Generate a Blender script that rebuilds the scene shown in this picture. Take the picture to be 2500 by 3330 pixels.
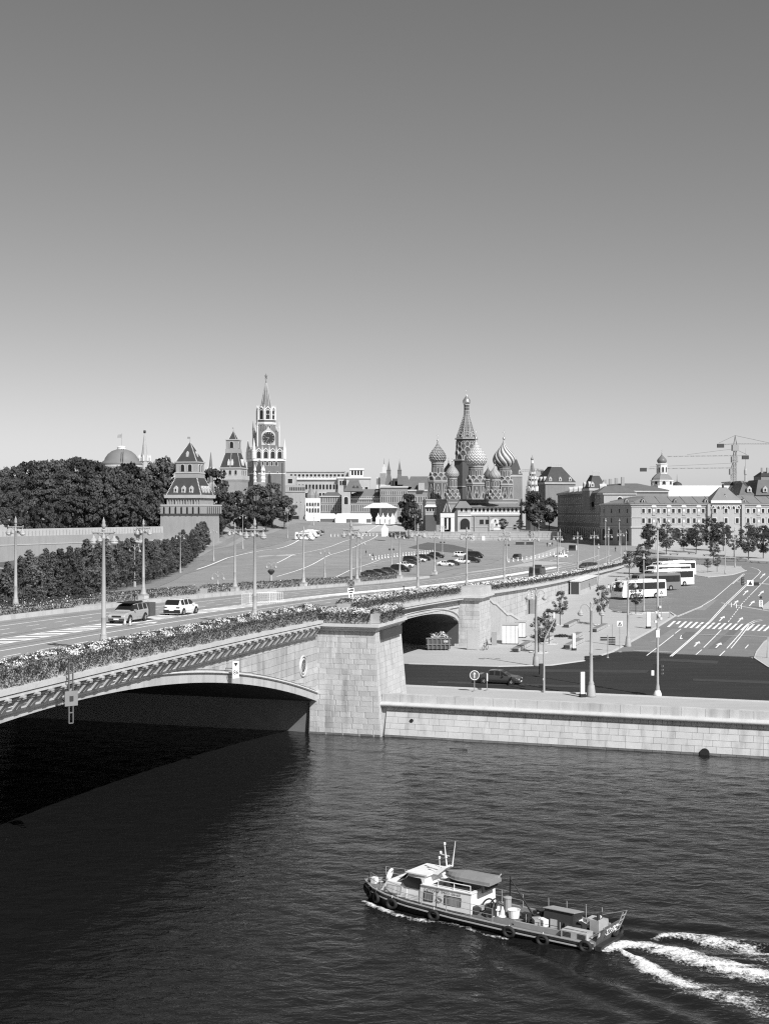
import bpy, math, random
import numpy as np
from mathutils import Vector, Matrix
from mathutils.geometry import delaunay_2d_cdt

for o in list(bpy.data.objects): bpy.data.objects.remove(o)
SC = bpy.context.scene
COL = SC.collection
R = math.radians
CAMZ, FPX, CX, CY = 21.0, 4300.0, 1250.0, 1665.0

# ------------------------------------------------------------------ camera
cam = bpy.data.cameras.new('camera')
cam.sensor_fit = 'VERTICAL'; cam.sensor_height = 36.0; cam.sensor_width = 27.0
cam.lens = 36.0 * FPX / 3330.0
cam.clip_start = 0.5; cam.clip_end = 12000
co = bpy.data.objects.new('camera', cam); COL.objects.link(co)
co.location = (0, 0, CAMZ); co.rotation_euler = (R(90), 0, 0)
SC.camera = co

# ------------------------------------------------------------------ sky and sun
SUN_EL, SUN_AZ = R(41.5), math.atan2(0.535, -0.845)
world = bpy.data.worlds.new('World'); SC.world = world; world.use_nodes = True
nt = world.node_tree; nt.nodes.clear()
sky = nt.nodes.new('ShaderNodeTexSky'); sky.sky_type = 'NISHITA'; sky.sun_disc = False
sky.sun_elevation = SUN_EL; sky.sun_rotation = SUN_AZ; sky.altitude = 150
sky.air_density = 1.0; sky.dust_density = 1.0; sky.ozone_density = 1.0
sep = nt.nodes.new('ShaderNodeSeparateColor')
nt.links.new(sky.outputs[0], sep.inputs[0])
mm = nt.nodes.new('ShaderNodeMath'); mm.operation = 'MULTIPLY'; mm.inputs[1].default_value = 0.0
mix = nt.nodes.new('ShaderNodeMath'); mix.operation = 'POWER'; mix.inputs[1].default_value = 1.0
nt.links.new(sep.outputs[0], mix.inputs[0])
bg = nt.nodes.new('ShaderNodeBackground'); bg.inputs[1].default_value = 0.104
nt.links.new(mix.outputs[0], bg.inputs[0])
wo = nt.nodes.new('ShaderNodeOutputWorld'); nt.links.new(bg.outputs[0], wo.inputs[0])
SL = Vector((math.cos(SUN_EL) * 0.535, -math.cos(SUN_EL) * 0.845, math.sin(SUN_EL))).normalized()
sl = bpy.data.lights.new('sun', 'SUN'); sl.energy = 5.0; sl.angle = R(0.53); sl.color = (1, 1, 1)
so = bpy.data.objects.new('sun', sl); COL.objects.link(so)
so.rotation_euler = (-SL).to_track_quat('-Z', 'Y').to_euler(); so.location = (60, -80, 120)
SC.view_settings.view_transform = 'Standard'; SC.view_settings.look = 'None'
SC.view_settings.exposure = 0.2; SC.view_settings.gamma = 1.0
SC.view_settings.use_curve_mapping = False

SC.cycles.use_denoising = False; SC.cycles.filter_width = 1.2

# ------------------------------------------------------------------ materials
MATS = {}
def M(name, g=0.3, rough=0.85, var=0.0, scale=1.0, rnd=0.0, bump=0.0, bscale=None, metal=0.0, spec=0.3, stain=0.0, stretch=(1,1,1), coat=0.0):
    """one grey procedural material: base value, world-space noise, per-object variation, bump"""
    if name in MATS: return MATS[name]
    m = bpy.data.materials.new(name); m.use_nodes = True; t = m.node_tree; N = t.nodes; L = t.links
    b = N['Principled BSDF']
    b.inputs['Roughness'].default_value = rough; b.inputs['Metallic'].default_value = metal
    b.inputs['Specular IOR Level'].default_value = spec; b.inputs['Coat Weight'].default_value = coat
    val = None
    def math_(op, a, c):
        n = N.new('ShaderNodeMath'); n.operation = op
        for i, x in enumerate((a, c)):
            if hasattr(x, 'is_linked'): L.new(x, n.inputs[i])
            else: n.inputs[i].default_value = x
        return n.outputs[0]
    geo = N.new('ShaderNodeNewGeometry'); vm = N.new('ShaderNodeVectorMath'); vm.operation = 'MULTIPLY'
    L.new(geo.outputs['Position'], vm.inputs[0]); vm.inputs[1].default_value = stretch
    def noise(sc, det=5):
        n = N.new('ShaderNodeTexNoise'); n.inputs['Scale'].default_value = sc; n.inputs['Detail'].default_value = det
        n.inputs['Roughness'].default_value = 0.6; L.new(vm.outputs[0], n.inputs['Vector']); return n.outputs[0]
    val = g
    if var:
        f = math_('ADD', math_('MULTIPLY', math_('SUBTRACT', noise(scale), 0.5), 3.0 * var), 1.0)
        f2 = math_('ADD', math_('MULTIPLY', math_('SUBTRACT', noise(scale * 0.13, 3), 0.5), 1.6 * var), 1.0)
        val = math_('MULTIPLY', math_('MULTIPLY', f, f2), val)
    if rnd:
        oi = N.new('ShaderNodeObjectInfo')
        val = math_('MULTIPLY', math_('ADD', math_('MULTIPLY', math_('SUBTRACT', oi.outputs['Random'], 0.5), 2 * rnd), 1.0), val)
    if stain:   # dark vertical run-off streaks
        vs = N.new('ShaderNodeVectorMath'); vs.operation = 'MULTIPLY'; vs.inputs[1].default_value = (1.3, 1.3, 0.12)
        L.new(geo.outputs['Position'], vs.inputs[0])
        ns = N.new('ShaderNodeTexNoise'); ns.inputs['Scale'].default_value = 1.0; ns.inputs['Detail'].default_value = 6
        L.new(vs.outputs[0], ns.inputs['Vector'])
        rr = N.new('ShaderNodeMapRange'); rr.inputs[1].default_value = 0.5; rr.inputs[2].default_value = 0.75
        rr.inputs[3].default_value = 1.0; rr.inputs[4].default_value = 1.0 - stain
        L.new(ns.outputs[0], rr.inputs[0]); val = math_('MULTIPLY', rr.outputs[0], val)
    if hasattr(val, 'is_linked'):
        cc = N.new('ShaderNodeCombineColor')
        for i in range(3): L.new(val, cc.inputs[i])
        L.new(cc.outputs[0], b.inputs['Base Color'])
    else: b.inputs['Base Color'].default_value = (g, g, g, 1)
    if bump:
        bn = N.new('ShaderNodeBump'); bn.inputs['Strength'].default_value = bump; bn.inputs['Distance'].default_value = 0.1
        L.new(noise(bscale or scale * 4), bn.inputs['Height']); L.new(bn.outputs[0], b.inputs['Normal'])
    MATS[name] = m; return m

def brickmat(name, g, bw=0.6, bh=0.2, var=0.12, mortar=0.6, kind='brick', gcol2=None, stain=0.15):
    """far masonry: fine courses that no pixel could resolve singly"""
    if name in MATS: return MATS[name]
    m = M(name, g, 0.9, var, 0.25, stain=stain); return m

granite = M('granite', 0.42, 0.8, 0.15, 1.6, rnd=0.13, bump=0.25, bscale=9, stain=0.40)
granite_wet = M('wet_granite', 0.12, 0.5, 0.3, 2.0, rnd=0.15)
granite_side = M('granite_smooth', 0.46, 0.75, 0.12, 0.9, rnd=0.07, bump=0.15, bscale=9, stain=0.30)
joint = M('mortar_joint', 0.34, 0.95, 0.2, 2.0)
ledge = M('granite_ledge', 0.50, 0.75, 0.14, 0.7, bump=0.15, bscale=6, stain=0.1)
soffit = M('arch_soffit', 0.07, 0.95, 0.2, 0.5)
asphalt = M('asphalt', 0.26, 0.92, 0.11, 0.9, bump=0.25, bscale=14, stretch=(1, 0.07, 1))
asphalt_new = M('fresh_asphalt', 0.027, 0.85, 0.32, 0.9, bump=0.3, bscale=14, stretch=(.12, .7, 1))
asphalt_old = M('worn_asphalt', 0.19, 0.9, 0.14, 0.5, bump=0.25, bscale=14)
paint = M('road_paint', 0.82, 0.7, 0.14, 3.0)
paving = M('paving', 0.40, 0.85, 0.09, 0.35, bump=0.2, bscale=6, stretch=(0.5, 1.6, 1))
cobble = M('cobble', 0.255, 0.9, 0.3, 0.8, bump=0.5, bscale=5, stretch=(0.45, 1.5, 1))
grassm = M('grass_ground', 0.22, 0.95, 0.22, 0.5, bump=0.6, bscale=4)
earth = M('earth', 0.22, 0.95, 0.2, 0.05)
leafm = M('leaf_dark', 0.058, 0.7, 0.35, 0.5, rnd=0.55, spec=0.25)
leafm2 = M('leaf_mid', 0.078, 0.7, 0.30, 0.6, rnd=0.4, spec=0.25)
leafs = M('planter_leaf', 0.050, 0.65, 0.35, 1.5, spec=0.3)
blossom = M('blossom', 0.62, 0.8, 0.25, 5.0)
barkm = M('bark', 0.08, 0.95, 0.2, 3.0)
polem = M('lamp_pole_paint', 0.33, 0.55, 0.08, 1.0, rnd=0.06)
white = M('white_paint', 0.80, 0.5, 0.05, 1.0)
offwhite = M('offwhite', 0.66, 0.7, 0.10, 0.5)
black = M('black_rubber', 0.022, 0.7, 0.1, 3.0)
darkm = M('dark_metal', 0.05, 0.5, 0.1, 2.0)
greym = M('grey_metal', 0.28, 0.5, 0.1, 2.0)
steel = M('steel', 0.5, 0.35, 0.08, 2.0, metal=0.6)
glass = M('window_glass', 0.02, 0.08, spec=0.6)
glassd = M('dark_opening', 0.018, 0.5, 0.1, 1.0)
globe = M('lamp_globe', 0.55, 0.25, spec=0.5)

# ------------------------------------------------------------------ mesh helpers
def link(o, parent=None):
    COL.objects.link(o)
    if parent is not None: o.parent = parent
    return o
def tag(o, label, cat, group=None):
    o['label'] = label; o['category'] = cat
    if group: o['group'] = group
    return o
def thing(name, label, cat, loc=(0, 0, 0), rz=0.0, group=None):
    o = bpy.data.objects.new(name, None); o.empty_display_size = 0.5; link(o)
    o.location = loc; o.rotation_euler = (0, 0, rz)
    return tag(o, label, cat, group)
def part(name, me, parent, loc=None, rz=None, kind=None):
    o = bpy.data.objects.new(name, me); link(o, parent)
    if loc is not None: o.location = loc
    if rz is not None: o.rotation_euler = (0, 0, rz)
    if kind: o['kind'] = kind
    return o
def copy_tree(o, parent=None):
    c = o.copy(); link(c, parent)
    for ch in o.children: copy_tree(ch, c)
    return c

class MB:
    def __init__(s): s.v = []; s.f = []; s.m = []; s.mi = 0
    def add(s, vs, fs):
        b = len(s.v); s.v += [tuple(p) for p in vs]
        for f in fs: s.f.append([b + i for i in f]); s.m.append(s.mi)
    def hexa(s, p):   # p0-3 bottom ring ccw, p4-7 top ring
        s.add(p, [(3, 2, 1, 0), (4, 5, 6, 7), (0, 1, 5, 4), (1, 2, 6, 5), (2, 3, 7, 6), (3, 0, 4, 7)])
    def box(s, x0, x1, y0, y1, z0, z1):
        s.hexa([(x0, y0, z0), (x1, y0, z0), (x1, y1, z0), (x0, y1, z0), (x0, y0, z1), (x1, y0, z1), (x1, y1, z1), (x0, y1, z1)])
    def cbox(s, c, d, rz=0.0):
        ca, sa = math.cos(rz), math.sin(rz); P = []
        for z in (-1, 1):
            for x, y in ((-1, -1), (1, -1), (1, 1), (-1, 1)):
                a, b = x * d[0] / 2, y * d[1] / 2
                P.append((c[0] + a * ca - b * sa, c[1] + a * sa + b * ca, c[2] + z * d[2] / 2))
        s.hexa(P)
    def quad(s, *p): s.add(p, [tuple(range(len(p)))])
    def prism(s, poly, z0, z1):
        n = len(poly)
        s.add([(x, y, z0) for x, y in poly] + [(x, y, z1) for x, y in poly],
              [tuple(range(n - 1, -1, -1)), tuple(range(n, 2 * n))] + [(i, (i + 1) % n, n + (i + 1) % n, n + i) for i in range(n)])
    def slab(s, poly, y0, y1):   # polygon in x,z (ccw seen from -y) extruded along y
        n = len(poly)
        s.add([(x, y0, z) for x, z in poly] + [(x, y1, z) for x, z in poly],
              [tuple(range(n)), tuple(range(2 * n - 1, n - 1, -1))] + [(i, n + i, n + (i + 1) % n, (i + 1) % n) for i in range(n)])
    def slabx(s, poly, x0, x1):  # polygon in y,z extruded along x
        n = len(poly)
        s.add([(x0, y, z) for y, z in poly] + [(x1, y, z) for y, z in poly],
              [tuple(range(n - 1, -1, -1)), tuple(range(n, 2 * n))] + [(i, (i + 1) % n, n + (i + 1) % n, n + i) for i in range(n)])
    def lathe(s, prof, n=16, c=(0, 0, 0), rot=0.0, sx=1.0, sy=1.0):
        V = []; F = []
        for r, z in prof:
            for k in range(n):
                a = rot + 2 * math.pi * k / n
                V.append((c[0] + r * math.cos(a) * sx, c[1] + r * math.sin(a) * sy, c[2] + z))
        for j in range(len(prof) - 1):
            for k in range(n):
                k2 = (k + 1) % n; F.append((j * n + k, j * n + k2, (j + 1) * n + k2, (j + 1) * n + k))
        F.append(tuple(range(n - 1, -1, -1))); F.append(tuple((len(prof) - 1) * n + k for k in range(n)))
        s.add(V, F)
    def tube(s, p, q, r0, r1=None, n=6):
        r1 = r0 if r1 is None else r1
        p, q = Vector(p), Vector(q); d = (q - p)
        if d.length < 1e-6: return
        d.normalize(); a = d.orthogonal().normalized(); b = d.cross(a)
        V = [p + (a * math.cos(2 * math.pi * k / n) + b * math.sin(2 * math.pi * k / n)) * r0 for k in range(n)]
        V += [q + (a * math.cos(2 * math.pi * k / n) + b * math.sin(2 * math.pi * k / n)) * r1 for k in range(n)]
        s.add(V, [(k, (k + 1) % n, n + (k + 1) % n, n + k) for k in range(n)] + [tuple(range(n - 1, -1, -1)), tuple(range(n, 2 * n))])
    def path(s, pts, r, n=6):
        for i in range(len(pts) - 1): s.tube(pts[i], pts[i + 1], r if not isinstance(r, (list, tuple)) else r[i], r if not isinstance(r, (list, tuple)) else r[i + 1], n)
    def torus(s, c, R0, r, axis=(0, 0, 1), n=16, m=8):
        c = Vector(c); w = Vector(axis).normalized(); a = w.orthogonal().normalized(); b = w.cross(a); V = []; F = []
        for i in range(n):
            t = 2 * math.pi * i / n; u = a * math.cos(t) + b * math.sin(t)
            for j in range(m):
                q = 2 * math.pi * j / m; V.append(c + u * (R0 + r * math.cos(q)) + w * r * math.sin(q))
        for i in range(n):
            for j in range(m):
                F.append((i * m + j, ((i + 1) % n) * m + j, ((i + 1) % n) * m + (j + 1) % m, i * m + (j + 1) % m))
        s.add(V, F)
    def mesh(s, name, mats, smooth=False):
        me = bpy.data.meshes.new(name); me.from_pydata(s.v, [], s.f)
        for m in (mats if isinstance(mats, (list, tuple)) else [mats]): me.materials.append(m)
        if any(s.m): me.polygons.foreach_set('material_index', s.m)
        if smooth: me.polygons.foreach_set('use_smooth', [True] * len(s.f))
        me.update(); return me
    def obj(s, name, mats, parent=None, smooth=False, kind=None, loc=None, rz=None):
        return part(name, s.mesh(name, mats, smooth), parent, loc, rz, kind)

def npmesh(name, V, F, mats, midx=None, smooth=False):
    V = np.asarray(V, np.float32); F = np.asarray(F, np.int32); k = F.shape[1]
    me = bpy.data.meshes.new(name); me.vertices.add(len(V)); me.vertices.foreach_set('co', V.ravel())
    me.loops.add(F.size); me.loops.foreach_set('vertex_index', F.ravel())
    me.polygons.add(len(F)); me.polygons.foreach_set('loop_start', np.arange(0, F.size, k, dtype=np.int32))
    for m in (mats if isinstance(mats, (list, tuple)) else [mats]): me.materials.append(m)
    if midx is not None: me.polygons.foreach_set('material_index', np.asarray(midx, np.int32))
    if smooth: me.polygons.foreach_set('use_smooth', np.ones(len(F), bool))
    me.update(calc_edges=True); return me

def vnoise(x, y, seed=0):
    """2-D value noise, numpy"""
    xi = np.floor(x).astype(np.int64); yi = np.floor(y).astype(np.int64); fx = x - xi; fy = y - yi
    fx = fx * fx * (3 - 2 * fx); fy = fy * fy * (3 - 2 * fy)
    def h(a, b):
        n = (a * 374761393 + b * 668265263 + seed * 144665) & 0xffffffff
        n = ((n ^ (n >> 13)) * 1274126177) & 0xffffffff
        return ((n ^ (n >> 16)) & 0xffff) / 65535.0
    return (h(xi, yi) * (1 - fx) + h(xi + 1, yi) * fx) * (1 - fy) + (h(xi, yi + 1) * (1 - fx) + h(xi + 1, yi + 1) * fx) * fy
def fbm(x, y, seed=0, o=4):
    s = 0; a = 0.5; t = 0
    for i in range(o): s = s + a * vnoise(x * 2 ** i, y * 2 ** i, seed + i); t += a; a *= 0.55
    return s / t

def leaf_cards(rng, C, Nrm, size, jitter=0.8, aspect=0.7):
    """small four-cornered leaves at points C, facing roughly along Nrm"""
    n = len(C); q = Nrm + rng.normal(0, jitter, (n, 3)); q /= np.linalg.norm(q, axis=1)[:, None] + 1e-9
    a = np.cross(q, rng.normal(0, 1, (n, 3))); a /= np.linalg.norm(a, axis=1)[:, None] + 1e-9
    b = np.cross(q, a); sz = size * rng.uniform(0.6, 1.3, n)[:, None]
    V = np.stack([C - a * sz, C - b * sz * aspect, C + a * sz, C + b * sz * aspect], 1).reshape(-1, 3)
    return V, np.arange(4 * n).reshape(n, 4)


# ------------------------------------------------------------------ lettering and figures (evaluated while the scene is small)
signblk = M('sign_dark', .03, .5); signwht = M('sign_white', .78, .5); bgr = M('boat_grey', .30, .6, .15, 2.0)
def text_mesh(body, size, mat, align='CENTER'):
    cu_ = bpy.data.curves.new('lettering', 'FONT'); cu_.body = body; cu_.size = size; cu_.align_x = align; cu_.align_y = 'CENTER'; cu_.extrude = .004; cu_.resolution_u = 2
    o = bpy.data.objects.new('lettering', cu_); COL.objects.link(o); dg = bpy.context.evaluated_depsgraph_get(); me = bpy.data.meshes.new_from_object(o.evaluated_get(dg)); bpy.data.objects.remove(o)
    me.materials.clear(); me.materials.append(mat); me.name = 'lettering'; return me
TXT = {k: text_mesh(k, s, m) for k, s, m in (('188', .42, signwht), ('86', .5, signblk), ('СЕТУНЬ  РМС 06-60', .24, bgr), ('РМС 06-60', .27, white), ('СЕТУНЬ', .3, white))}
skin = M('skin', .35, .7); hairm = M('hair', .03, .8)
def body_mesh(pose, top, bottom):
    """one continuous figure, 1.75 m tall, grown from a skeleton"""
    hip = {'sit': .48}.get(pose, .92); J = {}; E = []
    def add(n, p, r, par=None):
        J[n] = (len(J), p, r)
        if par: E.append((J[par][0], J[n][0]))
    add('pelvis', (0, 0, hip), .15); add('waist', (0, .0, hip + .16), .13, 'pelvis'); add('chest', (0, .0, hip + .40), .16, 'waist'); add('neck', (0, .01, hip + .56), .06, 'chest'); add('chin', (0, -.015, hip + .64), .085, 'neck'); add('head', (0, 0, hip + .74), .10, 'chin'); add('crown', (0, .01, hip + .80), .075, 'head')
    st = {'walk': .24, 'stand': .05, 'sit': 0}[pose]
    for i, s in enumerate((-1, 1)):
        k = str(s); fw = s * st
        add('sh' + k, (s * .17, 0, hip + .47), .07, 'chest'); add('el' + k, (s * .22, .04 + fw * .5, hip + .20), .05, 'sh' + k); add('wr' + k, (s * .21, -.06 + fw * .7, hip - .04), .035, 'el' + k); add('ha' + k, (s * .20, -.08 + fw * .8, hip - .14), .04, 'wr' + k)
        if pose == 'sit': add('hp' + k, (s * .09, -.05, hip - .02), .10, 'pelvis'); add('kn' + k, (s * .1, -.45, hip), .075, 'hp' + k); add('an' + k, (s * .1, -.47, .1), .05, 'kn' + k); add('to' + k, (s * .1, -.62, .05), .045, 'an' + k)
        else: add('hp' + k, (s * .09, 0, hip - .08), .105, 'pelvis'); add('kn' + k, (s * .095, -.03 - fw * .55, .50), .075, 'hp' + k); add('an' + k, (s * .095, .02 - fw * 1.0, .09 + (.05 if fw < 0 else 0)), .05, 'kn' + k); add('to' + k, (s * .1, -.13 - fw * 1.0, .045), .045, 'an' + k)
    me = bpy.data.meshes.new('body'); me.from_pydata([j[1] for j in J.values()], E, []); o = bpy.data.objects.new('body', me); COL.objects.link(o); o.modifiers.new('skin', 'SKIN'); o.modifiers.new('sub', 'SUBSURF').levels = 1
    for i, j in enumerate(J.values()): me.skin_vertices[0].data[i].radius = (j[2], j[2] * .8 if j[0] < 3 else j[2]); me.skin_vertices[0].data[i].use_root = (i == 0)
    dg = bpy.context.evaluated_depsgraph_get(); out = bpy.data.meshes.new_from_object(o.evaluated_get(dg)); bpy.data.objects.remove(o); out.materials.clear()
    for m in (top, bottom, skin, black): out.materials.append(m)
    for p in out.polygons:
        c = p.center; p.use_smooth = True
        p.material_index = 2 if (c.z > hip + .58 or (abs(c.x) > .17 and c.z < hip + .04 and pose != 'sit')) else 0 if c.z > hip + .02 else 3 if c.z < .08 else 1
    h = MB(); h.lathe([(.108, 0), (.112, .06), (.09, .13), (.04, .165)], 10, (0, .018, hip + .70)); return out, h.mesh('hair', hairm, True)
cl = {'w': M('cloth_white', .7, .9), 'd': M('cloth_dark', .03, .9), 'm': M('cloth_mid', .2, .9), 'l': M('cloth_light', .42, .9)}
_bm = {}
for k_ in [(a, b, c) for a in ('stand', 'walk') for b in 'dwml' for c in 'dml'] + [('sit', 'd', 'd'), ('sit', 'w', 'd')]: _bm[k_] = body_mesh(k_[0], cl[k_[1]], cl[k_[2]])

# ------------------------------------------------------------------ terrain
OX, OY = -19.3, 91.0                       # bridge frame: s along the bridge, t across (right positive)
DX, DY = 0.290, 0.957
_l = math.hypot(DX, DY); DX /= _l; DY /= _l
NX, NY = DY, -DX
def BP(s, t, z=0.0): return (OX + s * DX + t * NX, OY + s * DY + t * NY, z)
def ST(x, y): return ((x - OX) * DX + (y - OY) * DY, (x - OX) * NX + (y - OY) * NY)
BRZ = math.atan2(DY, DX)                    # heading of the bridge's s axis
_ds = [-90, -50, -10, 27, 54, 81, 108, 135, 162, 189, 216, 243, 275, 300, 330]
_dz = [10.0, 10.8, 11.15, 11.0, 10.6, 10.1, 9.3, 8.5, 7.9, 7.45, 7.1, 6.8, 6.45, 6.4, 6.75]
def _smooth(f, w=8):
    return lambda s: (f(s - w) + 2 * f(s - w / 2) + 2 * f(s) + 2 * f(s + w / 2) + f(s + w)) / 8
deck = _smooth(lambda s: float(np.interp(s, _ds, _dz)), 14)

def rbf(pts):
    P = np.array(pts, float); n = len(P); A = np.zeros((n + 1, n + 1))
    A[:n, :n] = -np.hypot(P[:, 0][:, None] - P[:, 0], P[:, 1][:, None] - P[:, 1]); A[:n, n] = 1; A[n, :n] = 1
    w = np.linalg.solve(A, np.append(P[:, 2], 0))
    def f(x, y):
        x = np.asarray(x, float); y = np.asarray(y, float)
        s = np.full(x.shape, w[n])
        for i in range(n): s = s - w[i] * np.hypot(x - P[i, 0], y - P[i, 1])
        return s
    return f
WG = rbf([(-45, 200, 8), (-35, 180, 8), (-20, 230, 7.8), (-42, 144, 7.6), (-70, 150, 7.5), (-90, 250, 6), (-105, 330, 4.5), (0, 260, 7.2), (6, 311, 7.3), (25, 350, 6.6),
          (50, 400, 6.7), (60, 450, 7.4), (36, 530, 8.6), (10, 480, 9.2), (-30, 480, 11), (-15, 560, 14), (0, 600, 15.8), (-55, 413, 9), (-66, 455, 9.5),
          (-60, 520, 13), (-55, 620, 17.5), (-10, 640, 17), (60, 520, 8.8), (85, 450, 7.6), (120, 480, 8.8), (60, 640, 14), (150, 640, 13), (-30, 380, 8.8), (-10, 400, 8.4),
          (-98, 375, 4.2), (-84, 405, 5.0), (-121, 326, 3.6), (-150, 300, 4), (-118, 400, 15), (-100, 440, 16), (-140, 440, 18), (-160, 480, 20), (-110, 520, 20), (-90, 560, 20), (-200, 400, 20), (-100, 640, 19), (-300, 600, 20), (300, 640, 12), (0, 900, 14), (-300, 900, 14), (300, 900, 12)])
PG = rbf([(-40, 170, 2.6), (0, 140, 2.6), (40, 130, 2.6), (100, 120, 2.6), (-60, 140, 2.6), (20, 175, 2.6), (60, 175, 2.6), (100, 175, 2.6), (160, 175, 2.6), (40, 205, 2.75), (80, 205, 2.75), (55, 262, 3.9), (90, 262, 3.9), (70, 300, 4.7),
          (70, 359, 5.8), (110, 359, 5.8), (90, 420, 7), (120, 480, 8.9), (100, 300, 4.7), (150, 300, 4.7), (150, 480, 8.9), (90, 480, 8.9), (60, 480, 8.2), (300, 300, 4.7), (300, 480, 9), (120, 640, 12), (300, 640, 12), (0, 900, 12), (300, 900, 12), (0, 200, 3), (-60, 200, 3)])
def sstep(a, b, x):
    t = np.clip((x - a) / (b - a), 0, 1); return t * t * (3 - 2 * t)
def gz(x, y):
    x = np.asarray(x, float); y = np.asarray(y, float)
    s = (x - OX) * DX + (y - OY) * DY; t = (x - OX) * NX + (y - OY) * NY
    w = sstep(-24, -4, t)
    z = WG(x, y) * (1 - w) + PG(x, y) * w
    ev = (x + 0.3) * EMX + (y - 123.8) * EMY; em = sstep(3 + 27 * w, 9 + 53 * w, ev)      # the ground near the quay is low
    z = 2.6 * (1 - em) + z * em
    far = sstep(700, 1100, np.hypot(x, y)); return z * (1 - far) + 11.0 * far
EUX, EUY, EMX, EMY = 0.946, -0.324, 0.324, 0.946    # embankment: u along the quay, v inland
def EP(u, v, z=0.0): return (-0.3 + u * EUX + v * EMX, 123.8 + u * EUY + v * EMY, z)
def gzf(x, y): return float(gz(np.array([x]), np.array([y]))[0])
_tab_Y = np.concatenate([np.arange(126, 330, 0.5), np.arange(330, 900, 1.0)])
def G(px, py, dz=0.0):
    """the ground point seen at a photo pixel: where that sight line meets the terrain"""
    X = (px - CX) / FPX * _tab_Y; Zr = CAMZ - (py - CY) / FPX * _tab_Y
    g = gz(X, _tab_Y) + dz
    i = np.argmax(Zr <= g)
    if Zr[i] > g[i]: i = len(_tab_Y) - 1
    if i == 0: Y = _tab_Y[0]
    else:
        a = (Zr[i - 1] - g[i - 1]); b = (Zr[i] - g[i]); Y = _tab_Y[i - 1] + (_tab_Y[i] - _tab_Y[i - 1]) * a / (a - b + 1e-12)
    return Vector(((px - CX) / FPX * Y, Y, CAMZ - (py - CY) / FPX * Y))
def at(px, py, Y): return Vector(((px - CX) / FPX * Y, Y, CAMZ - (py - CY) / FPX * Y))

# one ground sheet out to the horizon, laid out along the quay
us = np.concatenate([[-4000, -2500, -1500, -900, -600, -420], np.arange(-340, 341, 5.0), [420, 600, 900, 1500, 2500, 4000]])
vs = np.concatenate([[1.2], np.arange(4, 560, 4.0), [600, 680, 800, 1000, 1400, 2200, 3500, 6000, 9000]])
U_, V_ = np.meshgrid(us, vs); GXX = -0.3 + U_ * EUX + V_ * EMX; GYY = 123.8 + U_ * EUY + V_ * EMY
GZZ = gz(GXX, GYY)
nU, nV = len(us), len(vs); idx = np.arange(nU * nV).reshape(nV, nU)
FQ = np.stack([idx[:-1, :-1], idx[:-1, 1:], idx[1:, 1:], idx[1:, :-1]], -1).reshape(-1, 4)
ground = part('ground', npmesh('ground', np.stack([GXX, GYY, GZZ], -1).reshape(-1, 3), FQ, paving, smooth=True), None, kind='structure')

def sheet(name, poly, mat, zoff=0.03, step=5.0, parent=None, kind='structure', zf=None):
    """a sheet laid on the terrain inside a plan outline"""
    zf = zf or gz; P = []
    n = len(poly)
    for i in range(n):
        a = np.array(poly[i][:2], float); b = np.array(poly[(i + 1) % n][:2], float)
        k = max(1, int(np.hypot(*(b - a)) / step))
        for j in range(k): P.append(a + (b - a) * j / k)
    m = len(P); E = [(i, (i + 1) % m) for i in range(m)]
    A = np.array(P); x0, y0 = A.min(0); x1, y1 = A.max(0)
    gx, gy = np.meshgrid(np.arange(x0 + step / 2, x1, step), np.arange(y0 + step / 2, y1, step)); q = np.stack([gx.ravel(), gy.ravel()], -1)
    ins = np.zeros(len(q), bool)
    for i in range(m):
        ax, ay = P[i]; bx, by = P[(i + 1) % m]
        c = ((ay > q[:, 1]) != (by > q[:, 1]))
        with np.errstate(divide='ignore', invalid='ignore'): xx = (bx - ax) * (q[:, 1] - ay) / (by - ay) + ax
        ins ^= c & (q[:, 0] < xx)
    q = q[ins]
    vin = [Vector((float(a), float(b))) for a, b in P] + [Vector((float(a), float(b))) for a, b in q]
    ov, oe, of, *_ = delaunay_2d_cdt(vin, E, [], 1, 1e-4)
    xy = np.array([[v.x, v.y] for v in ov]); z = zf(xy[:, 0], xy[:, 1]) + zoff
    me = bpy.data.meshes.new(name); me.from_pydata([(a, b, c) for (a, b), c in zip(xy, z)], [], [f if True else f for f in of])
    me.materials.append(mat); me.update()
    if len(me.polygons) and me.polygons[0].normal.z < 0: me.flip_normals()
    return part(name, me, parent, kind=kind if parent is None else None)
def pixsheet(name, pix, mat, **k): return sheet(name, [G(*p) for p in pix], mat, **k)

# ================================================================== river
def WP(px, py, z=0.0):
    Y = (CAMZ - z) * FPX / (py - CY); return Vector(((px - CX) / FPX * Y, Y, z))
def water_h(x, y):
    u = (x + 0.3) * EUX + (y - 123.8) * EUY; v = (x + 0.3) * EMX + (y - 123.8) * EMY
    h = 0.065 * (fbm(u * 0.62 + v * 0.3, v * 0.86 - u * 0.22, 3, 4) - 0.5) * 2
    h = h + 0.035 * (fbm(u * 1.3 - v * 0.4, v * 2.1 + u * 0.3, 11, 3) - 0.5) * 2
    h = h + 0.01 * np.sin(1.9 * v + 0.5 * u + 2.0 * fbm(u * 0.2, v * 0.2, 5, 2))
    # swell trailing from the boat
    bx, by = x - 11.2, y - 62.6; a = bx * 0.81 - by * 0.587; b = bx * 0.587 + by * 0.81
    for k, sg in ((0.33, 1), (0.33, -1)):
        q = b - sg * (1.2 + k * (a + 8)); w = np.exp(-(q / 2.4) ** 2) * sstep(-12, -3, a) * np.exp(-np.clip(a, 0, 60) / 45)
        h = h + 0.10 * w * np.cos(q * 2.6)
    return h
wu = np.concatenate([[-6000, -2000, -700, -300, -150, -90, -65], np.arange(-50, 56, 0.36), [66, 80, 110, 180, 400, 1000, 3000, 6000]])
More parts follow.
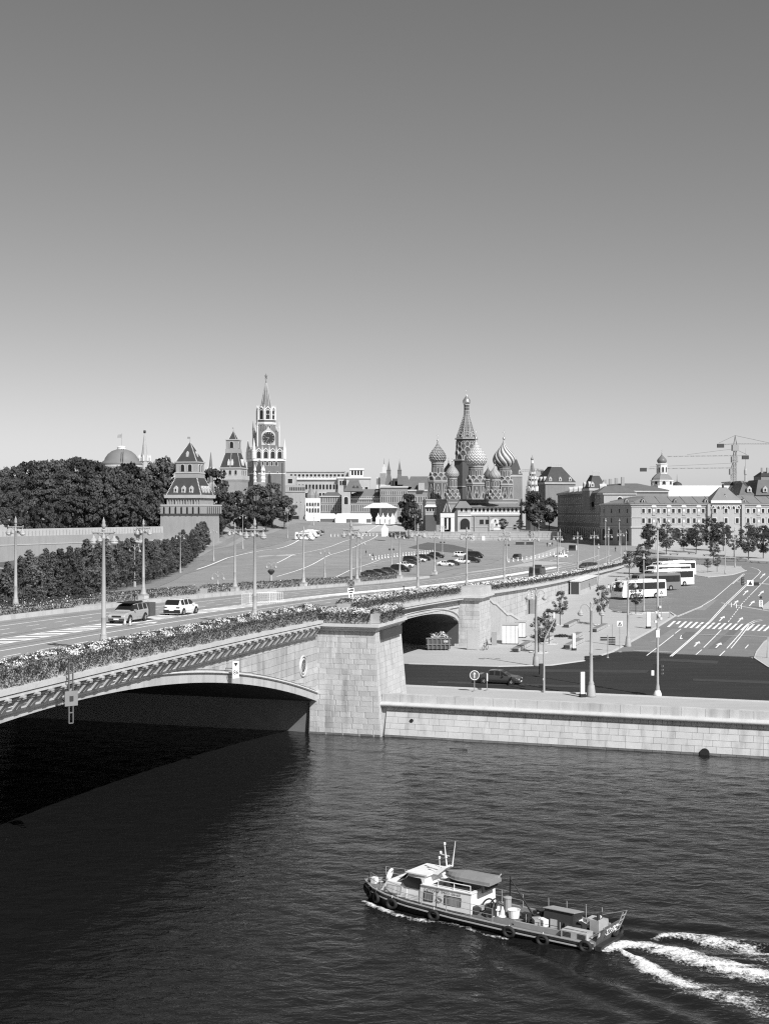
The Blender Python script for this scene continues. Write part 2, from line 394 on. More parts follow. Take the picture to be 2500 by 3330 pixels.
wv = np.concatenate([[-115, -100, -92, -88], np.arange(-85, 3.2, 0.36)])
U_, V_ = np.meshgrid(wu, wv); XX = -0.3 + U_ * EUX + V_ * EMX; YY = 123.8 + U_ * EUY + V_ * EMY
inn = ((U_ > -52) & (U_ < 58) & (V_ > -87)).astype(float)
ZZ = water_h(XX, YY) * inn
idx = np.arange(XX.size).reshape(XX.shape); FQ = np.stack([idx[:-1, :-1], idx[:-1, 1:], idx[1:, 1:], idx[1:, :-1]], -1).reshape(-1, 4)
wm = bpy.data.materials.new('river_water'); wm.use_nodes = True; t_ = wm.node_tree; b_ = t_.nodes['Principled BSDF']
b_.inputs['Base Color'].default_value = (0.010, 0.010, 0.010, 1); b_.inputs['Roughness'].default_value = 0.07
b_.inputs['IOR'].default_value = 1.31; b_.inputs['Specular IOR Level'].default_value = 0.5
ge = t_.nodes.new('ShaderNodeNewGeometry'); mp = t_.nodes.new('ShaderNodeMapping'); mp.inputs['Rotation'].default_value = (0, 0, R(-19)); mp.inputs['Scale'].default_value = (0.8, 1.25, 1)
t_.links.new(ge.outputs['Position'], mp.inputs['Vector'])
n1 = t_.nodes.new('ShaderNodeTexNoise'); n1.inputs['Scale'].default_value = 1.3; n1.inputs['Detail'].default_value = 4; n1.inputs['Roughness'].default_value = 0.55; n1.inputs['Distortion'].default_value = 0.5
t_.links.new(mp.outputs[0], n1.inputs['Vector'])
bp_ = t_.nodes.new('ShaderNodeBump'); bp_.inputs['Strength'].default_value = 0.55; bp_.inputs['Distance'].default_value = 0.16
t_.links.new(n1.outputs[0], bp_.inputs['Height']); t_.links.new(bp_.outputs[0], b_.inputs['Normal'])
river = part('river', npmesh('river', np.stack([XX, YY, ZZ], -1).reshape(-1, 3), FQ, wm, smooth=True), None, kind='structure')

# ================================================================== masonry helper
def stones(parent, P, u0, u1, z0, z1, row, length, mat, seed, proud=0.022, gap=0.007, lo=None, hi=None, name='stone', skip=None):
    """ashlar blocks, each an object: P(u,z,off) gives the face point pushed out by off"""
    rng = random.Random(seed); z = z0; r = 0
    while z < z1 - 0.05:
        h = min(row * rng.uniform(0.9, 1.1), z1 - z)
        if z1 - z - h < row * 0.35: h = z1 - z
        u = u0; first = True
        while u < u1 - 0.02:
            L = length * rng.uniform(0.65, 1.4) * (0.55 if first and r % 2 else 1.0); first = False
            if u1 - u - L < length * 0.4: L = u1 - u
            a, b, c, d = u + gap, u + L - gap, z + gap, z + h - gap
            ca = cb = c; da = db = d
            if lo: ca = max(c, lo(a) + gap); cb = max(c, lo(b) + gap)
            if hi: da = min(d, hi(a) - gap); db = min(d, hi(b) - gap)
            if (da - ca > 0.05 or db - cb > 0.05) and not (skip and skip((a + b) / 2, (c + d) / 2)):
                da = max(da, ca + 0.01); db = max(db, cb + 0.01)
                o = proud * rng.uniform(0.6, 1.4); e = 0.009
                V = [P(a, ca, -0.02), P(b, cb, -0.02), P(b, db, -0.02), P(a, da, -0.02),
                     P(a + e, ca + e, o), P(b - e, cb + e, o), P(b - e, max(db - e, cb + e + .005), o), P(a + e, max(da - e, ca + e + .005), o)]
                me = bpy.data.meshes.new(name)
                me.from_pydata([tuple(p) for p in V], [], [(4, 5, 6, 7), (0, 1, 5, 4), (1, 2, 6, 5), (2, 3, 7, 6), (3, 0, 4, 7)])
                me.materials.append(mat); me.update(); part(name, me, parent)
            u += L
        z += h; r += 1

# ================================================================== quay wall
quay = thing('embankment_wall', 'long pale granite quay wall with a rolled ledge along the river', 'wall')
QU1 = 62.0
def batter(z): return 0.9 * z / 3.2
mb = MB()   # backing
mb.hexa([EP(-1, 0.02, -1.5), EP(300, 0.02, -1.5), EP(300, 1.6, -1.5), EP(-1, 1.6, -1.5), EP(-1, 0.93, 3.1), EP(300, 0.93, 3.1), EP(300, 1.6, 3.1), EP(-1, 1.6, 3.1)])
mb.obj('backing', M('quay_joint', .38, .9, .15, 2.0), quay)
stones(quay, lambda u, z, o: EP(u, batter(z) - o, z), 0.3, QU1, -0.3, .16, 0.46, 1.25, granite_wet, 4)
stones(quay, lambda u, z, o: EP(u, batter(z) - o, z), 0.3, QU1, .16, 2.35, 0.55, 1.25, granite_side, 5, proud=.012)
stones(quay, lambda u, z, o: EP(u, batter(z) - o, z), 0.3, QU1, 2.35, 2.8, 0.5, 0.55, granite_side, 6, name='stone')
mb = MB()   # rolled ledge (torus moulding)
prof = [(0.85, 2.70), (0.34, 2.76), (0.18, 2.87), (0.2, 3.02), (0.36, 3.13), (0.6, 3.17), (0.95, 3.18)]
k = len(prof); mb.add([EP(-.2, v, z) for v, z in prof] + [EP(300, v, z) for v, z in prof], [(i, k + i, k + i + 1, i + 1) for i in range(k - 1)])
mb.obj('ledge', ledge, quay, smooth=True)
rng = random.Random(4); u = -.2
while u < QU1:      # parapet slabs
    L = rng.uniform(1.7, 2.1); mb = MB()
    mb.hexa([EP(u + .01, 0.72, 3.1), EP(u + L - .01, 0.72, 3.1), EP(u + L - .01, 1.45, 2.6), EP(u + .01, 1.45, 2.6), EP(u + .01, 0.78, 3.88), EP(u + L - .01, 0.78, 3.88), EP(u + L - .01, 1.4, 3.9), EP(u + .01, 1.4, 3.9)])
    mb.obj('parapet_slab', granite_side, quay); u += L
mb = MB(); mb.hexa([EP(u, 0.72, 3.1), EP(300, 0.72, 3.1), EP(300, 1.45, 2.6), EP(u, 1.45, 2.6), EP(u, 0.78, 3.88), EP(300, 0.78, 3.88), EP(300, 1.4, 3.9), EP(u, 1.4, 3.9)]); mb.obj('parapet', granite_side, quay)
mb = MB()           # west of the bridge
mb.hexa([EP(-300, 0.0, -1.5), EP(-34, 0.0, -1.5), EP(-34, 1.6, -1.5), EP(-300, 1.6, -1.5), EP(-300, 0.9, 3.7), EP(-34, 0.9, 3.7), EP(-34, 1.6, 3.7), EP(-300, 1.6, 3.7)])
tag(mb.obj('embankment_wall', granite_side), 'granite quay wall beyond the far side of the bridge', 'wall')
p = WP(1377, 2325, 1.6); mb = MB()
for (px, py, rr) in ((1376, 2325, 0.17), (2288, 2453, 0.42)):
    z = 1.55 if rr < .3 else 0.15
    q = WP(px, py, z); u_, v_ = (q.x + .3) * EUX + (q.y - 123.8) * EUY, batter(z)
    mb = MB(); c = Vector(EP(u_, v_, z)); ax = Vector((EMX, EMY, 0))
    mb.tube(c - ax * 0.12, c + ax * 0.3, rr, rr, 14); mb.obj('drain_pipe', black, quay)
mb = MB(); mb.box(-.8, .8, -.1, .1, -.02, .05); o = mb.obj('driftwood', darkm, loc=WP(1490, 2436, 0.03), rz=R(-20)); tag(o, 'dark floating plank drifting near the quay wall', 'driftwood')

# ================================================================== bridge
bridge = thing('river_bridge', 'granite arch bridge with flower planters crossing the river', 'bridge')
FT = 2.2                                   # right face of the bridge
def arch1(s): return 9.15 - 6.2 * (abs((s + 9) / 46.2)) ** 2
def arch2(s): return 5.5 + 2.9 * math.sqrt(max(0, 1 - ((s - 69.6) / 24.6) ** 2))
def P1(s, z, o): return BP(s, FT + o, z)
def strip(mb, ss, lo, hi):                  # ribbon between two functions s->(t,z)
    n = len(ss); V = [BP(s, lo(s)[0], lo(s)[1]) for s in ss] + [BP(s, hi(s)[0], hi(s)[1]) for s in ss]
    mb.add(V, [(i, i + 1, n + i + 1, n + i) for i in range(n - 1)])
S1 = np.arange(-80, 37.3, 1.5); S1[-1] = 37.2; S2 = np.linspace(45.0, 94, 32); LT = -30.5
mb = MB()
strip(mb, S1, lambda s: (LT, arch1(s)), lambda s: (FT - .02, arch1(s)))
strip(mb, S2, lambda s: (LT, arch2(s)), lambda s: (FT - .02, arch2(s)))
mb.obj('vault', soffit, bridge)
mb = MB()      # spandrel backing, both faces
for tt, sg in ((FT - .03, 1), (LT, -1)):
    for SS, ar in ((S1, arch1), (S2, arch2)):
        strip(mb, SS, lambda s: (tt, ar(s)), lambda s: (tt, deck(s) - .4))
mb.obj('spandrel_backing', joint, bridge)
mb = MB()      # abutment walls under the arches and behind the second pier
mb.hexa([BP(37.2, LT, -1.5), BP(45, LT, -1.5), BP(45, FT, -1.5), BP(37.2, FT, -1.5), BP(37.2, LT, 10), BP(45, LT, 10), BP(45, FT, 10), BP(37.2, FT, 10)][::1])
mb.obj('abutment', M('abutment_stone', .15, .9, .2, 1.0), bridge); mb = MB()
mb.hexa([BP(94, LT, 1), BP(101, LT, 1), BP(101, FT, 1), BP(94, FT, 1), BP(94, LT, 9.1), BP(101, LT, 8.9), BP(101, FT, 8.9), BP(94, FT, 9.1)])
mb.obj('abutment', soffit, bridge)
hi1 = lambda s: deck(s) - 1.5
oc = (33.3, 6.75)
stones(bridge, P1, -26, 37.15, 2.6, 9.9, 0.62, 1.5, granite, 21, lo=lambda s: arch1(s) + 1.0, hi=hi1, skip=lambda s, z: math.hypot(s - oc[0], z - oc[1]) < 0.75)
stones(bridge, P1, 45.1, 94, 5.4, 9.9, 0.6, 1.4, granite_side, 22, lo=lambda s: arch2(s) + 0.62, hi=lambda s: deck(s) - 1.1)
# arch rings: voussoirs and a roll moulding above them
def ring(ss, ar, th, proud, seed, mat):
    rg = random.Random(seed)
    for a, b in zip(ss[:-1], ss[1:]):
        mb = MB(); g = 0.012
        mb.hexa([BP(a + g, FT - .3, ar(a + g)), BP(b - g, FT - .3, ar(b - g)), BP(b - g, FT + proud, ar(b - g)), BP(a + g, FT + proud, ar(a + g)),
                 BP(a + g, FT - .3, ar(a + g) + th), BP(b - g, FT - .3, ar(b - g) + th), BP(b - g, FT + proud, ar(b - g) + th), BP(a + g, FT + proud, ar(a + g) + th)])
        mb.v = [tuple(v) for v in mb.v]; mb.obj('voussoir', mat, bridge)
ring(np.linspace(-26, 37.1, 43), arch1, 0.68, 0.10, 1, granite_side)
ring(np.linspace(45.2, 93.8, 27), arch2, 0.5, 0.10, 2, granite_side)
for SS, ar, th in ((np.linspace(-26, 37.1, 60), arch1, 0.68), (np.linspace(45.2, 93.8, 40), arch2, 0.5)):
    mb = MB(); pr = [(-.05, 0), (.2, .02), (.27, .1), (.22, .2), (-.05, .24)]; k = len(pr); V = [BP(s, FT + t, ar(s) + th + z) for s in SS for t, z in pr]
    mb.add(V, [(i * k + q, i * k + q + 1, i * k + k + q + 1, i * k + k + q) for i in range(len(SS) - 1) for q in range(k - 1)]); mb.obj('ring_moulding', ledge, bridge)
# oculus
oo = Vector(BP(oc[0], FT, oc[1])); ax = Vector((NX, NY, 0))
mb = MB(); mb.torus(oo + ax * .03, 0.92, 0.11, ax, 32, 8); mb.torus(oo + ax * .05, 0.66, 0.09, ax, 32, 6); ocr = mb.obj('oculus', granite_side, bridge, smooth=True)
mb = MB(); mb.tube(oo - ax * .3, oo + ax * .035, 0.62, 0.62, 28); mb.obj('grille', glassd, ocr)
mb = MB()
for a in range(6):
    v = Vector((DX, DY, 0)) * math.cos(a * math.pi / 6) + Vector((0, 0, 1)) * math.sin(a * math.pi / 6); mb.tube(oo + ax * .06 - v * .6, oo + ax * .06 + v * .6, .014, .014, 4)
mb.torus(oo + ax * .06, .3, .014, ax, 20, 4); mb.obj('grille_bar', greym, ocr)
# deck, cornice, brackets
SD = np.concatenate([np.arange(-80, 316, 4.0)])
mb = MB()
strip(mb, SD, lambda s: (-24.2, deck(s)), lambda s: (2.0, deck(s))); road_deck = mb.obj('roadway', asphalt, bridge)
mb = MB()
def bar(mb, ss, t0, t1, zb, zt):            # long solid along s with z relative to the deck
    n = len(ss); V = []
    for s in ss: V += [BP(s, t0, deck(s) + zb), BP(s, t1, deck(s) + zb), BP(s, t1, deck(s) + zt), BP(s, t0, deck(s) + zt)]
    F = [(0, 1, 2, 3), tuple(4 * (n - 1) + k for k in (3, 2, 1, 0))]
    for i in range(n - 1):
        a = 4 * i; b = a + 4; F += [(a + k, b + k, b + (k + 1) % 4, a + (k + 1) % 4) for k in range(4)]
    mb.add(V, F)
def rngs(a, b, st=3.0): return np.linspace(a, b, max(2, int((b - a) / st) + 1))
for a, b in ((-80, 36.6), (46.2, 94)):
    bar(mb, rngs(a, b), FT - .3, 3.05, -.38, -.10); bar(mb, rngs(a, b), FT - .3, 2.97, -.62, -.44)
bar(mb, rngs(100.5, 305), FT - .3, 2.75, -.42, -.08)
mb.obj('cornice', ledge, bridge)
mb = MB()
for a, b in ((-80, 36.6), (46.2, 94)): bar(mb, rngs(a, b), FT - .3, 2.85, -.45, -.37)
mb.obj('cornice_groove', joint, bridge)
mb = MB()
for a, b in ((-80, 36.6), (46.2, 94)): bar(mb, rngs(a, b), FT - .3, FT + .2, -1.66, -1.44)
mb.obj('string_course', ledge, bridge)
s = -25.5
while s < 36:                                # corbels that carry the cornice
    mb = MB(); w = .17; D = deck(s)
    pr = [(FT, -1.43), (FT + .5, -1.43), (FT + .66, -1.22), (3.14, -.82), (3.14, -.63), (FT, -.63)]
    n = len(pr); mb.add([BP(s - w, t, D + z) for t, z in pr] + [BP(s + w, t, D + z) for t, z in pr], [tuple(range(n)), tuple(range(2 * n - 1, n - 1, -1))] + [(i, n + i, n + (i + 1) % n, (i + 1) % n) for i in range(n)])
    mb.obj('corbel', granite_side, bridge); s += 1.52
mb = MB(); 
for z0, r_ in ((-.75, .05), (-.86, .035)): mb.path([BP(s, 3.1, deck(s) + z0) for s in rngs(-60, 36)], r_, 5)
mb.obj('cable', darkm, bridge)
# piers
def pier(nm, s0, s1, t0, t1, zb, zt, bat, row, ln, seed):
    pr = bridge
    f = lambda z: bat * (z - zb) / (zt - zb)
    def corner(s_, t_, z, o=0):
        return BP(s_ + (f(z) * (1 if s_ == s0 else -.6)), t_ - (f(z) if t_ == t1 else 0), z)
    mb = MB(); q = [(s0, t0), (s1, t0), (s1, t1), (s0, t1)]
    mb.hexa([corner(s_, t_, zb - 1.2) for s_, t_ in q] + [corner(s_, t_, zt) for s_, t_ in q]); mb.obj('pier_core', joint, pr)
    PF = lambda u, z, o: BP(s0 + f(z) - o, t0 + (t1 - f(z) - t0) * u, z); zs_ = zb - .3
    if zb < 1: stones(pr, PF, 0, 1, zs_, .16, row, ln / (t1 - t0), granite_wet, seed + 5, gap=.002); zs_ = .16
    stones(pr, PF, 0, 1, zs_, zt, row, ln / (t1 - t0), granite, seed, gap=.002)
    def PR(u, z, o): return BP(s0 + f(z) + (s1 - s0 - 1.6 * f(z)) * u, t1 - f(z) + o, z)
    stones(pr, PR, 0, 1, zb - .3, zt, row, ln / (s1 - s0), granite_side, seed + 1, gap=.002)
pier('pier', 36.6, 46.3, 1.6, 8.7, 0.0, 9.75, 0.75, 0.50, 1.25, 31)
pier('pier', 94.0, 101.0, 1.6, 5.3, 2.4, 8.9, 0.25, 0.55, 1.1, 33)
mb = MB()
for (a, b, t1, zz, e) in ((37.2, 45.9, 7.95, 9.75, 1), (94.1, 100.9, 5.1, 8.9, 1)):
    for k, (o, z0, z1) in enumerate(((.10, 0, .22), (.34, .225, .42), (.52, .425, .72))):
        P = [BP(a - o, 1.5, zz + z0), BP(b + o, 1.5, zz + z0), BP(b + o, t1 + o, zz + z0), BP(a - o, t1 + o, zz + z0)]
        mb.hexa(P + [(x, y, z + z1 - z0) for x, y, z in P])
mb.obj('pier_cornice', ledge, bridge)
mb = MB(); a, b, t1 = 93.9, 101.1, 5.3
mb.hexa([BP(a, 2.05, 9.62), BP(b, 2.05, 9.62), BP(b, t1, 9.62), BP(a, t1, 9.62), BP(a + .1, 2.05, 10.7), BP(b - .1, 2.05, 10.7), BP(b - .1, t1 - .1, 10.7), BP(a + .1, t1 - .1, 10.7)])
mb.obj('pier_parapet', granite_side, bridge)
mb = MB(); o = BP(41, 8.25, 9.0)             # safety net hung under the pier cornice
mb.hexa([BP(38.5, 8.1, 8.9), BP(45, 8.1, 8.9), BP(45, 8.35, 8.9), BP(38.5, 8.35, 8.9), BP(38.5, 8.1, 9.72), BP(45, 8.1, 9.72), BP(45, 8.35, 9.72), BP(38.5, 8.35, 9.72)]); mb.obj('netting', darkm, bridge)
# stair along the ramp and the ramp wall
def stz(s): return float(np.interp(s, [101, 107, 108.5, 117, 119.5, 128, 135], [9.3, 7.6, 7.5, 5.2, 5.1, 3.4, 2.7]))
mb = MB(); ss = np.linspace(101, 135, 40)
for tt in (4.2,): strip(mb, ss, lambda s: (tt, 2.0), lambda s: (tt, stz(s)))
strip(mb, ss, lambda s: (FT - .1, stz(s) - .7), lambda s: (4.2, stz(s) - .7)); mb.obj('stair_wall', granite_side, bridge)
mb = MB(); n = len(ss); V = []
for s in ss: V += [BP(s, 3.75, stz(s) + .0), BP(s, 4.32, stz(s)), BP(s, 4.32, stz(s) + .38), BP(s, 3.75, stz(s) + .38)]
F = []
for i in range(n - 1): F += [(4 * i + k, 4 * i + 4 + k, 4 * i + 4 + (k + 1) % 4, 4 * i + (k + 1) % 4) for k in range(4)]
mb.add(V, F); mb.obj('stair_coping', ledge, bridge)
mb = MB(); SR = rngs(100.9, 305, 4); strip(mb, SR, lambda s: (FT - .05, gzf(*BP(s, FT)[:2]) - .6), lambda s: (FT - .05, deck(s) - .2)); mb.obj('ramp_wall_backing', joint, bridge)
dr = 146.0
stones(bridge, P1, 101, 300, 2.3, 9.0, 0.95, 3.4, granite_side, 41, proud=.012, lo=lambda s: gzf(*BP(s, FT)[:2]) - .3, hi=lambda s: deck(s) - .42, skip=lambda s, z: abs(s - dr) < 2.2 and z < 5.6, gap=.01)
mb = MB(); gd = gzf(*BP(dr, FT)[:2])
pts = [(dr - 1.9, gd - .2), (dr + 1.9, gd - .2)] + [(dr + 1.9 * math.cos(a), gd + 2.4 + 1.9 * math.sin(a)) for a in np.linspace(0, math.pi, 12)]
mb.add([BP(s, FT + .0, z) for s, z in pts], [tuple(range(len(pts)))]); dw = mb.obj('doorway', granite_side, bridge)
mb = MB(); mb.hexa([BP(dr - 1.0, FT, gd), BP(dr + .4, FT, gd), BP(dr + .4, FT + .05, gd), BP(dr - 1.0, FT + .05, gd), BP(dr - 1.0, FT, gd + 2.6), BP(dr + .4, FT, gd + 2.6), BP(dr + .4, FT + .05, gd + 2.6), BP(dr - 1.0, FT + .05, gd + 2.6)]); mb.obj('opening', glassd, dw)
for rr, w in ((2.05, .16), (2.6, .12)):
    mb = MB(); mb.path([BP(dr + rr * math.cos(a), FT + .08, gd + 2.4 + rr * math.sin(a)) for a in np.linspace(0, math.pi, 16)], w, 6); mb.obj('archivolt', ledge, dw, smooth=True)
mb = MB(); mb.hexa([BP(dr + .4, FT + .05, gd), BP(dr + .5, FT + .05, gd), BP(dr + .5, FT + 1.0, gd), BP(dr + .4, FT + 1.0, gd), BP(dr + .4, FT + .05, gd + 2.5), BP(dr + .5, FT + .05, gd + 2.5), BP(dr + .5, FT + 1.0, gd + 2.5), BP(dr + .4, FT + 1.0, gd + 2.5)]); mb.obj('door_leaf', greym, dw)
# left kerb wall, pavement and outer face
mb = MB(); bar(mb, rngs(-80, 178), -24.75, -24.2, -.3, .42); mb.obj('kerb_wall', granite_side, bridge)
mb = MB(); bar(mb, rngs(-80, 178), -30.5, -24.7, -.5, .16); mb.obj('sidewalk', paving, bridge)
mb = MB(); strip(mb, rngs(90, 182), lambda s: (-30.48, 5.0), lambda s: (-30.48, deck(s))); mb.obj('left_wall', granite_side, bridge)
# painted lines on the deck
def dl(mb, s0, s1, t, w=.13, ds=6.0):
    for a, b in zip(rngs(s0, s1, ds)[:-1], rngs(s0, s1, ds)[1:]):
        mb.quad(BP(a, t - w / 2, deck(a) + .012), BP(b, t - w / 2, deck(b) + .012), BP(b, t + w / 2, deck(b) + .012), BP(a, t + w / 2, deck(a) + .012))
mb = MB()
for t in (-20.7, -8.6): dl(mb, -60, 300, t, .2)
dl(mb, -60, 300, -13.7, .2); dl(mb, -60, 300, -11.3, .2); dl(mb, 80, 300, -1.0, .14)
mb.obj('lane_line', paint, bridge)
mb = MB()
for t, ph in ((-18.5, 0), (-16.1, 1.9), (-6.2, 1.0), (-3.7, 2.6)):
    s = -60 + ph
    while s < 280: dl(mb, s, s + 2.1, t, .17); s += 4.7
mb.obj('dashed_line', paint, bridge)
mb = MB(); s = -60.0
while s < 262:
    a, b = s, s + (1.3 if s < 80 else 3.6); w = 1.15
    mb.quad(BP(a, -13.65, deck(a) + .012), BP(a + w, -13.65, deck(a) + .012), BP(b + w, -11.35, deck(b) + .012), BP(b, -11.35, deck(b) + .012)); s += 2.5 if s < 80 else 1.6
mb.obj('hatching', paint, bridge)
mb = MB(); a = 24.0      # direction arrow
for P in ([(0, -.12), (2.4, -.12), (2.4, .12), (0, .12)], [(2.3, -.6), (4.2, 0), (2.3, .6)]):
    mb.add([BP(a + x, -10 + y, deck(a + x) + .012) for x, y in P], [tuple(range(len(P)))])
mb.obj('arrow', paint, bridge)

rg = random.Random(77)
for i in range(16):                        # repaired patches and covers on the deck
    s, t = rg.uniform(-25, 150), rg.choice((-22, -17.3, -7.4, -5, -2.2)) + rg.uniform(-.3, .3); l, w = rg.uniform(2, 9), rg.uniform(.5, 1.1); mb = MB()
    mb.quad(*[BP(a, b, deck(a) + .007) for a, b in ((s, t - w), (s + l, t - w), (s + l, t + w), (s, t + w))]); mb.obj('road_patch', M('deck_patch%d' % (i % 3), (.2, .23, .3)[i % 3], .92, .08, 2.0), bridge)
mb = MB()
for t in (-22.6, -15, -10, -4.9, -2.3): dl(mb, -60, 250, t, .05)
mb.obj('tar_seam', M('tar', .12, .8), bridge, kind='stuff')
# ------------------------------------------------------------------ planters
def planter(label, path, w, h, zf, seed, dens=95, flow=60, drape=.55, leaf=.085, grp='flower planters along the bridge', flower_side=0.0):
    """path: plan polyline; trough with a hump of foliage spilling over it"""
    th = thing('flower_planter', label, 'planter', group=grp)
    rg = np.random.default_rng(seed); pts = [np.array(p, float) for p in path]
    mb = MB()
    for a, b in zip(pts[:-1], pts[1:]):
        L = np.hypot(*(b - a)); k = max(1, int(L / 4)); d = (b - a) / L; nn = np.array([d[1], -d[0]])
        for i in range(k):
            p0, p1 = a + d * L * i / k, a + d * L * (i + 1) / k; z0, z1 = zf(*p0), zf(*p1)
            q = [p0 - nn * w / 2, p0 + nn * w / 2, p1 + nn * w / 2, p1 - nn * w / 2]; zz = [z0, z0, z1, z1]
            mb.hexa([(x, y, z + .0) for (x, y), z in zip(q, zz)] + [(x, y, z + h) for (x, y), z in zip(q, zz)])
    mb.obj('trough', M('trough_stone', .36, .85, .15, 1.0), th)
    VL = []; FL = []; VF = []; nb = 0; nf = 0; fF = []
    for a, b in zip(pts[:-1], pts[1:]):
        L = np.hypot(*(b - a)); d = (b - a) / L; nn = np.array([d[1], -d[0]])
        for kind, dn in (('l', dens), ('f', flow)):
            n = int(L * dn); u = rg.uniform(0, L, n)
            ang = rg.uniform(-.15, math.pi + .15, n) if kind == 'l' else rg.uniform(.12, math.pi - .25, n)
            lump = .75 + .5 * fbm(u * .8, ang * 1.3, seed) + .0
            rad_x = (w / 2 + .22) * lump; rad_z = .48 * lump
            x = -np.cos(ang) * rad_x; z = h - .05 + np.sin(ang) * rad_z
            dp = rg.random(n) < .42
            if kind == 'l':           # trailing growth down both sides
                sd = np.where(rg.random(n) < .7, 1.0, -1.0)
                dd = drape * rg.random(n) * (0.55 + .9 * fbm(u * 1.7, sd, seed + 3))
                x = np.where(dp, sd * (w / 2 + .12 + .1 * rg.random(n)), x); z = np.where(dp, h - dd, z)
                keep = np.ones(n, bool)
            else:
                cl = fbm(u * 1.3, ang * 1.6, seed + 9, 3) + .25 * (fbm(u * .17, ang * 0, seed + 4, 2) - .5); keep = cl > .50
            u, x, z, ang = u[keep], x[keep], z[keep], ang[keep]
            c2 = a + d * u[:, None] + nn * x[:, None]
            zb = np.interp(u, np.linspace(0, L, 60), [zf(*(a + d * q)) for q in np.linspace(0, L, 60)])
            C = np.column_stack([c2, zb + z]) + rg.normal(0, .05, (len(u), 3))
            Nn = np.column_stack([nn * (-np.cos(ang))[:, None], np.sin(ang)])
            if kind == 'l':
                v, f = leaf_cards(rg, C, Nn, leaf, .7); VL.append(v); FL.append(f + nb); nb += len(v)
            else:
                C[:, 2] += .06
                v, f = leaf_cards(rg, C, Nn, leaf * .85, .5, .95); VF.append(v); fF.append(f + nf); nf += len(v)
    part('foliage', npmesh('foliage', np.concatenate(VL), np.concatenate(FL), leafs), th, kind='stuff')
    if nf: part('blossom', npmesh('blossom', np.concatenate(VF), np.concatenate(fF), blossom), th, kind='stuff')
    return th
zdk = lambda x, y: deck(ST(x, y)[0])
def bpath(a, b, t, st=12): return [BP(s, t)[:2] for s in np.linspace(a, b, max(2, int(abs(b - a) / st) + 1))]
planter('long planter of pale flowers on the bridge edge above the river arch', bpath(-42, 37.0, 1.75), 1.5, 1.0, lambda x, y: zdk(x, y) - .1, 1, 420, 330, .95, .066)
planter('planter of pale flowers wrapping the top of the big river pier', [BP(37.6, 1.9)[:2], BP(37.6, 7.6)[:2], BP(45.6, 7.6)[:2]], 1.3, .9, lambda x, y: 10.5, 2, 420, 330, .8, .066)
planter('planter of pale flowers above the embankment road arch', bpath(46.5, 93.6, 1.7), 1.4, 1.0, lambda x, y: zdk(x, y) - .1, 3, 260, 230, .6, .075)
planter('planter of pale flowers running down the ramp wall beside the coach park', bpath(102, 300, 1.6), 1.3, .9, lambda x, y: zdk(x, y) - .1, 4, 85, 130, .55, .11)
planter('short dark planter at the left edge of the far pavement', bpath(-30, 40.5, -26.3), 1.0, .55, lambda x, y: zdk(x, y) + .16, 5, 150, 16, .5, .08)
planter('dark leafy planter on the far pavement behind the two cars', bpath(31, 76, -28.8), 1.0, .6, lambda x, y: zdk(x, y) + .16, 6, 150, 10, .5, .08)
planter('long dark planter on the far pavement beside the open square', bpath(79, 170, -28.8), 1.0, .6, lambda x, y: zdk(x, y) + .16, 7, 90, 4, .5, .09)

# ================================================================== buildings: helpers
brick = M('red_brick', 0.30, 0.9, 0.10, 0.25, stain=0.12)
brick_dk = M('dark_brick', 0.15, 0.9, 0.10, 0.25, stain=0.12)
trim = M('white_stone', 0.60, 0.85, 0.10, 0.4)
trimg = M('grey_trim', 0.42, 0.85, 0.12, 0.4)
tile_dk = M('dark_roof_tile', 0.050, 0.7, 0.2, 0.6)
tile_md = M('green_roof_tile', 0.13, 0.7, 0.15, 0.4)
roof_gr = M('grey_sheet_roof', 0.20, 0.6, 0.12, 0.15, stretch=(3, .4, 1))
stone_lt = M('pale_facade', 0.36, 0.9, 0.10, 0.3, stain=0.1)
stone_gum = M('trading_row_shade_stone', 0.21, 0.9, 0.12, 0.3, stain=0.12)  # darker than the lit facades' stone, putting shade into the colour
gold = M('gilding', 0.55, 0.3, 0.1, 1.0, metal=0.8)
tentm = M('tent_cloth', 0.85, 0.8, 0.04, 0.3)
_wc = {}
def window(parent, loc, rz, w, h, arch=False, fm=None, fr=0.16, dep=0.10, sill=True, name='window'):
    fm = fm or trimg; key = (round(w, 2), round(h, 2), arch, fm.name, fr, sill)
    if key not in _wc:
        n = 10; W = w / 2
        inner = [(-W, 0), (W, 0)] + ([(W * math.cos(a), h - W + W * math.sin(a)) for a in np.linspace(0, math.pi, n)] if arch else [(W, h), (-W, h)])
        Wo = W + fr
        outer = [(-Wo, -.0), (Wo, -.0)] + ([(Wo * math.cos(a), h - W + Wo * math.sin(a)) for a in np.linspace(0, math.pi, n)] if arch else [(Wo, h + fr), (-Wo, h + fr)])
        mb = MB(); k = len(inner)
        V = [(x, -dep, z) for x, z in inner] + [(x, -dep, z) for x, z in outer] + [(x, 0.05, z) for x, z in inner] + [(x, 0.05, z) for x, z in outer]
        F = []
        for i in range(1, k):
            j = (i + 1) % k; F += [(i, k + i, k + j, j), (k + i, 3 * k + i, 3 * k + j, k + j), (2 * k + i, i, j, 2 * k + j)]
        mb.add(V, F)
        if sill: mb.box(-Wo - .08, Wo + .08, -dep - .08, .02, -.16, 0)
        mf = mb.mesh('window', fm)
        mp_ = MB(); mp_.add([(x, -.03, z) for x, z in inner], [tuple(range(k))]); mg = mp_.mesh('pane', glassd)
        _wc[key] = (mf, mg)
    mf, mg = _wc[key]
    o = part(name, mf, parent, loc, rz); part('pane', mg, o); return o
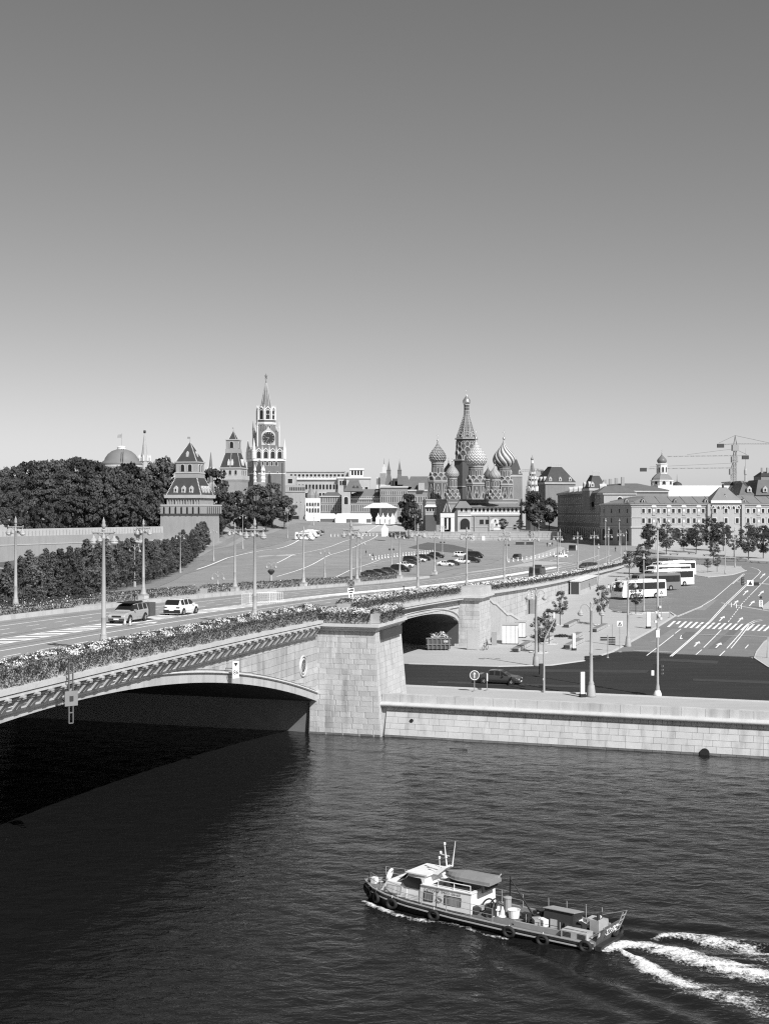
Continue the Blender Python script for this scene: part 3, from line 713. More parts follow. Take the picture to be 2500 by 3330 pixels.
def hip(mb, x0, x1, y0, y1, z0, z1, ix, iy):
    mb.hexa([(x0, y0, z0), (x1, y0, z0), (x1, y1, z0), (x0, y1, z0), (x0 + ix, y0 + iy, z1), (x1 - ix, y0 + iy, z1), (x1 - ix, y1 - iy, z1), (x0 + ix, y1 - iy, z1)])
def frus4(mb, w0, w1, z0, z1, d0=None, d1=None):
    d0 = d0 or w0; d1 = d1 if d1 is not None else w1
    a, b, c, d = w0 / 2, w1 / 2, d0 / 2, d1 / 2
    mb.hexa([(-a, -c, z0), (a, -c, z0), (a, c, z0), (-a, c, z0), (-b, -d, z1), (b, -d, z1), (b, d, z1), (-b, d, z1)])
def edge_studs(mb, w0, w1, z0, z1, n, r):          # pale ridge crockets on the arrises of a tent roof
    for i in range(n):
        f = (i + .5) / n; a = (w0 + (w1 - w0) * f) / 2; z = z0 + (z1 - z0) * f
        for sx in (-1, 1):
            for sy in (-1, 1): mb.cbox((sx * a, sy * a, z), (r, r, r * 1.2))
def arch_panel(parent, loc, rz, w, h, name='arch', fm=None, pane=None): return window(parent, loc, rz, w, h, True, fm or trim, fr=.22, dep=.18, sill=False, name=name)
def kokoshnik(parent, loc, ang, w, h, fm=None, dk=None, name='kokoshnik', point=False):
    """semicircular gable: rim and recessed field, facing direction ang"""
    fm = fm or trim; dk = dk or brick_dk; key = ('k', round(w, 2), round(h, 2), fm.name, dk.name, point)
    if key not in _wc:
        n = 12; W = w / 2
        def crv(s): 
            P = [(W * s * math.cos(a), h * s * math.sin(a)) for a in np.linspace(0, math.pi, n)]
            if point: P = P[:5] + [(W * s * .3, h * s * 1.05), (0, h * s * 1.32), (-W * s * .3, h * s * 1.05)] + P[7:]
            return P
        o_, i_ = crv(1), crv(.76); k = len(o_); mb = MB()
        V = [(x, -.28, z) for x, z in o_] + [(x, -.28, z) for x, z in i_] + [(x, .5, z) for x, z in o_] + [(x, -.02, z) for x, z in i_]
        F = [(i, k + i, k + i + 1, i + 1)[::-1] for i in range(k - 1)] + [(i, i + 1, 2 * k + i + 1, 2 * k + i) for i in range(k - 1)] + [(k + i, 3 * k + i, 3 * k + i + 1, k + i + 1) for i in range(k - 1)]
        mb.add(V, F); m1 = mb.mesh('kokoshnik', fm)
        mb = MB(); mb.add([(x, -.04, z) for x, z in i_] + [(x, .6, z) for x, z in o_], [tuple(range(k)), tuple(range(2 * k - 1, k - 1, -1))]); m2 = mb.mesh('field', dk); _wc[key] = (m1, m2)
    m1, m2 = _wc[key]; o = part(name, m1, parent, loc, ang + math.pi / 2); part('field', m2, o); return o

# ================================================================== fortress wall and towers
def merlon_mesh():
    mb = MB(); P = [(-.62, 0), (.62, 0), (.62, 1.5), (.42, 2.1), (.18, 2.1), (0, 1.75), (-.18, 2.1), (-.42, 2.1), (-.62, 1.5)]
    mb.slab(P, -.35, .35); return mb.mesh('merlon', trimg)
MER = merlon_mesh()
def fort_wall(label, p0, p1, zb, zt, mer=True):
    L = math.hypot(p1[0] - p0[0], p1[1] - p0[1]); rz = math.atan2(p1[1] - p0[1], p1[0] - p0[0])
    th = thing('fortress_wall', label, 'wall', (p0[0], p0[1], 0), rz)
    mb = MB(); mb.box(0, L, -.2, 3.5, zb, zt); mb.obj('wall_body', brick, th)
    mb = MB(); mb.box(0, L, -.32, -.18, zt - 2.6, zt - 2.35); mb.obj('string_course', trimg, th)
    if mer:
        n = int(L / 1.62)
        for i in range(n): part('merlon', MER, th, ((i + .5) * L / n, .3, zt - .01))
    return th
fort_wall('long brick fortress wall with swallowtail battlements above the clipped tree row', (-131, 324), (-75.5, 452), 0, 14.0)
def sq_tower(name, label, px, Y, zb, rz, levels):
    X = (px - CX) / FPX * Y; th = thing(name, label, 'tower', (X, Y, zb), rz); return th
# --- corner tower behind the tree row
K = 455 / FPX * .301
def zt_(v, Y): return CAMZ + (CY - (1180 + .301 * v)) / FPX * Y
Y0 = 462; zb = 7.0; T = thing('fortress_tower', 'squat brick tower with two dark tiled roofs behind the clipped trees', 'tower', ((500 + .301 * 395 - CX) / FPX * Y0, Y0, zb), R(-12))
Z = lambda v: zt_(v, Y0 - 7) - zb
wB = 16.2
mb = MB(); frus4(mb, wB, wB - .5, -3, Z(1640)); mb.obj('wall_body', brick, T)
mb = MB(); frus4(mb, wB - .5, wB + .9, Z(1640), Z(1628)); frus4(mb, wB + .9, wB + .9, Z(1628) + .003, Z(1545)); mb.obj('machicolation', brick, T)
mb = MB(); frus4(mb, wB + 1.2, wB + 1.2, Z(1545) + .003, Z(1530)); mb.obj('cornice', trimg, T)
for sd in range(4):
    a = sd * math.pi / 2
    for i in range(7):
        x = (i - 3) * 2.1; mb = MB(); mb.slab([(-.28, -2.7), (.28, -2.7), (.28, -.6), (0, -.2), (-.28, -.6)], -.09, .0)
        r_ = (wB + .9) / 2; part('slot', mb.mesh('slot', glassd), T, (x * math.cos(a) + r_ * math.sin(a), x * math.sin(a) - r_ * math.cos(a), Z(1545)), a)
w2 = 12.4
mb = MB(); frus4(mb, w2 - .6, w2 - .6, Z(1530), Z(1440)); mb.obj('upper_storey', brick, T)
mb = MB()
for i in range(13):
    for sd in range(4):
        a = sd * math.pi / 2; x = -w2 / 2 + .3 + i * (w2 - .6) / 12; r_ = w2 / 2 - .1
        mb.cbox((x * math.cos(a) + r_ * math.sin(a), x * math.sin(a) - r_ * math.cos(a), (Z(1530) + Z(1470)) / 2), (.42, .42, Z(1470) - Z(1530)), a)
mb.obj('colonnette', brick, T, kind='stuff')
for sd in range(4):
    a = sd * math.pi / 2; r_ = (w2 - .6) / 2
    for x in (-3.4, 0, 3.4): window(T, (x * math.cos(a) + r_ * math.sin(a), x * math.sin(a) - r_ * math.cos(a), Z(1525)), a, 1.2, 1.5, False, trimg, sill=False)
mb = MB(); frus4(mb, w2 + 1.4, w2 + 1.6, Z(1460), Z(1425)); mb.obj('eaves', trimg, T)
mb = MB(); frus4(mb, w2 + .2, 7.9, Z(1425) + .003, Z(1240)); r1 = mb.obj('lower_roof', tile_dk, T)
mb = MB(); edge_studs(mb, w2 + .2, 7.9, Z(1425), Z(1240), 12, .3); mb.obj('crocket', trim, r1, kind='stuff')
for sd in range(4):
    a = sd * math.pi / 2
    for x in (-3.0, -.2, 2.6):
        r_ = 5.9; z = Z(1405)
        mb = MB(); mb.slab([(-.75, 0), (.75, 0), (.75, 1.7), (0, 2.5), (-.75, 1.7)], -.2, 1.6)
        d = part('dormer', mb.mesh('dormer', trimg), T, (x * math.cos(a) + r_ * math.sin(a), x * math.sin(a) - r_ * math.cos(a), z), a)
        window(d, (0, -.2, .45), 0, .6, 1.1, True, trim, .1, name='dormer_window')
mb = MB(); frus4(mb, 8.0, 7.9, Z(1240) + .003, Z(1185)); frus4(mb, 7.6, 7.6, Z(1185), Z(1075)); mb.obj('belfry', brick, T)
mb = MB(); frus4(mb, 8.3, 8.3, Z(1190), Z(1178)); frus4(mb, 8.2, 8.4, Z(1075), Z(1062)); mb.obj('cornice', trimg, T)
for sd in range(4):
    a = sd * math.pi / 2
    for x in (-1.35, 1.35): arch_panel(T, (x * math.cos(a) + 3.8 * math.sin(a), x * math.sin(a) - 3.8 * math.cos(a), Z(1172)), a, 1.35, 2.5, fm=trimg)
mb = MB(); frus4(mb, 7.6, .3, Z(1062) + .003, Z(845)); r2 = mb.obj('spire_roof', tile_dk, T)
mb = MB(); edge_studs(mb, 7.6, .3, Z(1062), Z(845), 16, .26); mb.obj('crocket', trim, r2, kind='stuff')
mb = MB(); mb.tube((0, 0, Z(850)), (0, 0, Z(785)), .09, .05, 5); mb.box(-1.0, 0, -.03, .03, Z(808), Z(786)); mb.obj('weather_vane', greym, T)
for sd in (0, 1):
    a = sd * math.pi / 2; mb = MB(); mb.slab([(-.45, 0), (.45, 0), (.45, 1.3), (0, 2.0), (-.45, 1.3)], -.2, 1.2); part('dormer', mb.mesh('dormer', trimg), T, (2.7 * math.sin(a), -2.7 * math.cos(a), Z(1010)), a)
# --- slim tower further up the hill
Y0 = 548; zb = 12.0; T = thing('fortress_tower', 'slim brick tower with a tapering dark roof left of the clock tower', 'tower', ((500 + .301 * 862 - CX) / FPX * Y0, Y0, zb), R(-11))
Z = lambda v: zt_(v, Y0 - 6) - zb; q = Y0 / FPX * .301
mb = MB(); frus4(mb, 10.2, 9.6, -2, Z(1290)); mb.obj('wall_body', brick, T)
mb = MB(); frus4(mb, 9.6, 10.6, Z(1290), Z(1260)); frus4(mb, 10.6, 10.6, Z(1260) + .003, Z(1215)); mb.obj('machicolation', trimg, T)
mb = MB(); frus4(mb, 8.9, 8.9, Z(1215), Z(1140)); mb.obj('upper_storey', trimg, T)
for sd in range(4):
    a = sd * math.pi / 2
    for x in (-2.4, 0, 2.4): window(T, (x * math.cos(a) + 4.45 * math.sin(a), x * math.sin(a) - 4.45 * math.cos(a), Z(1205)), a, .8, 1.7, True, brick)
mb = MB(); frus4(mb, 9.6, 9.6, Z(1140), Z(1128)); mb.obj('eaves', trimg, T)
mb = MB(); frus4(mb, 8.8, 5.3, Z(1128) + .003, Z(970)); r1 = mb.obj('lower_roof', tile_dk, T)
mb = MB(); edge_studs(mb, 8.8, 5.3, Z(1128), Z(970), 13, .24); 
for i in range(13):
    f = (i + .5) / 13; mb.cbox((0, -(8.8 + (5.3 - 8.8) * f) / 2, Z(1128) + (Z(970) - Z(1128)) * f), (.22, .24, .3))
mb.obj('crocket', trim, r1, kind='stuff')
for sd in range(4):
    a = sd * math.pi / 2
    for x in (-.75, .75):
        mb = MB(); mb.slab([(-.5, 0), (.5, 0), (.5, 1.2), (0, 2.6), (-.5, 1.2)], -.2, 1.0); part('dormer', mb.mesh('dormer', trim), T, (x * math.cos(a) + 4.0 * math.sin(a), x * math.sin(a) - 4.0 * math.cos(a), Z(1105)), a)
mb = MB(); frus4(mb, 5.5, 5.3, Z(970) + .003, Z(925)); frus4(mb, 4.9, 4.9, Z(925), Z(830)); mb.obj('lantern', brick, T)
mb = MB(); frus4(mb, 5.5, 5.5, Z(830), Z(820)); mb.obj('cornice', trimg, T)
for sd in range(4):
    a = sd * math.pi / 2; arch_panel(T, (2.45 * math.sin(a), -2.45 * math.cos(a), Z(915)), a, 1.5, 2.6, fm=trimg)
mb = MB(); frus4(mb, 3.1, .2, Z(820) + .003, Z(725)); r2 = mb.obj('spire_roof', tile_dk, T)
mb = MB(); edge_studs(mb, 3.1, .2, Z(820), Z(725), 8, .2); mb.obj('crocket', trim, r2, kind='stuff')
mb = MB(); mb.tube((0, 0, Z(730)), (0, 0, Z(688)), .08, .04, 5); mb.box(-.5, .05, -.03, .03, Z(702), Z(688)); mb.obj('weather_vane', greym, T)
# --- clock tower
Y0 = 640; zb = 15.0; S = thing('clock_tower', 'tall brick clock tower with a white trimmed spire topped by a star', 'tower', ((500 + .301 * 1214 - CX) / FPX * Y0, Y0, zb), R(17))
Z = lambda v: zt_(v, Y0 - 7) - zb
mb = MB(); frus4(mb, 15.6, 15.2, -2, Z(1060)); mb.obj('wall_body', brick_dk, S)
mb = MB(); frus4(mb, 16.0, 16.0, Z(1060), Z(1036)); frus4(mb, 15.5, 15.5, Z(1200), Z(1192)); mb.obj('cornice', trim, S)
mb = MB(); frus4(mb, 14.6, 14.6, Z(1036), Z(905)); mb.obj('parapet_storey', brick_dk, S)
mb = MB(); mb.tube((6.3, -7.85, Z(1700)), (6.3, -7.85, Z(1080)), .18, .18, 6); mb.obj('drain_pipe', darkm, S)
for sd in range(4):
    a = sd * math.pi / 2; ca, sa = math.cos(a), math.sin(a)
    def pl(x, r): return (x * ca + r * sa, x * sa - r * ca)
    for x in (-5.1, -1.7, 1.7, 5.1):
        arch_panel(S, (*pl(x, 7.3), Z(1030)), a, 2.1, 3.3)
        kokoshnik(S, (*pl(x, 7.35), Z(958)), a - math.pi / 2, 2.7, 1.3, trim, brick_dk, point=True)
    for x in (-3.4, 0, 3.4):
        mb = MB(); mb.lathe([(.5, 0), (.5, 3.6), (.32, 3.8), (.32, 4.6), (.06, 6.4)], 6); part('pinnacle', mb.mesh('pinnacle', trim), S, (*pl(x, 7.5), Z(1036)))
    mb = MB(); mb.lathe([(1.05, 0), (1.05, 3.4), (1.15, 3.5), (.85, 3.9), (.7, 5.5), (.06, 9.8)], 8); part('corner_pinnacle', mb.mesh('corner_pinnacle', trim), S, (*pl(-7.4, 7.4), Z(1036)))
    for x in (-5.4, -3.2, -1, 1.2, 3.4): window(S, (*pl(x, 7.62), Z(1112)), a, 1.0, 2.0, True, trim, .14)
    for x in (-4, 0, 4): window(S, (*pl(x, 7.68), Z(1190)), a, .8, .7, True, trim, .1)
    mb = MB(); mb.slab([(-.7, 0), (.7, 0), (.7, 3), (0, 4.4), (-.7, 3)], -.05, .2); part('niche', mb.mesh('niche', glassd), S, (*pl(0, 7.75), Z(1290)), a)
w3 = 10.6
mb = MB(); frus4(mb, w3, w3, Z(905), Z(738)); mb.obj('clock_storey', brick_dk, S)
for sd in range(4):
    a = sd * math.pi / 2; ca, sa = math.cos(a), math.sin(a)
    def pl(x, r): return (x * ca + r * sa, x * sa - r * ca)
    mb = MB(); ck = Z(810)
    mb.slab([(-3.4, ck - 3.5), (3.4, ck - 3.5), (3.4, ck + 1)] + [(3.4 * math.cos(t), ck + 1 + 3.0 * math.sin(t)) for t in np.linspace(0.2, 1.2, 5)] + [(0, ck + 5.6)] + [(-3.4 * math.cos(t), ck + 1 + 3.0 * math.sin(t)) for t in np.linspace(1.2, .2, 5)] + [(-3.4, ck + 1)], -.25, .2)
    part('clock_surround', mb.mesh('clock_surround', trimg), S, (*pl(0, w3 / 2), 0), a)
    mb = MB(); mb.tube((0, -.3, 0), (0, -.42, 0), 3.05, 3.05, 40); cf = part('clock_face', mb.mesh('clock_face', M('clock_black', .025, .5)), S, (*pl(0, w3 / 2), ck), a)
    mb = MB(); mb.torus((0, -.42, 0), 3.05, .14, (0, 1, 0), 40, 6); mb.obj('clock_rim', gold, cf, smooth=True)
    mb = MB()
    for h in range(12):
        t = h * math.pi / 6; v = Vector((math.sin(t), 0, math.cos(t))); mb.tube(v * 2.1 + Vector((0, -.45, 0)), v * 2.75 + Vector((0, -.45, 0)), .13, .13, 4)
    mb.obj('hour_mark', gold, cf)
    for t, l, r_ in ((R(9.58 * 30), 1.9, .13), (R(35 * 6), 2.5, .09)):
        mb = MB(); v = Vector((math.sin(t), 0, math.cos(t))); mb.tube(-v * .4 + Vector((0, -.48, 0)), v * l + Vector((0, -.48, 0)), r_, r_ * .5, 4); mb.obj('clock_hand', gold, cf)
    for x in (-5.3,): mb = MB(); mb.lathe([(.38, 0), (.38, 9.2), (.5, 9.3), (.3, 9.7), (.05, 13.0)], 6); part('pinnacle', mb.mesh('pinnacle', trim), S, (*pl(x, 5.3), Z(905)))
mb = MB(); mb.lathe([(4.75, Z(745)), (4.65, Z(660))], 8, rot=R(22.5)); mb.obj('octagon', brick_dk, S)
mb = MB(); mb.lathe([(4.9, Z(662)), (5.05, Z(650)), (5.05, Z(640)), (4.75, Z(636))], 8, rot=R(22.5)); mb.lathe([(4.95, Z(612)), (4.95, Z(604))], 8, rot=R(22.5)); mb.obj('cornice', trim, S)
mb = MB(); mb.lathe([(4.7, Z(638)), (4.7, Z(610)), (3.3, Z(606)), (3.3, Z(480))], 8, rot=R(22.5)); mb.obj('belfry_core', brick_dk, S)
for k in range(8):
    a = k * math.pi / 4; c, s_ = math.cos(a), math.sin(a); ap = 4.75 * math.cos(math.pi / 8)
    for dx in (-.9, .9): window(S, (ap * s_ + dx * c, -ap * c + dx * s_, Z(735)), a, .55, 2.8, True, trim, .1, sill=False)
    arch_panel(S, (4.05 * s_, -4.05 * c, Z(600)), a, 1.9, 4.4, name='bell_arch')
    kokoshnik(S, (4.1 * s_, -4.1 * c, Z(512)), a - math.pi / 2, 3.3, 1.7, trim, brick_dk, point=True)
    b = a + math.pi / 8; mb = MB(); mb.lathe([(.42, 0), (.42, 4.2), (.3, 4.3), (.3, 5.2), (.05, 7.2)], 6); part('column', mb.mesh('column', trim), S, (4.5 * math.sin(b), -4.5 * math.cos(b), Z(604)))
    for dx in (-.45, .45):
        if k < 4: mb = MB(); mb.lathe([(.42, 0), (.34, .25), (.2, .6), (.05, .75)], 8); part('bell', mb.mesh('bell', greym), S, (4.2 * s_ + dx * c, -4.2 * c + dx * s_, Z(560)))
mb = MB(); mb.lathe([(3.6, Z(490)), (2.65, Z(470)), (.35, Z(200)), (.2, Z(180))], 8, rot=R(22.5)); sp = mb.obj('spire_roof', M('spire_tile', .15, .7, .3, .8), S)
mb = MB()
for i in range(26):
    f = (i + .5) / 26; r_ = 2.65 + (.38 - 2.65) * f; z = Z(470) + (Z(200) - Z(470)) * f
    for k in range(8): b = R(22.5) + k * math.pi / 4; mb.cbox((r_ * math.cos(b), r_ * math.sin(b), z), (.24, .24, .3), b)
mb.obj('crocket', trim, sp, kind='stuff')
mb = MB(); mb.tube((0, 0, Z(182)), (0, 0, Z(158)), .14, .14, 6)
st = [(1.75 * (1 if i % 2 == 0 else .42) * math.sin(i * math.pi / 5), 1.75 * (1 if i % 2 == 0 else .42) * math.cos(i * math.pi / 5)) for i in range(10)]
zc = Z(132); mb.add([(x * .55, 0, zc + z) for x, z in st] + [(0, -.4, zc), (0, .4, zc)], [(i, (i + 1) % 10, 10) for i in range(10)] + [((i + 1) % 10, i, 11) for i in range(10)])
mb.obj('star', M('star_glass', .16, .3), S)
# --- small turret on the wall in front of the clock tower
Y0 = 615; T = thing('wall_turret', 'little open turret with barrel columns and a dark tent roof before the clock tower', 'turret', ((500 + .301 * 1143 - CX) / FPX * Y0, Y0, 14), R(-8))
Z = lambda v: zt_(v, Y0 - 2) - 14
for sx in (-1, 1):
    for sy in (-1, 1):
        mb = MB(); mb.lathe([(.7, Z(1290)), (.55, Z(1275)), (.85, Z(1250)), (.5, Z(1222)), (.75, Z(1212)), (.6, Z(1170)), (.7, Z(1160)), (.3, Z(1130)), (.05, Z(1095))], 8, (sx * 1.7, sy * 1.7, 0)); mb.obj('column', trim, T)
mb = MB(); frus4(mb, 4.6, 4.6, Z(1400), Z(1288)); mb.obj('base', brick, T)
mb = MB(); frus4(mb, 4.4, 4.4, Z(1180), Z(1165)); frus4(mb, 3.4, .15, Z(1165) + .003, Z(1040)); mb.obj('tent_roof', tile_dk, T)
mb = MB(); edge_studs(mb, 3.4, .15, Z(1165), Z(1040), 10, .18); mb.obj('crocket', trim, T, kind='stuff')
fort_wall('short brick fortress wall between the slim tower and the clock tower', (-59, 556), (-47, 632), 10, 22.3, False)
# --- gatehouse right of the clock tower
Y0 = 640; a0, a1 = at(905, 1600, Y0), at(991, 1600, Y0)
T = thing('gatehouse', 'low brick gatehouse with machicolated top right of the clock tower', 'gatehouse', (a0.x, Y0, 14), R(4))
W_ = a1.x - a0.x; zt = at(0, 1578, Y0).z - 14
mb = MB(); mb.box(0, W_, -3.5, 8, -2, zt - 3.4); mb.obj('wall_body', brick, T); mb = MB(); mb.box(-.3, W_ + .3, -3.8, 8.2, zt - 3.4, zt); mb.obj('battlement', brick, T)
for i in range(9): 
    mb = MB(); mb.slab([(-.25, 0), (.25, 0), (.25, 1.6), (-.25, 1.6)], -.08, .05); part('slot', mb.mesh('slot', glassd), T, (W_ * .45 + i * .85, -3.8, zt - 2.6))
for x in (.55, .7, .85): window(T, (W_ * x, -3.5, 11.2), 0, .35, .9, False, trim, .1)
mb = MB(); mb.box(W_ * .55, W_ * .78, -4.0, -3.5, .3, 5.2); mb.obj('gate', glassd, T)
mb = MB(); mb.box(W_ + .3, W_ + 1.8, -5.5, -3, -1, 6.2); hip(mb, W_ + .2, W_ + 1.9, -5.6, -2.9, 6.2, 7.4, .8, 1.2); mb.obj('sentry_box', trim, T)
window(T, (W_ * .8, -3.5, 1.8), 0, .9, 1.3, False, trim, .2)
# --- far spires beyond the wood
def far_spire(label, px, ytop, ybase, Y, wpx, mat=trim, star=False):
    a = at(px, ybase, Y); h = at(px, ytop, Y).z - a.z; k = Y / FPX; th = thing('far_tower', label, 'tower', (a.x, a.y, a.z))
    w = wpx * k; mb = MB(); mb.lathe([(w * .62, -6), (w * .62, 0), (w * .72, .2), (w * .72, h * .12), (w * .42, h * .16), (w * .08, h * .93), (.05, h)], 8); mb.obj('spire_roof', mat, th)
    mb = MB()
    for i in range(8): b = i * math.pi / 4; mb.lathe([(w * .09, 0), (w * .09, h * .14), (.03, h * .24)], 5, (w * .7 * math.cos(b), w * .7 * math.sin(b), 0)); 
    mb.obj('pinnacle', trim, th, kind='stuff')
    if star: mb = MB(); mb.cbox((0, 0, h + .8), (1.5, .4, 2.0)); mb.lathe([(.05, 0), (1.1, 1.0), (.05, 2.2)], 5, (0, 0, h - .3)); mb.obj('star', darkm, th)
    return th
far_spire('pale far spire rising beside the domed roof behind the wood', 471, 1408, 1500, 900, 26, M('far_spire_tile', .34, .8, .1, .3), True)
far_spire('small far spire between the squat tower and the slim tower', 686, 1470, 1532, 700, 15, M('far_spire_tile2', .16, .8, .1, .3))
far_spire('tiny far spire peeping out right of the slim tower', 788, 1462, 1508, 800, 10, trimg)
# --- domed palace
Y0 = 700; c = at(396, 1540, Y0); T = thing('domed_palace', 'large grey dome with flagpole rising behind the wood', 'building', (c.x, c.y, c.z)); k = Y0 / FPX
z_ = lambda py: at(0, py, Y0).z - c.z
mb = MB(); mb.lathe([(66 * k, -12), (66 * k, z_(1522)), (69 * k, z_(1519)), (69 * k, z_(1513)), (62 * k, z_(1510))], 40); mb.obj('drum', trimg, T)
mb = MB(); mb.lathe([(69 * k, z_(1513)), (64 * k, z_(1504)), (55 * k, z_(1497)), (53 * k, z_(1490)), (44 * k, z_(1477)), (31 * k, z_(1467)), (14 * k, z_(1461)), (13 * k, z_(1460))], 40); mb.obj('dome', M('dome_sheet', .17, .6, .08, .2), T, smooth=True)
mb = MB(); mb.lathe([(14 * k, z_(1462)), (14 * k, z_(1456)), (15 * k, z_(1455)), (11 * k, z_(1452)), (5 * k, z_(1450))], 24); mb.obj('lantern', offwhite, T)
mb = MB()
for kx in (0, 6): mb.path([((402 - 396 + kx * .0 + kx - 3) * k, -14 * k, z_(1461)), ((404 - 396 + kx) * k, -44 * k, z_(1477)), ((407 - 396 + kx) * k, -63 * k, z_(1504)), ((407 - 396 + kx) * k, -66 * k, z_(1525))], .22, 4)
mb.obj('ladder', darkm, T)
mb = MB(); mb.tube((1 * k, 0, z_(1452)), (1 * k, 0, z_(1408)), .12, .08, 5); fp = mb.obj('flagpole', greym, T)
mb = MB(); fx = [0, -4, -8, -13]; fz = [0, 1.5, 0, 2]
for i in range(3):
    for j, (za, zb2) in enumerate(((1412, 1417), (1417, 1422))):
        pass
mb.add([(x * k, 0, z_(1412) - f * k) for x, f in zip(fx, fz)] + [(x * k, 0, z_(1423) - f * k) for x, f in zip(fx, fz)], [(i, i + 1, 5 + i, 4 + i) for i in range(3)])
mb.obj('flag', M('flag_cloth', .28, .8, .5, .5), fp)

# ================================================================== the many-domed church
CHY = 575.0; chz = 12.2
CH = thing('domed_church', 'brick church with patterned onion domes around a tall central tent spire', 'church', (36, CHY, chz))
def cu(u, Y=CHY): return ((1300 + .3311 * u) - CX) / FPX * Y - 36
def cv(v, Y=CHY): return CAMZ + (CY - (1250 + .3311 * v)) / FPX * Y - chz
def cs(d, Y=CHY): return d * .3311 / FPX * Y
chbrick = M('church_brick', .10, .9, .12, .3); chstripe = M('church_pale', .34, .85, .12, .3)
ONI = np.array([(0, .70), (.05, .80), (.12, .93), (.20, .995), (.27, 1.0), (.36, .955), (.45, .85), (.55, .69), (.65, .50), (.74, .335), (.82, .215), (.90, .12), (.96, .065), (1, .035)])
def onion(parent, name, c, r, h, pat, K, J, mats, amp=.05, tw=0.0, seg=84, nz=56):
    th = np.arange(seg) * 2 * np.pi / seg; f = np.linspace(0, 1, nz); rad = np.interp(f, ONI[:, 0], ONI[:, 1])
    for _ in range(2): rad[1:-1] = .25 * rad[:-2] + .5 * rad[1:-1] + .25 * rad[2:]
    TH, F = np.meshgrid(th, f); RAD = np.repeat(rad[:, None], seg, 1); mi = None
    tq = (TH + np.pi / seg)[:-1]; fq = (F[:-1] + F[1:]) / 2
    if pat == 'pyr':
        a = TH / (2 * np.pi) * K + tw * F; g = F * J
        du = np.abs((a + .5 * (np.floor(g) % 2)) % 1 - .5) * 2; dv = np.abs(g % 1 - .5) * 2
        RAD = RAD * (1 + amp * (1.0 - np.maximum(du, dv)) * 1.6 * (F < .8))
        a = tq / (2 * np.pi) * K + tw * fq; g = fq * J; mi = ((((a + .5 * (np.floor(g) % 2)) % 1 - .5) + (g % 1 - .5) * .9) > 0.1).astype(int)
    elif pat == 'spiral':
        a = TH / (2 * np.pi) * K + tw * F; RAD = RAD * (1 + amp * (np.abs(np.sin(a * np.pi)) - .4) * np.clip((1 - F) * 2.2, 0, 1))
        a = tq / (2 * np.pi) * K + tw * fq; mi = (np.floor(a) % 2).astype(int)
    elif pat == 'zig':
        tri = lambda t: np.abs((t / (2 * np.pi) * K) % 1 - .5) * 2
        g = F * J + tri(TH) * .75; RAD = RAD * (1 + amp * (np.abs((g % 1) - .5) - .25) * (F < .85))
        g = fq * J + tri(tq) * .75; mi = (np.floor(g * 2) % 2).astype(int)
    X = RAD * np.cos(TH) * r; Y = RAD * np.sin(TH) * r; Z = F * h
    idx = np.arange(nz * seg).reshape(nz, seg); nx = np.roll(idx, -1, 1)
    FQ = np.stack([idx[:-1], nx[:-1], nx[1:], idx[1:]], -1).reshape(-1, 4)
    me = npmesh(name, np.stack([X, Y, Z], -1).reshape(-1, 3), FQ, mats, None if mi is None else mi.ravel(), smooth=(pat != 'pyr'))
    o = part(name, me, parent, c)
    mb = MB(); mb.lathe([(.1, h - .1), (r * .10, h + r * .05), (r * .13, h + r * .14), (r * .08, h + r * .23), (.05, h + r * .26)], 10); mb.tube((0, 0, h + r * .2), (0, 0, h + r * .95), .06, .05, 4)
    mb.tube((-r * .16, 0, h + r * .7), (r * .16, 0, h + r * .7), .05, .05, 4); mb.obj('cross', gold, o, smooth=True)
    return o
def oct_body(prefix, u, Y, hw, v0, v1, name='tower_body', mat=None, n=8, top=None):
    mb = MB(); r0 = cs(hw, Y) / math.cos(math.pi / n); r1 = r0 if top is None else cs(top, Y) / math.cos(math.pi / n)
    mb.lathe([(r0, cv(v0, Y)), (r1, cv(v1, Y))], n, (cu(u, Y), Y - CHY, 0), R(180.0 / n)); return mb.obj(name, mat or chbrick, CH)
def bands(u, Y, lst, n=8, name='cornice', mat=None):
    for hw, v0, v1 in lst:
        mb = MB(); r0 = cs(hw, Y) / math.cos(math.pi / n); mb.lathe([(r0, cv(v0, Y)), (r0, cv(v1, Y))], n, (cu(u, Y), Y - CHY, 0), R(180.0 / n)); mb.obj(name, mat or chstripe, CH)
def tier(u, Y, hw, v, w, h, n=8, ph=0.0, dk=None, back=True):
    for k in range(n):
        a = -math.pi / 2 + ph + k * 2 * math.pi / n
        if math.sin(a) > .35: continue
        kokoshnik(CH, (cu(u, Y) + cs(hw, Y) * math.cos(a), Y - CHY + cs(hw, Y) * math.sin(a), cv(v, Y)), a, cs(w, Y), cs(h, Y), chstripe, dk or chbrick)
def slits(u, Y, hw, v0, v1, n=8, w=.5, ph=0.0):
    for k in range(n):
        a = -math.pi / 2 + ph + k * 2 * math.pi / n
        if math.sin(a) > .3: continue
        window(CH, (cu(u, Y) + cs(hw, Y) * math.cos(a), Y - CHY + cs(hw, Y) * math.sin(a), cv(v0, Y)), a + math.pi / 2, w, cv(v1, Y) - cv(v0, Y), False, chstripe, .22, sill=True)
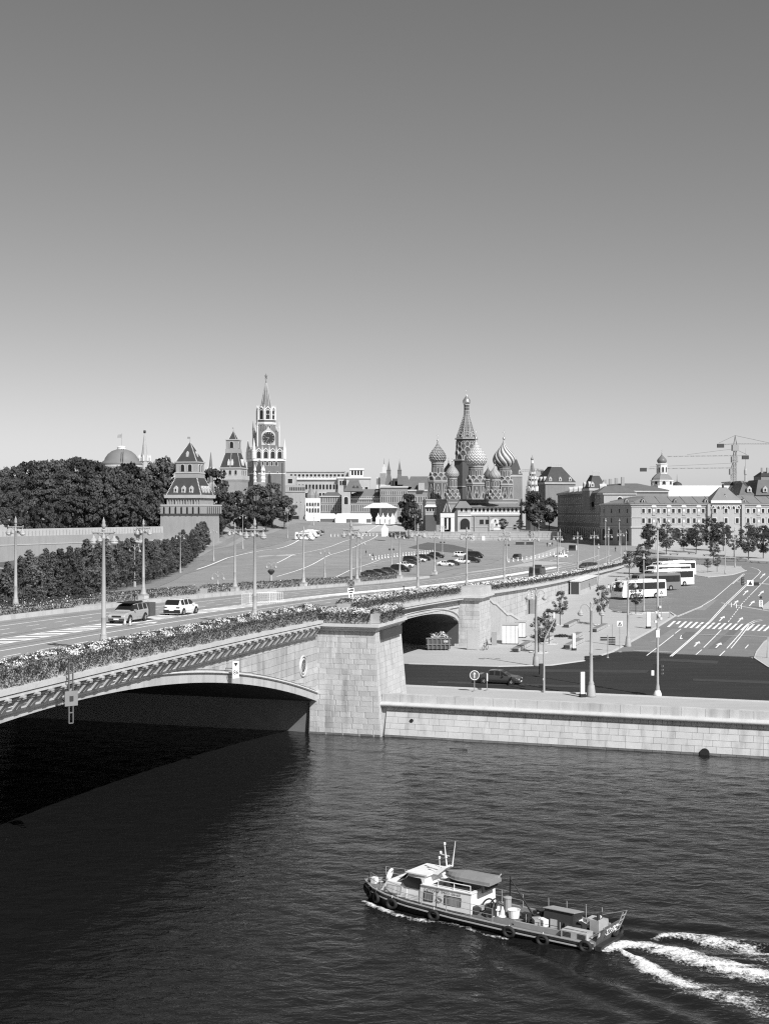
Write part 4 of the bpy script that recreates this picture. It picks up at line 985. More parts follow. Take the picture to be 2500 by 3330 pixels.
def gables(u, Y, hw, v0, v1, w, n=8):      # tall pointed gables over the windows of a big tower
    for k in range(n):
        a = -math.pi / 2 + k * 2 * math.pi / n
        if math.sin(a) > .3: continue
        h = cv(v1, Y) - cv(v0, Y); W = cs(w, Y) / 2; mb = MB()
        mb.path([(-W, -.12, 0), (0, -.12, h), (W, -.12, 0)], .17, 4); mb.path([(-W * .62, -.1, 0), (0, -.1, h * .66), (W * .62, -.1, 0)], .1, 4)
        part('gable', mb.mesh('gable', chstripe), CH, (cu(u, Y) + cs(hw, Y) * math.cos(a), Y - CHY + cs(hw, Y) * math.sin(a), cv(v0, Y)), a + math.pi / 2)
        mb = MB(); x = cs(hw, Y) * math.tan(math.pi / 8); mb.box(-x - .18, -x + .18, -.16, .2, 0, h * 1.05); part('pilaster', mb.mesh('pilaster', chstripe), CH, (cu(u, Y) + cs(hw, Y) * math.cos(a), Y - CHY + cs(hw, Y) * math.sin(a), cv(v0, Y)), a + math.pi / 2)
dA = M('dome_dark', .10, .55, .1, .5); dB = M('dome_light', .34, .55, .1, .5); dW = M('dome_white', .52, .6, .06, .5); dG = M('dome_grey', .24, .55, .08, .5)
# central tent tower
Yc = 590; u = 654
oct_body('', u, Yc, 118, 1200, 745); oct_body('', u, Yc, 98, 745, 540); oct_body('', u, Yc, 92, 528, 300, 'tent_spire', M('tent_brick', .17, .9, .3, .9), 8, 25)
bands(u, Yc, [(128, 752, 738), (112, 540, 528), (122, 1010, 1000)])
for v, w, h, n, ph, hw in ((735, 76, 52, 8, 0, 100), (690, 66, 46, 8, R(22.5), 104), (655, 66, 46, 8, 0, 98), (618, 56, 38, 8, R(22.5), 98), (590, 40, 32, 16, 0, 98)): tier(u, Yc, hw, v, w, h, n, ph)
for k in range(8):
    a = -math.pi / 2 + R(22.5) + k * math.pi / 4
    if math.sin(a) < .4:
        p0 = Vector((cu(u, Yc) + cs(99, Yc) * math.cos(a), Yc - CHY + cs(99, Yc) * math.sin(a), cv(525, Yc))); p1 = Vector((cu(u, Yc) + cs(27, Yc) * math.cos(a), Yc - CHY + cs(27, Yc) * math.sin(a), cv(300, Yc)))
        mb = MB(); mb.tube(p0, p1, .26, .14, 5); mb.obj('spire_rib', chstripe, CH)
        mb = MB()
        for i in range(14):
            for sgn in (-.3, .3):
                q = p0.lerp(p1, (i + .5) / 14); mb.cbox(q + Vector((-math.sin(a) * sgn * (14 - i) * .22, math.cos(a) * sgn * (14 - i) * .22, 0)), (.3, .3, .3), a)
        mb.obj('spire_stud', chstripe, CH, kind='stuff')
tier(u, Yc, 88, 520, 50, 30, 8, 0); tier(u, Yc, 76, 490, 40, 26, 8, 0); tier(u, Yc, 82, 500, 36, 26, 8, R(22.5))
oct_body('', u, Yc, 25, 300, 196, 'spire_drum'); bands(u, Yc, [(30, 300, 292), (28, 262, 256), (29, 205, 194), (27, 230, 226)]); slits(u, Yc, 25.5, 285, 262, 8, .4)
onion(CH, 'dome', (cu(u, Yc), Yc - CHY, cv(196, Yc)), cs(40, Yc), cs(98, Yc), 'plain', 1, 1, [gold], seg=40)
# satellite towers: u, Y, dome r, dome base v, dome top v, pattern
def big(u, Y, r, vb, vt, pat, K, J, mats, amp, tw, drum, vk, koko, octw, vbot):
    onion(CH, 'dome', (cu(u, Y), Y - CHY, cv(vb, Y)), cs(r, Y), cs(vb - vt, Y), pat, K, J, mats, amp, tw, 132, 72)
    oct_body('', u, Y, drum, vk, vb - 2, 'drum', n=12); bands(u, Y, [(drum + 4, vb + 12, vb - 1), (drum + 2, vb + 30, vb + 24), (drum + 2, vb + 44, vb + 40)], 12); slits(u, Y, drum + .5, vk - 2, vb + 52, 8, .5)
    for k in range(8):
        a = -math.pi / 2 + R(22.5) + k * math.pi / 4
        if math.sin(a) < .3: mb = MB(); mb.box(-.12, .12, -.15, .1, cv(vk, Y), cv(vb + 46, Y)); part('pilaster', mb.mesh('pilaster', chstripe), CH, (cu(u, Y) + cs(drum, Y) * math.cos(a), Y - CHY + cs(drum, Y) * math.sin(a), 0), a + math.pi / 2)
    tier(u, Y, (drum + octw) / 2 - 4, vk + 28, koko * .9, koko * .6, 8, R(22.5)); tier(u, Y, octw - 4, vk + 62, koko, koko * .62)
    oct_body('', u, Y, octw, vbot, vk + 66); oct_body('', u, Y, octw, vk + 66, vk + 8, 'kokoshnik_roof', tile_md, 8, drum)
    bands(u, Y, [(octw + 5, vk + 78, vk + 62), (octw + 3, vk + 92, vk + 86), (octw + 5, vbot, vbot - 8)]); gables(u, Y, octw + .5, vbot - 8, vk + 100, octw * .72); slits(u, Y, octw + .6, vbot - 14, vbot - 66, 8, .75)
big(370, 572, 78, 770, 560, 'pyr', 18, 13, [dA, dB], .10, 0, 58, 880, 76, 92, 1130)
big(745, 560, 110, 800, 545, 'zig', 20, 9, [dW, M('dome_zig', .2, .55, .08, .5)], .10, 0, 70, 905, 70, 93, 1130)
big(1020, 570, 107, 805, 545, 'spiral', 22, 1, [dA, dW], .06, 6.5, 64, 915, 72, 84, 1130)
def small(u, Y, r, vb, vt, pat, K, J, mats, amp, tw, drum):
    onion(CH, 'dome', (cu(u, Y), Y - CHY, cv(vb, Y)), cs(r, Y), cs(vb - vt, Y), pat, K, J, mats, amp, tw, 72, 44)
    oct_body('', u, Y, drum, 1012, vb - 2, 'drum', n=10); bands(u, Y, [(drum + 4, vb + 12, vb), (drum + 4, 1012, 1003)], 10); slits(u, Y, drum + .5, 1000, vb + 26, 8, .45)
    oct_body('', u, Y, 74, 1132, 1012, 'kokoshnik_roof', tile_md, 8, drum)
    for v, hw, w, h, ph in ((1060, 56, 44, 28, 0), (1060, 58, 44, 28, R(45)), (1092, 66, 46, 30, R(22.5)), (1128, 72, 56, 36, 0), (1128, 72, 56, 36, R(45))): tier(u, Y, hw, v, w, h, 4 if ph in (0, R(45)) else 8, ph, chbrick)
small(513, 556, 65, 922, 762, 'pyr', 16, 11, [dG, dB], .06, 3.0, 44)
small(930, 556, 60, 934, 795, 'spiral', 20, 1, [dG, dB], .07, 5.0, 42)
small(477, 606, 48, 880, 760, 'plain', 1, 1, [dA], 0, 0, 36)
small(863, 606, 46, 930, 812, 'plain', 1, 1, [dA], 0, 0, 36)
# gallery and lower storey
def cbx(u0, u1, v0, v1, y0, y1, mat, name): mb = MB(); mb.box(cu(u0), cu(u1), y0, y1, cv(v0), cv(v1)); return mb.obj(name, mat, CH)
cbx(250, 1130, 1450, 1130, -12, 38, brick, 'gallery_wall'); cbx(660, 1125, 1450, 1282, -19, -12, brick, 'lower_wall')
cbx(656, 1128, 1290, 1276, -19.35, -11.9, chstripe, 'string_course'); cbx(656, 1128, 1400, 1392, -19.15, -11.9, chstripe, 'string_course'); cbx(244, 1136, 1142, 1130, -12.4, 38, chstripe, 'cornice'); cbx(245, 1134, 1172, 1165, -12.3, 38, chstripe, 'cornice')
cbx(656, 1128, 1276, 1206, -18.6, -12, trim, 'gallery'); cbx(652, 1140, 1276, 1268, -18.9, -12, trim, 'gallery_sill')
for u in list(np.linspace(674, 1100, 12)):
    window(CH, (cu(u), -18.6, cv(1250)), 0, 1.05, 1.45, True, trim, .16, sill=True, name='gallery_arch')
for u in np.linspace(662, 1120, 24):
    mb = MB(); mb.box(-.14, .14, -.12, .1, 0, cv(1252) - cv(1276)); part('baluster_panel', mb.mesh('baluster_panel', trim), CH, (cu(u), -18.6, cv(1276)))
mb = MB(); x0, x1 = cu(646), cu(1145); mb.hexa([(x0, -20, cv(1206)), (x1, -20, cv(1206)), (x1, -11, cv(1206)), (x0, -11, cv(1206)), (x0 + 1, -12, cv(1168)), (x1 - 2, -12, cv(1168)), (x1 - 2, -11, cv(1168)), (x0 + 1, -11, cv(1168))]); mb.obj('gallery_roof', roof_gr, CH)
for u, v0, v1, w in ((770, 1370, 1325, 1.7), (822, 1370, 1325, 1.5), (1085, 1418, 1372, 1.4)): window(CH, (cu(u), -19, cv(v0)), 0, w, cv(v1) - cv(v0), u > 1000, chstripe, .2)
o = window(CH, (cu(900), -19.05, cv(1425)), 0, cs(92), cs(108), True, trim, .2, sill=False, name='blind_arch'); o.children[0].data = o.children[0].data.copy(); o.children[0].data.materials[0] = trim
mb = MB(); mb.box(cu(862), cu(885), -19.25, -19, cv(1425), cv(1362)); mb.obj('door', trimg, CH); window(CH, (cu(912), -19.1, cv(1382)), 0, .8, .8, False, trimg, .1); window(CH, (cu(900), -19.1, cv(1345)), 0, .6, .9, True, trimg, .1)
cbx(700, 706, 1430, 1285, -19.6, -19, chstripe, 'buttress'); cbx(840, 846, 1430, 1285, -19.6, -19, chstripe, 'buttress')
# projecting south-west stair block
cbx(530, 660, 1450, 1215, -24, -12, trimg, 'stair_block'); cbx(526, 664, 1292, 1284, -24.4, -12, trim, 'string_course')
for u in (573, 616): window(CH, (cu(u), -24, cv(1250)), 0, 1.05, 1.45, True, trim, .18)
window(CH, (cu(605), -24, cv(1418)), 0, cs(90), cs(104), True, chstripe, .3, sill=False, name='porch_arch')
mb = MB(); hip(mb, cu(510), cu(672), -25, -8, cv(1215), cv(1150), 2.2, 6); mb.obj('stair_roof', roof_gr, CH)
mb = MB(); mb.hexa([(cu(455), -26, cv(1450)), (cu(535), -26, cv(1450)), (cu(535), -19, cv(1450)), (cu(455), -19, cv(1450)), (cu(455), -26, cv(1300)), (cu(535), -26, cv(1225)), (cu(535), -19, cv(1225)), (cu(455), -19, cv(1300))]); mb.obj('stair_flank', chbrick, CH)
def porch(u, Y, hw, vb, ve, vt):
    yy = Y - CHY; w = cs(hw) ; z0, z1 = cv(vb), cv(ve)
    for sx in (-1, 1):
        for sy in (-1, 1): mb = MB(); mb.box(cu(u) + sx * w - .75, cu(u) + sx * w + .75, yy + sy * w - .75, yy + sy * w + .75, z0 - 1, z1 - 1.6); mb.obj('porch_pier', trim, CH)
    mb = MB(); mb.box(cu(u) - w - .8, cu(u) + w + .8, yy - w - .8, yy + w + .8, z1 - 1.7, z1); mb.obj('porch_entablature', trim, CH)
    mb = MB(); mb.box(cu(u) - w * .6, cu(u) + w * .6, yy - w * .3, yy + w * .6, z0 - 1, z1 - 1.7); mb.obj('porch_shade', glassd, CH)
    for dx in (-.42, .42): window(CH, (cu(u) + dx * w, yy - w - .3, z0 + .4), 0, w * .55, z1 - 2.2 - z0, True, trim, .3, sill=False, name='porch_arch')
    mb = MB(); mb.lathe([(cs(56) * 1.2, z1 + .05), (cs(46) * 1.15, z1 + .4), (.12, cv(vt))], 4, (cu(u), yy, 0), R(45)); tr = mb.obj('tent_roof', tile_dk, CH)
    mb = MB()
    for k in range(4): a = R(45) + k * math.pi / 2; mb.tube((cu(u) + cs(46) * 1.15 * math.cos(a), yy + cs(46) * 1.15 * math.sin(a), z1 + .4), (cu(u), yy, cv(vt)), .14, .06, 4)
    mb.tube((cu(u), yy - cs(46) * .82, z1 + .4), (cu(u), yy, cv(vt)), .1, .05, 4); mb.tube((cu(u), yy, cv(vt)), (cu(u), yy, cv(vt) + 1.4), .08, .04, 4); mb.obj('roof_rib', trim, tr)
porch(432, 545, 48, 1425, 1265, 1145); porch(398, 600, 44, 1400, 1215, 1095)
cbx(240, 345, 1440, 1290, -13.5, 5, chbrick, 'side_wing'); cbx(240, 350, 1285, 1205, -13.2, 5, chstripe, 'side_gallery')
for u in (262, 288, 315): window(CH, (cu(u), -13.2, cv(1248)), 0, .9, 1.4, True, trim, .14)
mb = MB(); hip(mb, cu(232), cu(358), -14.2, 6, cv(1205), cv(1182), .8, 2); mb.obj('side_roof', offwhite, CH)
# bell tower beside the church
Yb = 600; BT = thing('bell_tower', 'narrow tent-roofed bell tower with rows of dormers right of the church', 'tower', (((1300 + .3311 * 1298) - CX) / FPX * Yb, Yb, chz))
bz = lambda v: cv(v, Yb); bs = lambda d: cs(d, Yb)
mb = MB(); mb.lathe([(bs(66), -2), (bs(66), bz(1165)), (bs(72), bz(1160)), (bs(72), bz(1150)), (bs(50), bz(1148)), (bs(50), bz(1085))], 8, rot=R(22.5)); mb.obj('tower_body', chbrick, BT)
for k in range(8):
    a = k * math.pi / 4; ar = bs(62); arch_panel(BT, (ar * math.sin(a), -ar * math.cos(a), bz(1150)), a, 1.6, 2.6); kokoshnik(BT, (ar * math.sin(a), -ar * math.cos(a), bz(1105)), a - math.pi / 2, 2.6, 1.3, trim, chbrick)
mb = MB(); mb.lathe([(bs(68), bz(1090)), (bs(66), bz(1078)), (bs(12), bz(775))], 8, rot=R(22.5)); tr = mb.obj('tent_roof', M('belltower_tile', .085, .7, .3, 1.0), BT)
mb = MB()
for k in range(8):
    a = R(22.5) + k * math.pi / 4; mb.tube((bs(66) * math.cos(a), bs(66) * math.sin(a), bz(1078)), (bs(12) * math.cos(a), bs(12) * math.sin(a), bz(775)), .16, .1, 4)
mb.obj('roof_rib', trimg, tr)
for v, r_ in ((1050, 58), (985, 46), (930, 36), (880, 27)):
    for k in range(8):
        a = k * math.pi / 4; mb = MB(); w = .1 * r_ / 4.5; mb.slab([(-w * .6, 0), (w * .6, 0), (w * .6, w), (0, w * 1.8), (-w * .6, w)], -.25, .6)
        d = part('dormer', mb.mesh('dormer', trim), BT, (bs(r_) * .93 * math.sin(a), -bs(r_) * .93 * math.cos(a), bz(v)), a)
mb = MB(); mb.lathe([(bs(13), bz(775)), (bs(10), bz(742))], 10); mb.obj('drum', trim, BT)
onion(BT, 'dome', (0, 0, bz(744)), bs(15), bs(44), 'plain', 1, 1, [dG], seg=24, nz=20)
# terrace and its retaining wall
wallp = [G(1300, 1766), G(1795, 1760)]
RW = thing('terrace_wall', 'long pale stone retaining wall below the domed church', 'wall', (0, 0, 0))
yw = 540.0; xw0, xw1 = (1262 - CX) / FPX * yw, (1812 - CX) / FPX * yw; zwt = at(0, 1729, yw).z
stones(RW, lambda u, z, o: (u, yw - o, z), xw0, xw1, 5.0, zwt - .35, .95, 3.1, stone_lt, 77, proud=.05, gap=.03)
mb = MB(); mb.box(xw0, xw1, yw + .05, yw + 2, 4, zwt - .4); mb.obj('backing', joint, RW); mb = MB(); mb.box(xw0 - .2, xw1 + .2, yw - .25, yw + 1.2, zwt - .36, zwt); mb.obj('coping', trimg, RW)
for px in (1570, 1580): pass
for px0, px1, y0, y1 in ((1529, 1541, 1743, 1763), (1566, 1576, 1743, 1763)):
    a, b = at(px0, y1, yw), at(px1, y0, yw); mb = MB(); mb.box(a.x, b.x, yw - .35, yw, a.z, b.z); mb.obj('pilaster', offwhite, RW)
mb = MB(); mb.box(xw0 - 60, xw1 + 3, yw + 2, yw + 120, 6, zwt - .15); tr_ = mb.obj('terrace', cobble); tr_['kind'] = 'structure'
mb = MB(); mb.hexa([(xw1, yw + .1, 4), (xw1 + 1.5, yw + .1, 4), (xw1 + 6, yw + 90, 4), (xw1, yw + 90, 4), (xw1, yw + .1, zwt), (xw1 + 1.5, yw + .1, zwt), (xw1 + 6, yw + 90, zwt), (xw1, yw + 90, zwt)]); mb.obj('side_return', stone_lt, RW)

# ================================================================== city behind the square
def W3(u): return 900 + .301 * u
def H3(v): return 1450 + .301 * v
def block(name, label, px0, px1, ytop, ybot, Y, depth, mat, cat='building', rz=0.0):
    a, b = at(px0, ybot, Y), at(px1, ytop, Y); th = thing(name, label, cat, (a.x, Y, a.z), rz)
    mb = MB(); mb.box(0, b.x - a.x, 0, depth, -8, b.z - a.z); mb.obj('wall', mat, th)
    return th, b.x - a.x, b.z - a.z
def winrow(th, x0, x1, n, z, w, h, arch=False, fm=None, y=0.0, rz=0.0, fr=.16):
    for i in range(n):
        x = x0 + (x1 - x0) * (i + .5) / n
        window(th, (x * math.cos(rz), y + x * math.sin(rz), z), rz, w, h, arch, fm, fr)
def balus(th, x0, x1, z, y=-.6, mat=None):
    mb = MB(); mb.box(x0, x1, y, y + .4, z + .9, z + 1.2); mb.box(x0, x1, y, y + .3, z, z + .2)
    n = int((x1 - x0) / 2.2)
    for i in range(n + 1): x = x0 + (x1 - x0) * i / max(n, 1); mb.box(x - .25, x + .25, y + .003, y + .29, z + .19, z + .91)
    mb.obj('balustrade', mat or trim, th)
Yh = 880
th, w, h = block('hotel_building', 'broad white hotel with a long balustraded roof terrace behind the square', 925, 1135, 1560, 1640, Yh, 30, stone_lt)
mb = MB(); mb.box(-.5, w + .5, -1.2, 31, h, h + .8); mb.obj('cornice', trim, th); balus(th, 0, w, h + .8)
winrow(th, 2, w - 2, 17, h - 6.5, 1.6, 3.4, False, trim); winrow(th, 2, w - 2, 17, h - 12, 1.6, 3.2, False, trim)
mb = MB(); mb.box(1, w - 1, 4, 28, h + .8, h + 5.2); mb.box(.2, w * .93, 3.4, 28.5, h + 5.2, h + 6); mb.obj('penthouse', stone_lt, th); winrow(th, 3, w - 3, 14, h + 1.6, 1.8, 2.2, False, trim, 4)
th, w, h = block('hotel_wing', 'tall pale hotel wing with a pillared rooftop pavilion', 1126, 1203, 1556, 1640, Yh - 6, 24, stone_lt)
mb = MB(); mb.box(-.6, w + .6, -.8, 25, h, h + 1); mb.obj('cornice', trim, th); winrow(th, 4, w - .5, 3, h - 9, 2, 3.4, False, trim); winrow(th, 4, w - .5, 3, h - 15, 2, 3.4, False, trim)
mb = MB(); mb.box(2.5, w - 4.5, 3, 18, h + 1, h + 2.2)
for x in np.linspace(2.6, w - 5.2, 5): mb.box(x, x + .7, 3, 4, h + 2.2, h + 5.6)
mb.box(2, w - 4, 2.4, 18.5, h + 5.6, h + 6.8); mb.obj('rooftop_pavilion', trim, th); mb = MB(); mb.box(3.2, w - 5, 5, 17, h + 2.2, h + 5.6); mb.obj('pavilion_glass', glassd, th)
th, w, h = block('hotel_corner', 'pale hotel corner with pillared attic left of the rooftop pavilion', 1099, 1140, 1556, 1640, Yh - 3, 20, stone_lt); mb = MB(); mb.box(-.5, w, -.6, 18, h, h + .8); mb.obj('cornice', trim, th); winrow(th, 1, w - 1, 4, h - 4.5, 1.3, 3.0, False, trim)
th, w, h = block('roof_house', 'small pale rooftop house right of the clock tower', 926, 962, 1547, 1600, 860, 10, stone_lt); window(th, (3.5, 0, h - 5), 0, 3, 3, False, trim)
# stepped far tower
Ys = 1600; c = at(W3(1130), H3(460), Ys); th = thing('skyscraper', 'stepped pale far skyscraper with a thin spire', 'building', (c.x, Ys, c.z)); k = Ys / FPX * .301
mb = MB(); mb.box(-55 * k, 10 * k, 0, 40 * k, -20, 120 * k); mb.box(-15 * k, 55 * k, -3, 40 * k, -20, 175 * k); mb.box(8 * k, 50 * k, 2, 35 * k, 170 * k, 235 * k); mb.box(22 * k, 38 * k, 6, 25 * k, 230 * k, 262 * k); mb.obj('wall', M('far_facade', .48, .9, .1, .1), th)
mb = MB(); mb.tube((30 * k, 10, 260 * k), (30 * k, 10, 330 * k), .8, .2, 5); mb.obj('spire', greym, th)
for i in range(9): mb = MB(); x = (-12 + i * 7.4) * k; mb.box(x, x + 2.6 * k, -3.4, -2.8, 5, 165 * k); mb.obj('window_strip', M('far_glass', .14, .6), th)
for i in range(6): mb = MB(); x = (-52 + i * 6) * k; mb.box(x, x + 2.2 * k, -.5, .2, 5, 110 * k); mb.obj('window_strip', MATS['far_glass'], th)
# ornate little church
Yk = 860; th, w, h = block('ornate_church', 'ornate pale little church with small tents beside the gatehouse', 993, 1041, 1620, 1672, Yk, 16, trim)
winrow(th, .3, w - .3, 5, 1.2, .9, 2.6, True, stone_gum); winrow(th, .3, w - .3, 5, 5.4, .9, 2.0, True, stone_gum)
for px, yb, yt, wp in ((1010, 1620, 1585, 26), (1028, 1620, 1600, 16), (1003, 1640, 1618, 12)):
    a = at(px, yb, Yk); k = Yk / FPX; mb = MB(); zz = a.z - th.location.z; mb.lathe([(wp * k * .6, 0), (wp * k * .6, 2), (wp * k * .35, (yb - yt) * k * .6), (.2, (yb - yt) * k + 1.5)], 8, (a.x - th.location.x, 6, zz)); mb.obj('tent_roof', roof_gr, th)
# arcade house with two steeples (long trading arcade)
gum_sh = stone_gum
def arcade_face(th, x0, x1, zb, zt, y, rz=0.0, n=10):
    winrow(th, x0, x1, n, zb + .6, (x1 - x0) / n * .5, 3.6, True, trimg, y, rz, .2); winrow(th, x0, x1, n, zb + 5.4, (x1 - x0) / n * .45, 3.2, True, trimg, y, rz, .2)
    if zt - zb > 11: winrow(th, x0, x1, n, zb + 9.4, (x1 - x0) / n * .4, 2.0, True, trimg, y, rz, .2)
Yg = 700; kg = Yg / FPX
a = at(1040, 1667, Yg); GUM = thing('trading_arcade', 'long dark trading arcade with steep roofs and twin steeples across the square', 'building', (a.x, Yg, a.z))
gx = lambda px: (px - 1040) * kg; gzz = lambda py: (1667 - py) * kg
def gbox(px0, px1, y0, y1, yt, yb, mat, name): mb = MB(); mb.box(gx(px0), gx(px1), y0, y1, gzz(yb), gzz(yt)); return mb.obj(name, mat, GUM)
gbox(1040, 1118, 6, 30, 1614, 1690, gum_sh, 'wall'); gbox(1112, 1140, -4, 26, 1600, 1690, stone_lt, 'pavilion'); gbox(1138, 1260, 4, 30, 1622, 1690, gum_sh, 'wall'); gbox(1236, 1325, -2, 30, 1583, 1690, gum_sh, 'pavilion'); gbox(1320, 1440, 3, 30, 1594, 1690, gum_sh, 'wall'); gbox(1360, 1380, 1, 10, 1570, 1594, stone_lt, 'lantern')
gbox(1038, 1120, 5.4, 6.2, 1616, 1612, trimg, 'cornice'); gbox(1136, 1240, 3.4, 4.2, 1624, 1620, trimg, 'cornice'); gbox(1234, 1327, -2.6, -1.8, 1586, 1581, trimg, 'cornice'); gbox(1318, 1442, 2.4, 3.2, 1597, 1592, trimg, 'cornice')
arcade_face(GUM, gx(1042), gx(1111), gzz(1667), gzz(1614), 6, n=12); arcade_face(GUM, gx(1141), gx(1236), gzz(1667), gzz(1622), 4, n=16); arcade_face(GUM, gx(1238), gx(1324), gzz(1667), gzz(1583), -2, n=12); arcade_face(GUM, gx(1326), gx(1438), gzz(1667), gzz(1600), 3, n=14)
window(GUM, (gx(1126), -4, gzz(1640)), 0, 2.2, 4, True, trim, .3)
mb = MB(); hip(mb, gx(1118), gx(1181), -2, 28, gzz(1598), gzz(1562), 17 * kg, 9); hip(mb, gx(1133), gx(1166), 8, 20, gzz(1562), gzz(1557), .5, .5); mb.obj('mansard_roof', tile_md, GUM)
for x in (1150, 1162): mb = MB(); mb.slab([(-.8, 0), (.8, 0), (.8, 1.6), (0, 2.8), (-.8, 1.6)], -.3, 1.5); part('dormer', mb.mesh('dormer', tile_dk), GUM, (gx(x), .9, gzz(1595)))
mb = MB(); hip(mb, gx(1042), gx(1112), 6, 30, gzz(1614), gzz(1599), 18 * kg, 10); mb.obj('hip_roof', tile_md, GUM)
mb = MB(); mb.slab([(gx(1140), gzz(1622)), (gx(1240), gzz(1622)), (gx(1240), gzz(1588)), (gx(1180), gzz(1590)), (gx(1140), gzz(1606))], 12, 28); mb.obj('vault_roof', roof_gr, GUM)
mb = MB(); hip(mb, gx(1288), gx(1340), 2, 28, gzz(1583), gzz(1546), 14 * kg, 10); hip(mb, gx(1320), gx(1400), 6, 28, gzz(1594), gzz(1566), 10 * kg, 8); mb.obj('steep_roof', tile_md, GUM)
for px in (1264, 1299):
    mb = MB(); frus4(mb, 25 * kg, 12 * kg, gzz(1576), gzz(1541)); frus4(mb, 13 * kg, 13 * kg, gzz(1541), gzz(1529)); frus4(mb, 15 * kg, 13 * kg, gzz(1529), gzz(1527)); frus4(mb, 10 * kg, .25, gzz(1527), gzz(1500)); o = mb.obj('steeple', tile_md, GUM); o.location = (gx(px), 3, 0)
    mb = MB(); mb.tube((gx(px), 3, gzz(1502)), (gx(px), 3, gzz(1491)), .1, .05, 4); mb.obj('finial', darkm, GUM)
gbox(1222, 1400, 8, 20, 1594, 1600, roof_gr, 'parapet')
mb = MB()
for px, w_, y0, y1 in ((1276, 16, 1583, 1556), (1270, 8, 1583, 1563), (1284, 8, 1583, 1565)): mb.box(gx(px), gx(px + w_), -1, 4, gzz(y0), gzz(y1))
mb.obj('attic', tile_dk, GUM)
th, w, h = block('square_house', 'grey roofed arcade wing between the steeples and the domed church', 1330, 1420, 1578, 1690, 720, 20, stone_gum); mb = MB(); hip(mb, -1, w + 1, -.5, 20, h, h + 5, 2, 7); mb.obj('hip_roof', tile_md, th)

# ------------------------------------------------------------------ right-hand trading rows
def U5(u): return 1700 + .4816 * u
def V5(v): return 1380 + .4816 * v
Yr = 480; kr = Yr / FPX; zr = at(0, 1773, Yr).z
TR = thing('trading_row', 'long three storey ornate facade with arched ground floor behind the plaza trees', 'building', (at(2052, 0, Yr).x, Yr, zr))
rx = lambda px: (px - 2052) * kr; rzz = lambda py: (1773 - py) * kr
mb = MB(); FP = [(0, 0), (150, 0), (150, 22), (-7.5, 23)]; mb.prism(FP, -3, rzz(1640)); mb.obj('wall', stone_lt, TR)
for z0, z1, o_ in ((1641, 1637, .55), (1716, 1712, .35), (1683, 1681, .22), (1648, 1646, .25)):
    mb = MB(); mb.prism([(-o_, -o_), (150, -o_), (150, 22), (-7.5 - o_, 23)], rzz(z0), rzz(z1)); mb.obj('cornice', trim if z0 == 1641 else trimg, TR)
mb = MB(); z0 = rzz(1637); z1 = rzz(1613); mb.add([(-.9, -.9, z0), (150, -.9, z0), (150, 22, z0), (-8.5, 23.5, z0), (7, 9.5, z1), (150, 9.5, z1), (150, 13, z1), (3, 13.5, z1)], [(0, 1, 5, 4), (1, 2, 6, 5), (2, 3, 7, 6), (3, 0, 4, 7), (4, 5, 6, 7)]); mb.obj('roof', roof_gr, TR)
for i in range(24):
    mb = MB(); x = i * 4.6 + 1; mb.hexa([(x, -.9, z0 + .02), (x + .12, -.9, z0 + .02), (x + 3.2 * 0 + .12, 9.2, z1 + .02), (x, 9.2, z1 + .02), (x, -.9, z0 + .1), (x + .12, -.9, z0 + .1), (x + .12, 9.2, z1 + .1), (x, 9.2, z1 + .1)]); mb.obj('roof_seam', roof_gr, TR)
bay = 48.6 * kr; i = 0; xg0, xg1 = rx(U5(1272)), rx(U5(1458))
for i in range(-1, 18):
    xc = rx(U5(932)) + i * bay
    if xg0 - 1 < xc + bay / 2 - 2 and xc < xg1 + .5: 
        if xc > xg0 - 2: continue
    if xc > 60: break
    for dx in (-2.1 * .52 * 1.0 - .0, 2.1 * .52):
        for zpy, hh in ((1668, 1.55), (1701, 1.75)): window(TR, (xc + dx, 0, rzz(zpy)), 0, .98, hh, False, trim, .2, .16)
    window(TR, (xc, 0, rzz(1752)), 0, 3.0, 3.9, True, trimg, .35, .2, False, 'shop_arch')
    for zpy in (1648, 1683, 1716):
        mb = MB(); mb.box(-.55, .55, -.22, .1, 0, 2.6); o = part('pier_panel', mb.mesh('pier_panel', stone_lt), TR, (xc + bay / 2, 0, rzz(zpy) - 3.1))
    for zpy in (1664, 1699): 
        mb = MB(); mb.box(-.35, .35, -.3, -.2, 0, .9); part('rosette', mb.mesh('rosette', trim), TR, (xc + bay / 2, 0, rzz(zpy)))
    mb = MB(); mb.slab([(-.9, 0), (.9, 0), (.9, .5), (.5, 1.0), (0, 1.3), (-.5, 1.0), (-.9, .5)], -.3, .2); part('pediment', mb.mesh('pediment', trim), TR, (xc + bay / 2, 0, rzz(1650)))
    mb = MB(); mb.box(xc + bay / 2 - .5, xc + bay / 2 + .5, -.35, .1, -.5, rzz(1716)); mb.obj('pilaster', stone_lt, TR)
# shaded left return
Lr = math.hypot(7.5, 23); ra = math.atan2(-23, 7.5)
for i in range(4):
    for zpy, hh in ((1668, 1.5), (1701, 1.7)):
        f = (i + .5) / 4; window(TR, (-7.5 * f - .02, 23 * f, rzz(zpy)), ra, 1.0, hh, False, trimg, .2)
    f = (i + .5) / 4; window(TR, (-7.5 * f - .02, 23 * f, rzz(1760)), ra, 2.6, 4.4, True, trimg, .3, .2, False, 'shop_arch')
